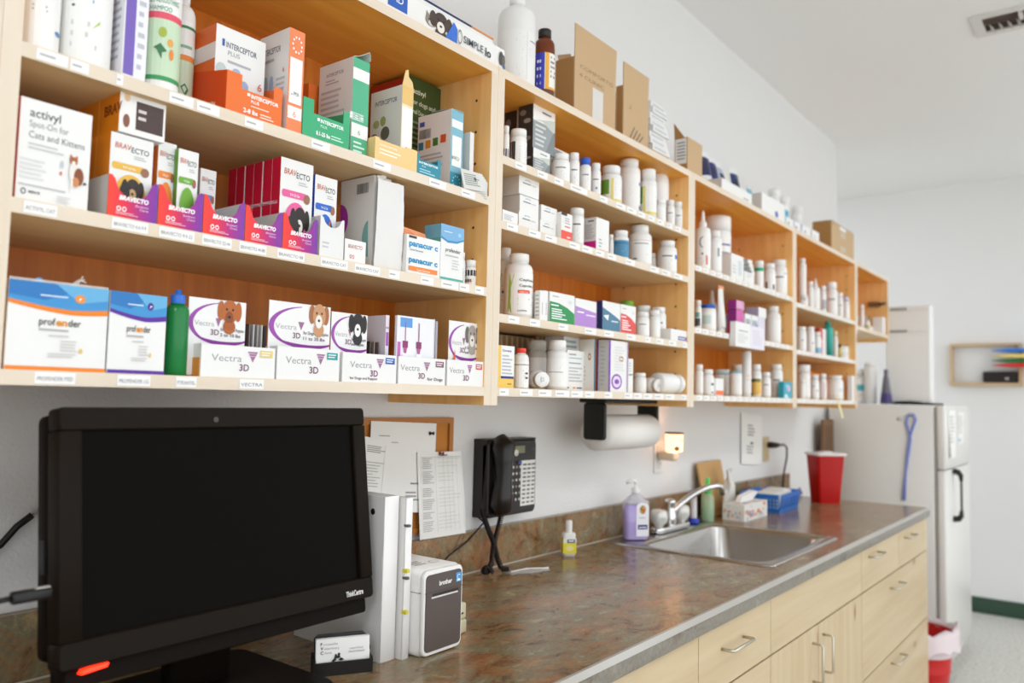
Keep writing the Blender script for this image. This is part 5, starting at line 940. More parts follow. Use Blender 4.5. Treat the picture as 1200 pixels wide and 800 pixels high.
# ================================================================== ON TOP: pouches, trays, cartons
def pouch(label, u, v, w, h, c, rx, rz, y=-.2, zb=None):
    p = up(u, v, 'Y', y); vs = []; fs = []; nx, nz = 6, 7
    for sd in (1, -1):
        for j in range(nz+1):
            for i in range(nx+1):
                a, b = i/nx, j/nz; bul = math.sin(math.pi*a)*min(1, b*6)*(1-b**3)*.016+.0006
                vs.append(((a-.5)*w*(1-.15*b*(1-b)), -sd*bul, b*h))
    N_ = (nx+1)*(nz+1)
    for sd in range(2):
        for j in range(nz):
            for i in range(nx):
                q = sd*N_+j*(nx+1)+i; f = (q, q+1, q+nx+2, q+nx+1); fs.append(f if sd == 0 else f[::-1])
    m = MB(); mm = [M('#e9e9ea', .3), M(c, .3), M(c, .3)]
    b0 = len(m.v); m.add(vs, fs, mm[0], True)
    ci = m.mi(mm[1]); di = m.mi(M('#2c2f4a', .35))
    for k in range(len(fs)):
        jj = (k % (nx*nz))//nx; ii = k % nx
        if 3 <= jj <= 5 and k < nx*nz: m.m[k] = ci
        if jj == 4 and ii in (1, 2, 3) and k < nx*nz: m.m[k] = di
    o = m.build('treat_pouch', loc=(p.x, y, (zb or TOPZ)+.004), rot=(rx, 0, rz)); return tag(o, label, 'pouch', 'soft white pouches on top of the shelving')
def top_tray(label, u0, u1, v0, d, y=-.272, ops=(), side='#cfcdc8'):
    x0, x1 = xs(u0, u1, v0, y); h = up(u0, v0, 'Y', y).z-TOPZ; w = x1-x0; T = .002
    m = MB(); m.box(0, 0, 0, w, T, h, WHT); m.box(0, d-T, 0, w, d, h, WHT); m.box(0, T, 0, T, d-T, h, side); m.box(w-T, T, 0, w, d-T, h, WHT); m.box(T, T, 0, w-T, d-T, T, WHT)
    m.gfx(Ffront(0, 0, 0), w, h, ops)
    return tag(m.build('cardboard_tray', loc=(x0, y, TOPZ)), label, 'tray', 'white open trays on top of the shelving')
top_tray('white open tray holding dark-blue-printed pouches, on top of the third unit', 846, 881, 208, .2, ops=[('L', .7, .2, .95, .5, 1, '#b0b4c0')])
top_tray('white open tray with a small blue logo, holding tilted jars, above the third unit', 893, 920, 225, .2, ops=[('e', .62, .3, .07, .16, '#5a6ab0')])
for i, (u, c, lb, rz) in enumerate(((832, '#2c2f5a', 'white pouch with a black and navy panel, leftmost of the soft pouches', -25), (841, '#33366a', 'white pouch with navy panel leaning right, second of the soft pouches', -10), (850, '#aeb4c8', 'pale pouch with a washed blue panel, third of the soft pouches', 5), (868, '#2a3a68', 'white pouch with a navy window, directly above the left white tray', -20), (884, '#6ab8d0', 'low pouch with an aqua panel between the two white trays', 12))):
    pouch(lb, u, 210+i*6, .062, (.17, .165, .16, .175, .14)[i], c, -10, rz*.4, y=-.2+.0*(i % 2))
for i, (u0, u1, vt, c, lb, tl) in enumerate(((899, 907, 213, '#8a8f94', 'white jar with a grey striped label tilted in the right tray', 30), (908, 920, 203, '#3fb0cc', 'white jar with a turquoise label tilted in the right tray', 32), (922, 938, 204, '#e8e8ea', 'white jar with a navy oval label, tilted rightmost in the right tray', 34))):
    p = up((u0+u1)/2-8, 226, 'Y', -.2)
    bottle(lb, TOPZ+.006, u0, u1, vt, h=.235, r=.026, y=-.185+.004*i, tilt=(-6, tl, 0), zoff=.004, name='jar', group='tilted jars in the right white tray', capr=1, caph=.2, sh=.02, ops=[('r', .1, .1, .9, .85, c)]+([('e', .5, .5, .14, .2, '#2c3a78')] if i == 2 else []))
for i, (u0, u1, vt, lb, cc) in enumerate(((919, 929, 252, 'small white carton with a teal edge, first right of the logo tray', '#5aa8b8'), (930, 938, 258, 'small white carton with blue side print, second right of the logo tray', '#5a78b8'), (939, 950, 262, 'small white carton with a faint blue mark, third right of the logo tray', '#a8b4d0'), (951, 960, 268, 'small white carton, fourth right of the logo tray, beside the closed box', '#c8ccd8'))):
    carton(lb, TOPZ, u0, u1, vt, y=-.272, d=.06, ops=[('e', .4, .4, .12, .14, cc), ('r', 0, 0, .1, 1, cc)], lops=[('r', .6, .2, .9, .8, cc)], group='small white cartons on top of the shelving')
o, w, h, d = cbox('closed plain cardboard box at the far end on top of the shelving', 974.5, 1000.5, 257.5, .2, open_=False, uB=952, ops=[('r', .35, .84, .62, .97, '#eceae4'), ('r', .38, .6, .6, .8, '#c6b8a0'), ('r', .38, .1, .6, .3, '#c6b8a0')], group=None)
# ================================================================== COUNTER: COMPUTER
CT = .91
BLK = M('#1b150f', .5, spec=.1); BLK2 = M('#140f0b', .55, spec=.08); SCR = M('#0b0705', .4, spec=.05)
mon = thing('computer_monitor', 'large black all-in-one computer with blank screen and red power light', 'monitor', (.471, -.327, 1.304), 0)
mon.rotation_euler = (0, 0, .01)
th = .12924
Rm = Matrix.Rotation(-th, 4, 'X')   # top leans back
def mb_tilt(m): m.v = [tuple(Rm @ Vector(v)) for v in m.v]; return m
m = MB(); x0, x1, zt, zb = -.028, .469, .0295, -.282
m.rbox(x0, 0, -.249-.0005, x0+.028, .03, 0, BLK, .002); m.rbox(.443, 0, -.249-.0005, x1, .03, 0, BLK, .002)
m.rbox(x0, 0, 0, x1, .03, zt, BLK, .006, 3, 'Y'); m.rbox(x0, 0, zb, x1, .03, -.249, BLK, .006, 3, 'Y')
m.gfx(Ffront(0, -.0008, 0), 1, 1, [('t', .409, -.2735, .0115, 'ThinkCentre', '#dcdad6', {'b': .03, 'w': .036}), ('e', .185, .012, .004, .004, '#45403c')])
mb_tilt(m); m.build('bezel', mon)
m = MB(); m.box(0, .006, -.249, .443, .02, 0, SCR); mb_tilt(m); m.build('screen', mon)
m = MB(); m.rbox(-.0265, .03, -.275, .467, .062, .024, BLK2, .01, 3, 'Y'); mb_tilt(m); m.build('back_housing', mon)
m = MB(); m.rbox(-.016, .012, -.306, .461, .05, -.2825, BLK2, .004, 2, 'Y'); mb_tilt(m); m.build('speaker_bar', mon)
m = MB(); m.slab([(-.002, -.001, -.289), (.028, -.001, -.2865), (.0305, -.001, -.2825), (.001, -.001, -.2845)], (0, .012, 0), M('#ff2a12', .4, emit=4)); mb_tilt(m); m.build('power_light', mon)
m = MB(); m.rbox(.17, .06, -.388, .27, .09, -.06, BLK2, .008); m.build('stand_neck', mon)
m = MB(); m.rbox(.06, -.08, -.394, .36, .17, -.378, BLK2, .02, 4); m.build('stand_base', mon)
m = MB(); m.box(-.0300, .035, -.17, -.0268, .05, -.13, M('#0f0d0c')); mb_tilt(m); m.build('port', mon)
# usb stick cable
p = up(62, 692, 'X', .44)
t = thing('usb_cable', 'black cable with a small connector plugged into the left side of the monitor', 'cable', (p.x, p.y, p.z))
m = MB(); m.rbox(-.045, -.007, -.008, -.003, .007, .006, M('#141110', .4), .004, 3, 'X'); m.box(-.022, -.0075, .0065, -.006, -.002, .008, M('#b8b4ae', .4)); m.build('connector', t)
m = MB(); m.tube([(-.045, 0, -.001), (-.06, .004, -.003), (-.08, .02, -.012), (-.1, .05, -.04), (-.11, .07, -.1), (-.13, .08, -.19), (-.16, .09, -.2035)], .0032, M('#14110f', .5)); m.build('cord', t)
a = up(0, 638, 'Y', -.01); b = up(38, 603, 'Y', -.02); c = up(66, 590, 'Y', -.03)
t = thing('wall_cable', 'thick black cable curving behind the monitor with a frayed grey end', 'cable', (a.x, -.012, a.z))
m = MB(); m.tube([(-.2, 0, -.09), (-.1, 0, -.055), (0, 0, 0), ((b.x-a.x)*.5, -.003, (b.z-a.z)*.6), (b.x-a.x, -.008, b.z-a.z)], .0055, M('#151210', .45)); m.build('sheath', t)
m = MB()
for k in range(3): m.tube([(b.x-a.x, -.008, b.z-a.z), ((b.x+c.x)/2-a.x, -.01, (b.z+c.z)/2-a.z+.004+.003*k), (c.x-a.x+.08, -.012, c.z-a.z+.012)], .0018, M('#a39c92', .5), 6)
m.build('wires', t)
p = up(57, 618, 'Y', -.005)
m = MB(); m.lathe([(.036, 0), (.036, .006), (.03, .009), (0, .009)], M('#cfc9bd', .4), T=Matrix.Rotation(math.pi/2, 4, 'X'), seg=32); m.gfx(Ffront(-.02, -.0092, -.02), .04, .04, [('r', .1, .3, .5, .34, '#8a8478'), ('r', .1, .6, .5, .64, '#8a8478')])
tag(m.build('wall_outlet', loc=(p.x+.022, -.0005, p.z)), 'round cream wall outlet mostly hidden behind the monitor edge', 'outlet')
# dark device with warning triangle at lower left
p = up(60, 792, 'Y', -.3)
t = thing('network_device', 'low black device with tiny white marks at the bottom left corner', 'device', (.36, -.34, CT))
m = MB(); m.rbox(0, 0, 0, .12, .2, .035, M('#141110', .5), .006); m.gfx(Ffront(0, 0, 0), .12, .035, [('p', [(.62, .35), (.7, .35), (.66, .85)], '#d8d4cc'), ('L', .3, .6, .45, .9, 1, '#a89070'), ('L', .3, .2, .45, .45, 1, '#a89070')]); m.build('case', t)

# business card holder
p0 = up(367.4, 794.2, 'Z', CT); p1 = up(436.7, 786.6, 'Z', CT); dv = p1-p0; W = dv.length
t = thing('card_holder', 'small black holder for business cards in front of the white binders', 'card holder', (p0.x, p0.y, CT)); t.rotation_euler = (0, 0, math.atan2(dv.y, dv.x))
m = MB(); K = M('#0f0c0b', .35)
m.box(0, 0, 0, W, .003, .021, K); m.box(0, .03, 0, W, .034, .03, K); m.box(0, .003, 0, .003, .03, .024, K); m.box(W-.003, .003, 0, W, .03, .024, K); m.box(.003, .003, 0, W-.003, .03, .004, K)
m.slab([(.004, .026, .02), (W-.004, .026, .02), (W-.004, .034, .05), (W-.01, .035, .0555), (.01, .035, .0555), (.004, .034, .05)], (0, .003, 0), K); m.build('tray', t)
for i in range(5):
    m = MB(); a = .0045; h = .05; w = W-.008
    m.slab([(a, .008+i*.0016, .0055), (a+w, .008+i*.0016, .0055), (a+w, .016+i*.0016, .0055+h-.002), (a, .016+i*.0016, .0055+h-.002)], (0, .0008, 0), M('#eeede9', .5))
    if i == 0:
        F = lambda x, y, e: (a+x, .008+y*.16-e, .0055+y)
        m.gfx(F, w, h-.002, [('t', .08, .8, .13, 'P', '#1e1a18', {'b': .03}), ('t', .14, .8, .1, 'rineville', '#8a8784', {'w': .26}), ('t', .08, .67, .13, 'V', '#1e1a18', {'b': .03}), ('t', .15, .67, .1, 'eterinary', '#8a8784', {'w': .28}), ('t', .08, .53, .14, 'C', '#1e1a18', {'b': .03}), ('t', .16, .54, .1, 'linic', '#8a8784', {'w': .13}), ('t', .62, .63, .075, 'Large & Small', '#5c5956', {'w': .25}), ('t', .6, .53, .075, 'Animal Hospital', '#5c5956', {'w': .3}),
            ('e', .39, .42, .06, .05, '#1d1818'), ('e', .42, .5, .025, .05, '#1d1818'), ('e', .36, .48, .02, .04, '#1d1818'), ('p', [(.28, .3), (.35, .42), (.38, .32)], '#1d1818'), ('p', [(.4, .33), (.46, .4), (.52, .33), (.46, .3)], '#1d1818'), ('p', [(.26, .27), (.34, .33), (.34, .29)], '#1d1818')])
    tag(m.build('business_card', loc=(p0.x, p0.y, CT)), ('front white business card with clinic lettering in the black holder', 'second business card behind the lettered front one', 'third business card behind the lettered front one', 'fourth business card behind the lettered front one', 'rearmost business card in the black holder')[i], 'card', 'business cards in the holder').rotation_euler = t.rotation_euler

# binders
q0 = up(443.5, 776, 'Z', CT); q1 = up(457.5, 774, 'Z', CT); ang = math.atan2(q1.y-q0.y, q1.x-q0.x)
PL = M('#eceae8', .28)
def binder(label, loc, ang, w, d, h, holes):
    t = thing('ring_binder', label, 'binder', loc, 0, 'white upright binders'); t.rotation_euler = (0, 0, ang)
    m = MB(); m.rbox(0, 0, 0, w, .003, h, PL, .0012, 2); m.build('spine', t)
    for k, x in enumerate((0, w-.0028)):
        m = MB(); m.box(x, .0032, 0, x+.0028, d, h, PL)
        if k == 0 and holes: m.gfx(Fleft(0, d, 0), d, h, [('e', 1-.03/d, .9, .0055/d, .0055/h, '#16120f'), ('e', 1-.03/d, .08, .0055/d, .0055/h, '#16120f')])
        m.build('cover', t)
    m = MB(); m.box(.004, .006, .004, w-.004, d-.012, h-.01, M('#f1efe8', .6)); m.build('pages', t)
    return t
dz = up(451, 582, 'Y', -.355).z-CT
b1 = binder('white ring binder with two black rivets on its cover, nearest the monitor', (.9605, -.357, CT), -.02, .0325, .235, dz, True)
nx, ny = math.cos(ang), math.sin(ang)
W1 = (q1-q0).length+.0055
t = binder('white folder stack with yellow index tabs, between the rivet binder and label printer', (.9965, -.372, CT), -.01, .0155, .22, dz-.004, False)
for k, (z, c, L_) in enumerate(((.81, '#5a564e', .004), (.53, '#d8cc3c', .006), (.49, '#5a564e', .004), (.28, '#d8cc3c', .006))):
    m = MB(); m.box(-.0012, -.007, dz*z, .005, .004, dz*z+L_, M(c, .5)); m.build('index_tab', t)
t = thing('hanging_clip', 'silver bulldog clip with a yellow tag on papers above the label printer', 'clip', (up(484, 600, 'Y', -.2).x, -.17, 1.0))
m = MB(); c0 = up(484, 590, 'Y', -.17); zz = c0.z-1.0; m.tube([(0, 0, zz), (.006, 0, zz-.012), (.010, 0, zz-.03), (.012, 0, zz-.045)], [.003, .005, .006, .003], M('#c9c5be', .25, 1)); m.build('clip_jaw', t)
m = MB(); m.tube([(.012, 0, zz-.045), (.008, 0, zz-.07), (.004, 0, zz-.09)], .0025, M('#5c5850', .4)); m.tube([(.009, 0, zz-.068), (.002, 0, zz-.09), (-.006, 0, .0-.03)], .003, M('#dcc83a', .5)); m.tube([(-.006, 0, -.03), (-.008, .0, -.0895)], .002, M('#5c5850', .4)); m.build('tag_cord', t)

# label printer
r0 = up(491, 771.7, 'Z', CT); r1 = up(532.5, 754.5, 'Z', CT); dv = r1-r0; W = dv.length; ang = math.atan2(dv.y, dv.x)
H = up(496, 667, 'Y', -.385).z-CT
t = thing('label_printer', 'white and grey desktop label printer right of the binders', 'printer', (1.0185, -.392, CT)); t.rotation_euler = (0, 0, .01); W = .1045
PW = M('#efedea', .3)
m = MB(); m.rbox(0, .004, 0, W, .17, H, PW, .012, 5, 'Y'); m.build('body', t)
m = MB(); m.rbox(.001, -.004, .002, W-.001, .0045, H-.002, PW, .012, 5, 'Y'); m.build('front_rim', t)
m = MB(); m.rbox(.006, -.006, .009, W-.006, -.0035, H-.009, M('#574c48', .45), .008, 4, 'Y')
m.gfx(Ffront(0, -.006, 0), W, H, [('r', .02, .735, .98, .742, '#3c3431'), ('r', .2, .68, .86, .72, '#2a2422'), ('r', .18, .665, .84, .685, '#d8d4ce'), ('t', .36, .8, .075, 'brother', '#f2f0ec', {'b': .03, 'w': .32}), ('r', .78, .79, .92, .9, '#3c9ad8'), ('r', .81, .8, .89, .82, '#e8f4fa'), ('ring', .85, .85, .04, .03, 30, 300, .2, .2, '#ffffff')]); m.build('front_panel', t)
m = MB(); m.gfx(lambda a, b, e: (a, b, H+.0002+e), W, .16, [('ring', .7, .25, .12, .05, 0, 300, .15, .15, '#6a6662'), ('L', .2, .2, .5, .4, 3, '#a8a49e')]); m.build('top_print', t)
m = MB(); m.box(-.0006, .002, H*.735, W+.0006, .17, H*.742, M('#8a857e')); m.build('seam', t)
m = MB(); m.rbox(-.004, .03, H*.7, .0, .045, H*.86, M('#d4d0ca', .3), .002); m.build('latch', t)
# beige label dispenser
t = thing('tape_dispenser', 'small beige plastic box with dark lettering right of the label printer', 'dispenser', (1.148, -.352, CT)); t.rotation_euler = (0, 0, .1)
m = MB(); m.rbox(0, 0, 0, .044, .05, .0255, M('#cfc6a4', .4), .004, 3, 'X'); m.build('base', t)
m = MB(); m.rbox(.001, .001, .0262, .043, .05, .056, M('#d8cfae', .4), .004, 3, 'X'); m.gfx(Ffront(0, .001, .026), .042, .03, [('r', 0.300, 0.345, 0.800, 0.465, '#3a342a')]); m.build('lid', t)
m = MB(); m.rbox(.043, .02, .034, .047, .03, .044, M('#d4a83c', .4), .001); m.build('button', t)

# ================================================================== WALL ITEMS
# cork board with pinned papers
cz1 = 1.303
t = thing('cork_board', 'brown wood-framed cork board on the wall behind the monitor', 'board', (1.0, 0, 1.03))
m = MB(); m.box(.014, -.008, .014, .5, -.0005, cz1-1.03-.014, M('#c07c34', .85)); m.build('cork_panel', t)
m = MB(); FW2 = M('#b3722c', .5)
m.box(0, -.014, 0, .515, -.0005, .014, FW2); m.box(0, -.014, cz1-1.03-.014, .515, -.0005, cz1-1.03, FW2); m.box(0, -.014, .014, .014, -.0005, cz1-1.03-.014, FW2); m.box(.501, -.014, .014, .515, -.0005, cz1-1.03-.014, FW2); m.build('frame', t)
def sheet(label, pts, y, ops, grp='papers pinned to the cork board', c='#eeede8'):
    P = [up(u, v, 'Y', y) for u, v in pts]   # TL TR BR BL
    nx, nz = 6, 8; vs = []; 
    for j in range(nz+1):
        for i in range(nx+1):
            a, b = i/nx, j/nz; top = P[0].lerp(P[1], a); bot = P[3].lerp(P[2], a); q = top.lerp(bot, b)
            vs.append((q.x-P[0].x, -.0025*math.sin(b*3)*(.3+a)-.003*b*b, q.z-P[0].z))
    fs = [(j*(nx+1)+i, (j+1)*(nx+1)+i, (j+1)*(nx+1)+i+1, j*(nx+1)+i+1) for j in range(nz) for i in range(nx)]
    m = MB(); m.add(vs, fs, M(c, .6), True)
    m.add([(v[0], v[1]+.0004, v[2]) for v in vs], [f[::-1] for f in fs], M(c, .6), True)
    def F(a, b, e):
        A, B = a, 1-b; top = P[0].lerp(P[1], A); bot = P[3].lerp(P[2], A); q = top.lerp(bot, B); return (q.x-P[0].x, -.0025*math.sin(B*3)*(.3+A)-.003*B*B-.0003-e, q.z-P[0].z)
    m2 = []
    for op in ops:   # subdivide long rows vertically is not needed; rows are thin
        m2.append(op)
    m.gfx(F, 1, 1, m2)
    return tag(m.build('paper_sheet', loc=(P[0].x, y, P[0].z)), label, 'paper', grp)
sheet('largest plain typed letter pinned with a black pin to the cork board', ((435, 493), (511.5, 496), (504, 600), (430, 600)), -.0165, [('L', .12, .83, .36, .85, 1, '#8a8884'), ('L', .3, .76, .42, .78, 1, '#9a9894'), ('L', .62, .3, .8, .34, 1, '#8a8884'), ('L', .55, .12, .82, .24, 3, '#9a9894')])
sheet('partly hidden table printout left of the plain typed letter', ((400, 506), (455, 516), (446, 600), (392, 600)), -.022, [('L', .55, .8, .95, .9, 4, '#8c8a86'), *[('L', .1, .1+.04*k, .98, .12+.04*k, 1, '#a8a6a2') for k in range(15)], ('r', .93, .05, .935, .92, '#b0aeaa')])
rows = []
for k in range(40):
    y = .08+k*.0215
    if k in (6, 11, 18, 24, 25, 33): continue
    rows.append(('L', .07, y, .32, y+.012, 1, '#8e8c88'))
    if k % 2: rows.append(('L', .4, y, .9, y+.008, 1, '#b8b6b2'))
for x in (.34, .52, .62, .72, .82, .93): rows.append(('r', x, .07, x+.006, .94, '#c4c2be'))
rows += [('r', .05, .94, .93, .944, '#a8a6a2'), ('r', .45, .955, .62, .97, '#6a6864')]
sheet('price table printout pinned with a red pin, hanging below the cork board corner', ((489, 530), (540, 528.5), (544.5, 624), (491, 632.5)), -.0225, rows)
for u, v, y, c, lb in ((503.5, 507.5, -.017, '#171412', 'black push pin in the plain typed letter'), (515, 531, -.023, '#9a1f1f', 'red push pin holding the price table printout')):
    p = up(u, v, 'Y', y); m = MB(); m.lathe([(.0045, 0), (.0045, .002), (.0022, .003), (.0022, .008), (.004, .009), (.004, .011), (0, .0115)], M(c, .35), T=Matrix.Rotation(math.pi/2, 4, 'X') @ Matrix.Rotation(.3, 4, 'Y'), seg=14)
    tag(m.build('push_pin', loc=(p.x, y-.0005, p.z)), lb, 'pin', 'push pins on the cork board')
# telephone
YF = -.058
def pw(u, v, y=YF): return up(u, v, 'Y', y)
x0 = pw(574.5, 560).x; x1 = pw(631, 560).x; zt = pw(600, 514).z; zb = pw(600, 604).z
t = thing('desk_telephone', 'black corded office telephone mounted on the wall', 'telephone', (x0, 0, zb))
W, H = x1-x0, zt-zb
PB = M('#221b19', .4)
m = MB(); m.slab([(0, -.03, 0), (0, -.001, 0), (0, -.001, H), (0, -.046, H)], (W, 0, 0), PB); m.build('back_shell', t)
m = MB(); m.rbox(.0, -.05, .0, W, -.028, H-.004, PB, .012, 4, 'Y')
F = lambda a, b, e: (a, -.0503-e, b)
ops = [('r', .42, .78, .76, .93, '#16100e'), ('r', .46, .80, .74, .9, '#7c7c5e'), ('r', .66, .1, .965, .7, '#e4e2dc')]
for r_ in range(10):
    for c_ in range(3): ops.append(('r', .69+.095*c_, .13+.056*r_, .755+.095*c_, .155+.056*r_, '#7a7874'))
for r_ in range(6):
    for c_ in range(3): ops.append(('e', .47+.07*c_, .2+.085*r_, .018, .018, '#c9c4bc' if (r_+c_) % 3 else '#8e3a34' if r_ == 0 else '#8a8680'))
ops += [('r', .58, .66, .64, .7, '#3c4a9c'), ('ring', .88, .85, .03, .02, 0, 360, .4, .4, '#4a4442')]
m.gfx(F, W, H, ops); m.build('face', t)
m = MB(); P = [(W*.13, -.056, .012), (W*.13, -.072, .03), (W*.14, -.075, H*.3), (W*.14, -.078, H*.5), (W*.14, -.078, H*.72), (W*.13, -.078, H*.92), (W*.13, -.062, H+.004)]
m.tube(P, [.012, .03, .028, .022, .024, .032, .018], M('#1d1715', .3), 16); hs = m.build('handset', t)
m = MB(); c0 = pw(597.5, 529, -.105); m.lathe([(.0085, 0), (.0085, .0008), (0, .001)], M('#cfccc4', .5), T=Matrix.Rotation(math.pi/2, 4, 'X') @ Matrix.Rotation(0, 4, 'Y'), seg=18); m.build('round_sticker', hs, (W*.13+.018, -.1055, H*.84))
def coil(path, r=.0055, turns=26, wr=.0021):
    path = [Vector(p) for p in path]; L = [0]
    for a, b in zip(path, path[1:]): L.append(L[-1]+(b-a).length)
    out = []; n = turns*9
    for k in range(n+1):
        s = L[-1]*k/n; i = max(j for j in range(len(L)-1) if L[j] <= s+1e-9); f = (s-L[i])/(L[i+1]-L[i]); c = path[i].lerp(path[i+1], f)
        tt = (path[i+1]-path[i]).normalized(); a = tt.orthogonal().normalized(); b = tt.cross(a); q = 2*math.pi*k/9
        out.append(c+(a*math.cos(q)+b*math.sin(q))*r)
    return out
def rel(u, v, y): p = up(u, v, 'Y', y); return (p.x-x0, p.y, max(p.z, CT+.0095)-zb)
m = MB(); K2 = M('#171210', .4)
m.tube(coil([rel(589, 598, -.05), rel(584, 618, -.05), rel(578, 640, -.05), rel(576, 660, -.055), rel(570, 672, -.07)], turns=34), .0021, K2, 6)
m.tube(coil([rel(564, 597, -.035), rel(571, 617, -.04), rel(579, 637, -.05), rel(583, 655, -.06), rel(588, 668, -.075), rel(596, 676, -.09)], turns=40), .0021, K2, 6)
m.tube(coil([rel(570, 672, -.07), rel(566, 668, -.075), rel(572, 664, -.08), rel(576, 671, -.08)], turns=9, r=.006), .0022, K2, 6)
m.build('coiled_cord', t)
a = up(567, 612, 'Y', -.024); b = up(548, 634, 'Y', -.024); c = up(524, 651, 'Y', -.03)
m = MB(); m.tube([(0, .02, .012), (a.x-a.x, 0, 0), (b.x-a.x, 0, b.z-a.z), (c.x-a.x, -.01, c.z-a.z), (c.x-a.x-.12, -.03, CT+.0025-a.z)], .0022, M('#1a1513', .5))
tag(m.build('telephone_line', loc=(a.x, a.y, a.z)), 'thin black cable running down the wall from the telephone behind the label printer', 'cable')
# bag of clear tubing
p = up(618, 670, 'Z', CT)
t = thing('plastic_sleeve', 'clear wrinkled plastic sleeve lying on the counter below the telephone', 'sleeve', (p.x, p.y, CT))
m = MB(); rr = random.Random(2)
vs = []; fs = []
for i in range(10):
    for j in range(5): vs.append((-.06+i*.0135, -.022+j*.011+.004*math.sin(i), .002+.007*math.sin(math.pi*(i+.5)/10)*rr.uniform(.4, 1)*(1 if 0 < j < 4 else .1)))
for i in range(9):
    for j in range(4): q = i*5+j; fs.append((q, q+5, q+6, q+1))
m.add(vs, fs, M('#dcd9d4', .12, alpha=.55), True); m.build('film', t); t.rotation_euler = (0, 0, -.35)
m = MB(); m.tube([(-.05, 0, .004), (0, .006, .006), (.05, -.002, .004), (.065, 0, .004)], .0035, M('#e8e6e2', .3)); m.build('tube_end', t)

# paper towel holder and roll
ya = -.14; L_, R_ = up(700, 506, 'Y', ya), up(757, 500, 'Y', ya)
zc = up(722, 506, 'Y', ya).z; rr_ = .052
t = thing('paper_towel_holder', 'black bracket under the shelf holding the paper towels', 'holder', (L_.x-.02, ya, ZB0))
m = MB(); KB = M('#1c1f1c', .5); LL = R_.x-L_.x+.04
m.rbox(-.01, -.045, -.012, LL+.01, .045, -.0005, KB, .004, 2); m.build('mount_plate', t)
for k, xx in enumerate((0, LL-.014)):
    m = MB(); m.rbox(xx, -.036, zc-ZB0-.02, xx+.012, .036, -.012, KB, .01, 4, 'X'); m.build('arm', t)
m = MB(); m.tube([(.01, 0, zc-ZB0), (LL-.01, 0, zc-ZB0)], .012, KB, 14); m.build('spindle', t)
m = MB(); T = Matrix.Translation((0, 0, 0)) @ Matrix.Rotation(math.pi/2, 4, 'Y')
Lr = LL-.03
m.lathe([(.0195, 0), (rr_, 0), (rr_, Lr), (.0195, Lr), (.0195, 0)], M('#efece6', .8), T=T, seg=40); tag(m.build('paper_towel_roll', loc=(L_.x-.007, ya, zc)), 'white paper towel roll hanging under the shelf above the counter', 'paper towel roll')

# plug-in wax warmer
p = up(770, 536, 'Y', -.004)
def plate(name, label, u, v, c='#e9e6e0', w=.07, h=.115):
    p = up(u, v, 'Y', -.004); t = thing(name, label, 'outlet', (p.x, 0, p.z))
    m = MB(); m.rbox(-w/2, -.006, -h/2, w/2, -.0004, h/2, M(c, .35), .006, 3, 'Y'); m.build('cover_plate', t)
    for s in (-1, 1):
        m = MB(); m.rbox(-.017, -.0085, s*.027-.016, .017, -.006, s*.027+.016, M(c, .35), .008, 4, 'Y'); m.gfx(Ffront(-.017, -.0085, s*.027-.016), .034, .032, [('r', .28, .4, .34, .7, '#3a3430'), ('r', .62, .4, .68, .7, '#3a3430'), ('e', .5, .2, .07, .08, '#3a3430')]); m.build('socket', t)
    return t
plate('wall_outlet', 'white outlet plate behind the glowing plug-in warmer', 772, 535)
q = up(789.5, 519, 'Y', -.06)
t = thing('plug_in_warmer', 'small glowing plug-in wax warmer with mottled shade and dark rim', 'night light', (q.x, -.062, q.z))
m = MB(); m.lathe([(.026, -.03), (.03, -.028), (.032, .034), (.029, .034), (.027, -.026)], M('#ffc89a', .5, emit=2.2), seg=28); 
m.gfx(Fcyl(.0312, 0, 0, -.03), .1, .06, [('e', -.25, .2, .1, .14, '#b8744a'), ('e', .1, .6, .12, .1, '#c48a5a'), ('e', .3, .15, .1, .12, '#a8643c'), ('e', -.1, .75, .12, .1, '#c8906a')]); m.build('shade', t)
m = MB(); m.lathe([(0, -.026), (.012, -.02), (.014, 0), (.01, .016), (0, .02)], M('#fff2dc', .5, emit=14), seg=16); m.build('bulb', t)
m = MB(); m.lathe([(.029, .034), (.0335, .033), (.0335, .038), (.029, .038), (.029, .034)], M('#4a2a18', .4), seg=28); m.build('rim', t)
m = MB(); m.rbox(-.03, -.012, -.062, .012, .05, -.031, M('#d8c4a8', .4), .01, 4, 'Y'); m.build('plug_body', t)

# ================================================================== COUNTER: SINK AREA
def put(u, v): p = up(u, v, 'Z', CT); return p
p = put(672, 652)
t = thing('spray_bottle', 'small hand sanitizer spray bottle with a yellow and blue label', 'bottle', (p.x, p.y+.017, CT), -42)
m = MB(); m.rbox(-.019, -.013, 0, .019, .013, .066, M('#e6e6e0', .15, alpha=1), .009, 4); m.build('body', t)
m = MB(); F = Ffront(-.0192, -.0133, .009); m.box(-.0194, -.0135, .009, .0194, .0135, .05, M('#e8de3c', .4)); m.gfx(Ffront(-.0194, -.0135, .009), .0388, .041, [('r', 0, .72, 1, 1, '#e8e8e2'), ('r', .3, .72, .9, .95, '#23358c'), ('r', 0.400, 0.810, 0.800, 0.890, '#ffffff'), ('e', .5, .35, .3, .2, '#f0e69a')]); m.build('label', t)
m = MB(); m.lathe([(.009, 0), (.0095, .028), (.008, .034), (0, .034)], M('#f1f0ec', .3), base=.066, seg=18); m.build('spray_cap', t)
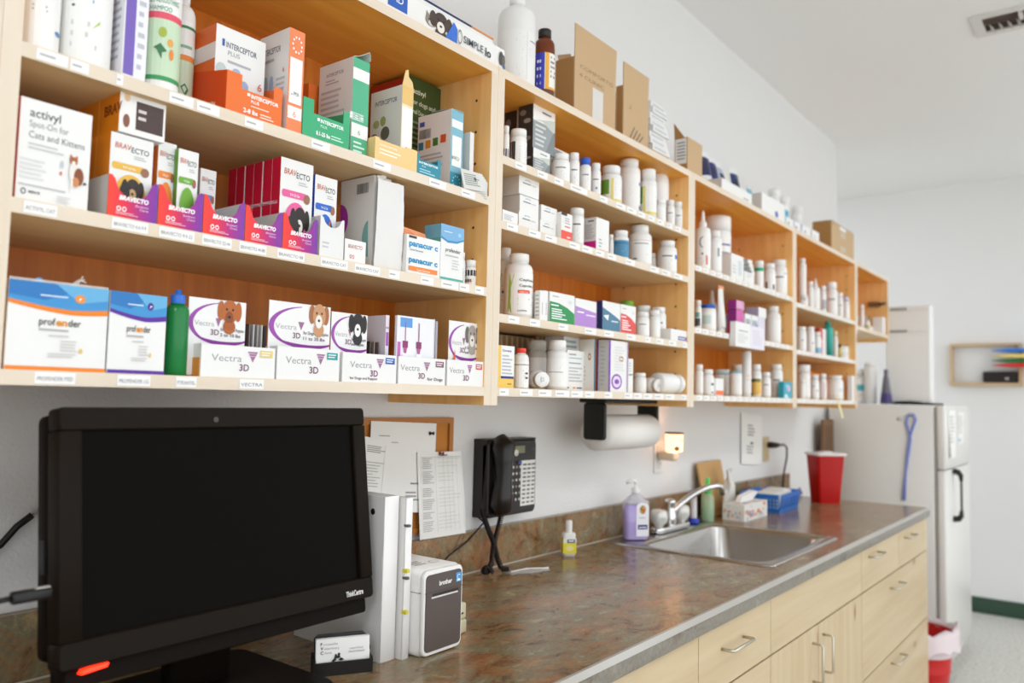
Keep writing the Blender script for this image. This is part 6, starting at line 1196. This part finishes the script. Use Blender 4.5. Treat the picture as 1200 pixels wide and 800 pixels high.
# dish soap
p = put(752, 635)
t = thing('soap_bottle', 'clear pump bottle of lilac hand soap with an orange flower emblem label', 'soap bottle', (p.x+.008, p.y+.028, CT+.006), -38)
ZS = up(752, 592, 'Y', p.y+.02).z-CT; ZH = up(752, 578, 'Y', p.y+.02).z-CT; ZP = up(752, 558, 'Y', p.y+.02).z-CT
m = MB(); m.rbox(-.04, -.021, 0, .04, .021, ZS, M('#b4a2dc', .12, coat=.6), .014, 5); m.build('liquid', t)
m = MB(); m.rbox(-.041, -.022, ZS+.0003, .041, .022, ZS+.012, M('#e2dfea', .1, alpha=.6), .014, 5); m.lathe([(.034, 0), (.026, .012), (.014, .02), (.012, .028)], M('#dcd9e2', .1, alpha=.6), base=ZS+.012, sy=.65, seg=24); m.build('bottle_shell', t)
m = MB(); m.gfx(Ffront(-.006, -.0218, ZS*.1), .043, ZS*1.0, [('r', 0, 0, 1, .86, '#f4f2f6'), ('e', .5, .84, .5, .13, '#f4f2f6'), ('e', .5, .76, .24, .12, '#7a4a20'), ('e', .5, .76, .2, .1, '#e09a3c'), ('e', .42, .78, .08, .05, '#5f8a2c'), ('e', .56, .73, .07, .05, '#c4442c'), ('L', .2, .5, .8, .56, 1, '#b8b4c4'), ('r', .12, .2, .88, .33, '#2c2c7a'), ('r', 0.200, 0.241, 0.800, 0.269, '#ffffff')]); m.build('label', t)
m = MB(); m.lathe([(.013, 0), (.013, .014), (.006, .016), (.005, .03)], M('#f2f0ee', .3), base=ZS+.036, seg=18)
m.tube([(0, 0, ZS+.064), (0, 0, ZS+.072), (-.012, -.004, ZS+.075), (-.034, -.01, ZS+.069)], .0055, M('#f4f2f0', .3), 10); m.build('pump', t)
# blue-ended tube
p = put(814, 616)
t = thing('sample_tube', 'white upright tube with bright blue cap and base behind the sink', 'tube', (p.x+.035, p.y+.02, CT+.0065))
Ht = up(814, 576, 'Y', p.y+.02).z-CT
m = MB(); m.lathe([(.02, 0), (.02, .012), (.012, .016), (0, .016)], M('#1f3fb8', .35), seg=20); m.build('base_cap', t)
m = MB(); m.lathe([(.011, .016), (.011, Ht-.018), (0, Ht-.018)], M('#d8d8dc', .25), seg=18); m.build('barrel', t)
m = MB(); m.lathe([(.016, Ht-.018), (.0165, Ht-.004), (0, Ht-.004)], M('#1f3fb8', .35), seg=20); m.build('top_cap', t)
# green bottle
p = put(835, 611)
Hg = up(835, 557, 'Y', p.y+.02).z-CT
t = thing('squeeze_bottle', 'translucent pale green bottle with bright green nozzle behind the sink', 'bottle', (p.x, p.y+.02, CT))
m = MB(); m.lathe([(0, 0), (.023, 0), (.024, .004), (.024, Hg*.5), (.02, Hg*.56), (.012, Hg*.62)], M('#b9d8b4', .1, alpha=.65), seg=22); m.lathe([(0, .002), (.0225, .002), (.0225, Hg*.3), (0, Hg*.3)], M('#8cc08a', .1, alpha=.7), seg=22); m.build('body', t)
m = MB(); m.lathe([(.015, 0), (.0155, Hg*.12), (.01, Hg*.2), (.007, Hg*.22), (.0075, Hg*.34), (0, Hg*.36)], M('#4fd468', .3), base=Hg*.62, seg=18); m.build('nozzle', t)
# brown paper bag / board leaning on the wall
a = up(818, 606, 'Z', CT); p0 = up(819, 543, 'Y', -.05); p1 = up(853, 538, 'Y', -.035)
t = thing('cutting_board', 'tan wooden board leaning against the wall behind the faucet', 'board', (a.x-.01, -.062, CT+.0006))
Hb = p0.z-CT; wB = up(856, 600, 'Y', -.06).x-a.x
m = MB(); m.slab([(0, 0, 0), (wB, 0, 0), (wB*.98, .038, Hb), (wB*.0, .038, Hb-.004)], (0, .016*.5, -.0), M('#c39a62', .6)); m.gfx(lambda x, y, e: (x, y*.038/Hb-e, y), wB, Hb, [('r', .05, .1, .95, .13, '#b0854e'), ('r', .05, .55, .95, .56, '#d0aa74')]); m.build('panel', t)
# faucet sprayer end tissue
p = put(858, 603)
t = thing('paper_cup_stack', 'crumpled white tissue standing beside the tan wooden board', 'tissue', (p.x-.035, -.094, CT)); t.name = 'crumpled_tissue'
m = MB(); rr = random.Random(9); pr = []
vs = []; fs = []; n = 12; Hh = up(857, 547, 'Y', p.y+.03).z-CT
for j in range(7):
    for i in range(n):
        q = 2*math.pi*i/n; r = (.016+.012*math.sin(j*1.2+i))*(1 if j < 5 else .8)*rr.uniform(.75, 1.2); vs.append((r*math.cos(q)*1.9-.006*j*.3, r*math.sin(q)*.6, Hh*j/6+rr.uniform(-.004, .004)*(j > 0)))
for j in range(6):
    for i in range(n): k = (i+1) % n; fs.append((j*n+i, j*n+k, (j+1)*n+k, (j+1)*n+i))
fs.append(tuple(range(6*n, 7*n))); m.add(vs, fs, M('#e4e2dc', .7), True); m.build('paper', t)
# tissue box
t0, t1, t2 = up(869, 608, 'Z', CT), up(897, 601, 'Z', CT), up(842, 599, 'Z', CT)
Hb = .062
W1 = .12; D1_ = .2
t = thing('tissue_box', 'white tissue box with orange and blue floral print behind the sink', 'tissue box', (up(842, 604, 'Z', CT).x+.01, up(869, 609, 'Z', CT).y, CT)); t.location = (2.955, -.2, CT)
m = MB(); w, d = .24, .085; m.box(0, 0, 0, w, d, Hb, M('#ecebe6', .5))
fl = []
rr = random.Random(4)
for k in range(26): fl.append(('e', rr.uniform(.06, .94), rr.uniform(.12, .88), .045*rr.uniform(.5, 1), .12*rr.uniform(.5, 1), rr.choice(('#ee8a3c', '#9ab8dc', '#c4d4e4', '#f0b080', '#8aa8d0'))))
m.gfx(Ffront(0, 0, 0), w, Hb, fl); m.gfx(Fleft(0, d, 0), d, Hb, fl[:14]); m.gfx(lambda a, b, e: (a, b, Hb+e), w, d, fl[5:20]); m.build('carton', t)
m = MB(); vs = []
m.slab([(w*.25, d*.45, Hb+.0003), (w*.8, d*.5, Hb+.0003), (w*1.0, d*.42, Hb+.03), (w*.8, d*.4, Hb+.036), (w*.3, d*.42, Hb+.022)], (0, .02, .003), M('#f2f1ee', .7)); m.build('tissue', t)
# blue basket with white contents
p = up(884, 594, 'Z', CT)
t = thing('plastic_basket', 'blue slotted plastic basket holding white packages by the outlet', 'basket', (3.292, -.215, CT)); t.rotation_euler = (0, 0, .05)
m = MB(); BL = M('#2a78d0', .35); w, d, h = .27, .15, .075
def wallslots(o, ux, uz, L, nrm):
    n = 11; rows_ = 3
    def bar(a0, a1, z0, z1): 
        e = .0035
        A = o[0]+ux[0]*a0, o[1]+ux[1]*a0; B = o[0]+ux[0]*a1, o[1]+ux[1]*a1
        m.slab([(A[0]+nrm[0]*z0*.18, A[1]+nrm[1]*z0*.18, z0), (B[0]+nrm[0]*z0*.18, B[1]+nrm[1]*z0*.18, z0), (B[0]+nrm[0]*z1*.18, B[1]+nrm[1]*z1*.18, z1), (A[0]+nrm[0]*z1*.18, A[1]+nrm[1]*z1*.18, z1)], (-nrm[0]*e, -nrm[1]*e, 0), BL)
    bar(0, L, 0, .016); bar(0, L, h-.02, h); bar(0, L, .028, .032); bar(0, L, .042, .046)
    for k in range(n+1): bar(max(0, L*k/n-.0035), min(L, L*k/n+.0035), .016, h-.02)
wallslots((0, 0), (1, 0), 0, w, (0, -1)); wallslots((0, d), (1, 0), 0, w, (0, 1)); wallslots((0, 0), (0, 1), 0, d, (-1, 0)); wallslots((w, 0), (0, 1), 0, d, (1, 0))
m.box(0, 0, 0, w, d, .004, BL); m.build('basket_shell', t)
for k, (a, b, c_, d_, e_, f_, lb) in enumerate(((.02, .02, .15, .12, .075, 3, 'white packet in the left half of the blue basket'), (.155, .02, .25, .12, .08, -4, 'white packet in the right half of the blue basket'))):
    m = MB(); m.rbox(a, b, .006, c_, d_, e_, M('#e9e8e4', .5), .012, 3, 'X'); o = m.build('white_packet', loc=tuple(t.location)); o.rotation_euler = (0, 0, .05); tag(o, lb, 'packet', 'packets in the blue basket')
# sharps container
p = up(968, 588, 'Z', CT)
t = thing('sharps_container', 'red plastic sharps container with a white lid on the far counter end', 'container', (3.83, -.24, CT)); t.rotation_euler = (0, 0, -.75)
m = MB(); RD = M('#b40e06', .32, spec=.3)
w0, w1, d0, d1, h = .105, .135, .085, .11, up(968, 532, 'Y', -.22).z-CT
lo = rrect(-w0/2, -d0/2, w0/2, d0/2, .012, 0, 4); hi = rrect(-w1/2, -d1/2, w1/2, d1/2, .014, h, 4); n = len(lo)
m.add(lo+hi, [(i, (i+1) % n, n+(i+1) % n, n+i) for i in range(n)], RD, True); m.add(lo, [tuple(range(n))], RD); m.add(hi, [tuple(range(n))], RD); m.build('bin', t)
m = MB(); m.rbox(-w1/2-.008, -d1/2-.008, h, w1/2+.008, d1/2+.008, h+.012, M('#e8e2de', .3), .016, 4); m.lathe([(.03, 0), (.03, .006), (0, .007)], M('#efeae6', .3), base=h+.012); m.build('lid', t)
# outlet with black plug and sign
plate('wall_outlet', 'cream outlet plate with a black plug, above the blue basket', 898, 526, '#cbb68e')
p = up(905, 521, 'Y', -.03)
t = thing('power_cord', 'black plug and cord looping from the cream outlet down to the counter', 'cord', (up(901, 521, 'Y', -.012).x, -.0088, up(901, 521, 'Y', -.012).z))
m = MB(); m.tube([(0, 0, 0), (0, -.012, 0), (.01, -.034, 0), (.03, -.045, 0)], [.013, .015, .012, .007], M('#15110f', .4), 12); m.build('plug', t)
m = MB(); z0 = CT-t.location.z; m.tube([(.03, -.045, 0), (.07, -.05, .002), (.11, -.05, -.015), (.125, -.045, -.06), (.115, -.035, -.13), (.10, -.03, z0+.01), (.13, -.03, z0+.006), (.26, -.05, z0+.006), (.3, -.06, z0+.006), (.33, -.04, z0+.03), (.3, -.03, z0+.01), (.27, -.025, z0+.006)], .0045, M('#1a1613', .45), 8); m.build('cable', t)
p = sheet('white notice with a small black drawing taped to the wall beside the outlet', ((868.5, 483), (893, 487), (890.5, 545), (868, 543)), -.0045, [('L', .3, .55, .65, .8, 4, '#8a8884'), ('e', .5, .42, .07, .025, '#3a3634'), ('L', .25, .2, .6, .38, 3, '#a4a29e')], grp=None)
# ================================================================== AROUND THE REFRIGERATOR
FT = 1.3652
p = up(1019.5, 470, 'X', 4.85)
bottle('tall plain white cylinder bottle standing on the refrigerator', FT, 1012.5, 1027, 417, y=-.215, h=.235, r=.034, caph=.1, capr=.92, sh=.02, name='dispenser_bottle', band=None)
bottle('white bottle with blue and turquoise label on the refrigerator, behind the shelf end', FT, 1000, 1011.5, 430, y=-.15, h=.2, r=.04, name='detergent_bottle', ops=[('r', 0, .5, 1, .8, '#4ab8c4'), ('e', .5, .35, .25, .3, '#2c3a9c'), ('e', .5, .3, .08, .1, '#e0a8b4')], bz=(.1, .78))
t = thing('spray_can', 'dark grey-purple tapered tube standing on the refrigerator beside the white cylinder', 'tube', (4.87, -.27, FT))
m = MB(); m.lathe([(0, 0), (.03, 0), (.031, .01), (.026, .06), (.016, .14), (.01, .17), (.012, .175), (.012, .195), (0, .197)], M('#6a6874', .35)); m.build('body', t)
m = MB(); m.lathe([(.0318, .01), (.0295, .04), (.0268, .06)], M('#4a3f7a', .4)); m.build('label_band', t)
t = thing('document_tray', 'flat black tray lying under the white drawer box on the refrigerator', 'tray', (4.93, -.50, FT))
m = MB(); m.rbox(0, 0, 0, .3, .24, .012, M('#1c1816', .5), .008); m.build('tray_body', t)
m = MB(); m.tube([(-.004, .06, .012), (-.008, .12, .018), (-.004, .2, .012)], .004, M('#141110', .5)); m.build('handle', t)
zt = up(1090, 357, 'X', 4.95).z
t = thing('drawer_organizer', 'tall white box with two grey-handled drawers standing on the refrigerator', 'drawer box', (4.95, -.485, FT+.0125))
ya0, ya1 = up(1090, 400, 'X', 4.95).y, up(1038, 400, 'X', 4.95).y
t.location.y = ya0; Dy = ya1-ya0; Hh = zt-FT-.0125
m = MB(); WB = M('#f2f1ee', .45); m.box(0, 0, 0, .1, Dy, Hh, WB); m.build('cabinet_body', t)
dz1 = up(1070, 389, 'X', 4.95).z-FT-.0125; dz2 = up(1070, 363, 'X', 4.95).z-FT-.0125
for z0, z1 in ((dz1, dz2-.002), (dz2, Hh-.004), (.004, dz1-.002)):
    m = MB(); m.box(-.008, .004, z0, -.0005, Dy-.004, z1, WB); d_ = m.build('drawer' if z0 > .01 else 'lower_panel', t)
    if z0 > .01:
        m = MB(); m.rbox(-.018, Dy*.5, z0+.001, -.008, Dy*.88, z0+.012, M('#9a9a98', .4), .004, 2, 'Y'); m.build('handle', d_)
# lead loop hanging on fridge side
P = [up(u, v, 'X', 4.6125) for u, v in ((1060, 586), (1061, 560), (1063, 535), (1066, 512), (1070, 500), (1073, 492), (1071, 486), (1067, 484.5), (1063, 488), (1062, 496), (1065, 506), (1067, 514), (1064, 535), (1060, 565), (1058, 586))]
o0 = P[7]
t = thing('pet_lead', 'blue-violet rope lead looped on a hook on the refrigerator side', 'lead', tuple(o0))
m = MB(); m.tube([p-o0 for p in P], .006, M('#7f8cd0', .6), 8); m.build('rope', t)
m = MB(); m.tube([(.006, 0, -.004), (-.006, 0, -.004), (-.006, 0, .006)], .003, M('#dcdad6', .3)); m.build('hook', t)
# waste bin with liner
t = thing('waste_bin', 'red waste bin lined with a white plastic bag between counter end and refrigerator', 'bin', (4.19, -.55, 0))
m = MB(); n = 24; pr = [(.115, 0), (.118, .01), (.13, .15), (.135, .16), (.133, .165), (.146, .31), (.151, .32), (.15, .33)]
m.lathe(pr, M('#c81818', .35), seg=32); m.lathe([(0, .004), (.11, .004)], M('#c81818'), seg=32); m.build('bucket', t)
m = MB(); rr = random.Random(8); vs = []; fs = []; n = 32; ZR = .33
rings = [(.143, ZR-.1, .0), (.1515, ZR+.004, .002), (.158, ZR+.03, .008), (.165, ZR-.0, .01), (.167, ZR-.03, .012), (.168, ZR-.065, .014)]
for k, (r, z, j) in enumerate(rings):
    for i in range(n):
        q = 2*math.pi*i/n; vs.append(((r+rr.uniform(0, j))*math.cos(q), (r+rr.uniform(0, j))*math.sin(q), z+(rr.uniform(-.02, .02) if k in (2, 5) else 0)+(.025*math.sin(3*q) if k == 2 else 0)))
for k in range(len(rings)-1):
    for i in range(n): a = (i+1) % n; fs.append((k*n+i, k*n+a, (k+1)*n+a, (k+1)*n+i))
m.add(vs, fs, M('#eedfe2', .3, alpha=.88), True); m.build('liner_bag', t)
# far wall shelf frame with folders and black case
t = thing('wall_cubby', 'shallow pale wood frame shelf fixed on the far wall', 'shelf', (6.25, -.80, 1.505))
m = MB(); WF = M('#c9ac86', .5); D_, Hc, Wc = .05, .285, .42
for a in ((0, 0, Wc, .02), (0, Hc-.018, Wc, Hc)): m.box(-D_, a[0], a[1], -.0005, a[2], a[3], WF)
m.box(-D_, 0, .02, -.0005, .018, Hc-.018, WF); m.box(-D_, Wc-.018, .02, -.0005, Wc, Hc-.018, WF); m.build('frame', t)
t = thing('black_case', 'small black hard case resting in the pale wood frame', 'case', (6.222, -.775, 1.5252))
m = MB(); m.rbox(-.024, 0, 0, .024, .2, .075, M('#1a1412', .45), .01, 3, 'X'); m.build('case_body', t)
m = MB(); m.rbox(-.027, .05, .02, -.024, .07, .035, M('#c8c4be', .3, .5), .002); m.build('latch', t)
for k, (c, nm, z) in enumerate((('#1f74d0', 'blue', 1.735), ('#e8cf78', 'yellow', 1.698), ('#1f6a2c', 'green', 1.668), ('#d42418', 'red', 1.638))):
    m = MB(); m.slab([(0, .0, 0), (0, -.09, -.0105), (0, -.32, -.013), (0, -.32, .013), (0, -.09, .0085)], (-.09, 0, 0), M(c, .4))
    o = tag(m.build('wall_file_tray', loc=(6.19, -.635, z)), f'{nm} tapered plastic tray edge reaching in from the right of the frame', 'tray', 'coloured trays by the far wall'); m = MB(); m.box(0, -.31, -.006, .0595, -.2, .004, M(c, .4)); m.build('bracket', o)
# ================================================================== keep things apart on the shelves
bpy.context.view_layer.update()
def aabb(o):
    P = []
    for c in [o]+list(o.children_recursive):
        if c.type == 'MESH': P += [c.matrix_world @ Vector(v) for v in c.bound_box]
    return [[min(p[i] for p in P) for i in range(3)], [max(p[i] for p in P) for i in range(3)]]
TOPS = {o['label']: o for o in bpy.data.objects if not o.parent and o.get('label')}
def byl(s): return next(o for l, o in TOPS.items() if l.startswith(s))
PAIRS = [('orange notched display', 'white capsule carton with six'), ('cream-yellow notched', 'capsule carton with a torn'), ('red-to-purple display tray nearest', 'tall chew carton with bright'),
    ('second red-to-purple', 'chew carton with an orange band'), ('second red-to-purple', 'chew carton with a lime'), ('third red-to-purple', 'short white chew carton'), ('plain white display tray', 'blue-sided cat carton with'), ('plain white display tray', 'blue-sided cat carton right'),
    *[('fifth red-to-purple', s) for s in ('pink-sided', 'crimson-sided chew carton, second', 'crimson-sided chew carton, third', 'crimson-sided chew carton, fourth', 'crimson-sided chew carton, fifth', 'crimson-sided chew carton, rear')]]
INSIDE = set()
for tn, cn in PAIRS:
    T_, C_ = byl(tn), byl(cn); a, b = aabb(T_), aabb(C_); INSIDE.add((T_.name, C_.name)); INSIDE.add((C_.name, T_.name))
    lo, hi = a[0][0]+.0016, a[1][0]-.0016
    if 'lime' in cn: lo = (lo+hi)/2+.0005
    if 'orange band' in cn: hi = (lo+hi)/2
    w = b[1][0]-b[0][0]
    if w > hi-lo: C_.scale.x = (hi-lo)/w; w = hi-lo
    x = min(max(b[0][0], lo), hi-w); C_.location.x += x-b[0][0]
    if 'rear' not in cn and 'crimson' not in cn:
        y = min(max(b[0][1], a[0][1]+.002), a[1][1]-.002-(b[1][1]-b[0][1])); C_.location.y += y-b[0][1]
bpy.context.view_layer.update()
FIXED = [l for l, o in TOPS.items() if o.name.startswith(('display_box', 'liquid_bottle')) or 'spot-on carton with' in l or l.startswith(('white and purple open carton', 'dark purple-lidded'))]
KIN = ('box', 'bottle', 'display tray', 'tray', 'pouch', 'jar', 'tube', 'packets', 'packet')
items = [o for o in TOPS.values() if o['category'] in KIN and o['label'] not in FIXED and aabb(o)[0][2] > 1.37 and o.location.x < 4.9]
bb = {o.name: aabb(o) for o in items}
LIM = [UX[0]+.023]
def zone(x, z=0):
    if x >= UX[4] and not 1.7505 < z < 1.7525: x = UX[4]-.05
    for i in range(5):
        if UX[i] <= x < UX[i+1]: return UX[i]+.023, UX[i+1]-.0235
    return -1, 9
groups = [(x, y) for i, x in enumerate(items) for y in items[i+1:] if (x.name, y.name) not in INSIDE]
def contents(n): return [c for t, c in INSIDE if t == n and bb.get(t) and 'tray' in t]
def shift(o, ax, d):
    for n in [o.name]+contents(o.name):
        q = bpy.data.objects[n]; v = q.location; v[ax] += d; q.location = v
        for k in (0, 1): bb[n][k][ax] += d
for it in range(14):
    for a, b in groups:
        A, B = bb[a.name], bb[b.name]
        ov = [min(A[1][i], B[1][i])-max(A[0][i], B[0][i]) for i in range(3)]
        if min(ov) <= .0004: continue
        if ov[2] < .003: continue
        ax = 0 if ov[0] < ov[1] else 1; pen = ov[ax]
        if pen > .022: continue
        s = 1 if (A[0][ax]+A[1][ax]) > (B[0][ax]+B[1][ax]) else -1
        if ax == 0: shift(a, 0, s*(pen/2+.0003)); shift(b, 0, -s*(pen/2+.0003))
        else:
            back = a if s > 0 else b
            if bb[back.name][1][1]+pen < -.013: shift(back, 1, pen+.0004)
            else: shift(b if s > 0 else a, 1, -min(pen, .006))
    for o in items:
        if bb[o.name][0][2] > 2.06: continue
        lo, hi = zone((bb[o.name][0][0]+bb[o.name][1][0])/2, bb[o.name][0][2])
        if bb[o.name][0][0] < lo: shift(o, 0, lo-bb[o.name][0][0]+.0002)
        if bb[o.name][1][0] > hi: shift(o, 0, hi-bb[o.name][1][0]-.0002)
WORLD, LAMP, EXPO = 1.9, 6.2, -0.1
# ================================================================== LIGHT, CAMERA
w = bpy.data.worlds.new('room_surround'); bpy.context.scene.world = w; w.use_nodes = True
bg = w.node_tree.nodes['Background']; bg.inputs[0].default_value = (.94, .975, 1, 1); bg.inputs[1].default_value = WORLD
def ceiling_light(x, y, label, e):
    t = thing('ceiling_light', label, 'lamp', (x, y, 2.903), group='fluorescent ceiling fixtures')
    m = MB(); 
    for a in ((-.62, -.32, .62, -.3), (-.62, .3, .62, .32), (-.62, -.3, -.6, .3), (.6, -.3, .62, .3)): m.box(a[0], a[1], -.03, a[2], a[3], 0, M('#e8e6e0', .4))
    m.build('frame', t)
    m = MB(); m.box(-.6, -.3, -.02, .6, .3, -.002, M('#f3f7ff', .5, emit=e)); m.build('diffuser', t)
for x, y, lb in ((-1.6, -2.0, 'added unseen fill panel on the ceiling at the near left of the room'), (1.0, -2.3, 'fluorescent ceiling fixture over the desk end of the room'), (3.2, -2.3, 'fluorescent ceiling fixture over the middle of the room'), (5.2, -2.3, 'fluorescent ceiling fixture near the far wall'), (5.5, 1.2, 'fluorescent ceiling fixture past the end of the main wall')):
    ceiling_light(x, y, lb, LAMP*(2.2 if x < 0 else 1))  # leftmost panel is an added, unseen fill light, brighter than the others
cd = bpy.data.cameras.new('camera'); co = bpy.data.objects.new('camera', cd); COL.objects.link(co)
cd.sensor_width = 36; cd.lens = CF*36/1200; cd.clip_start = .05
co.matrix_world = Matrix(((RGT.x, UPV.x, -FWD.x, CP.x), (RGT.y, UPV.y, -FWD.y, CP.y), (RGT.z, UPV.z, -FWD.z, CP.z), (0, 0, 0, 1)))
cd.dof.use_dof = True; cd.dof.focus_distance = 1.5; cd.dof.aperture_fstop = 2.9
sc = bpy.context.scene; sc.camera = co
vs_ = sc.view_settings; vs_.view_transform = 'Standard'; vs_.look = 'None'; vs_.gamma = 1; vs_.use_curve_mapping = False; vs_.exposure = EXPO
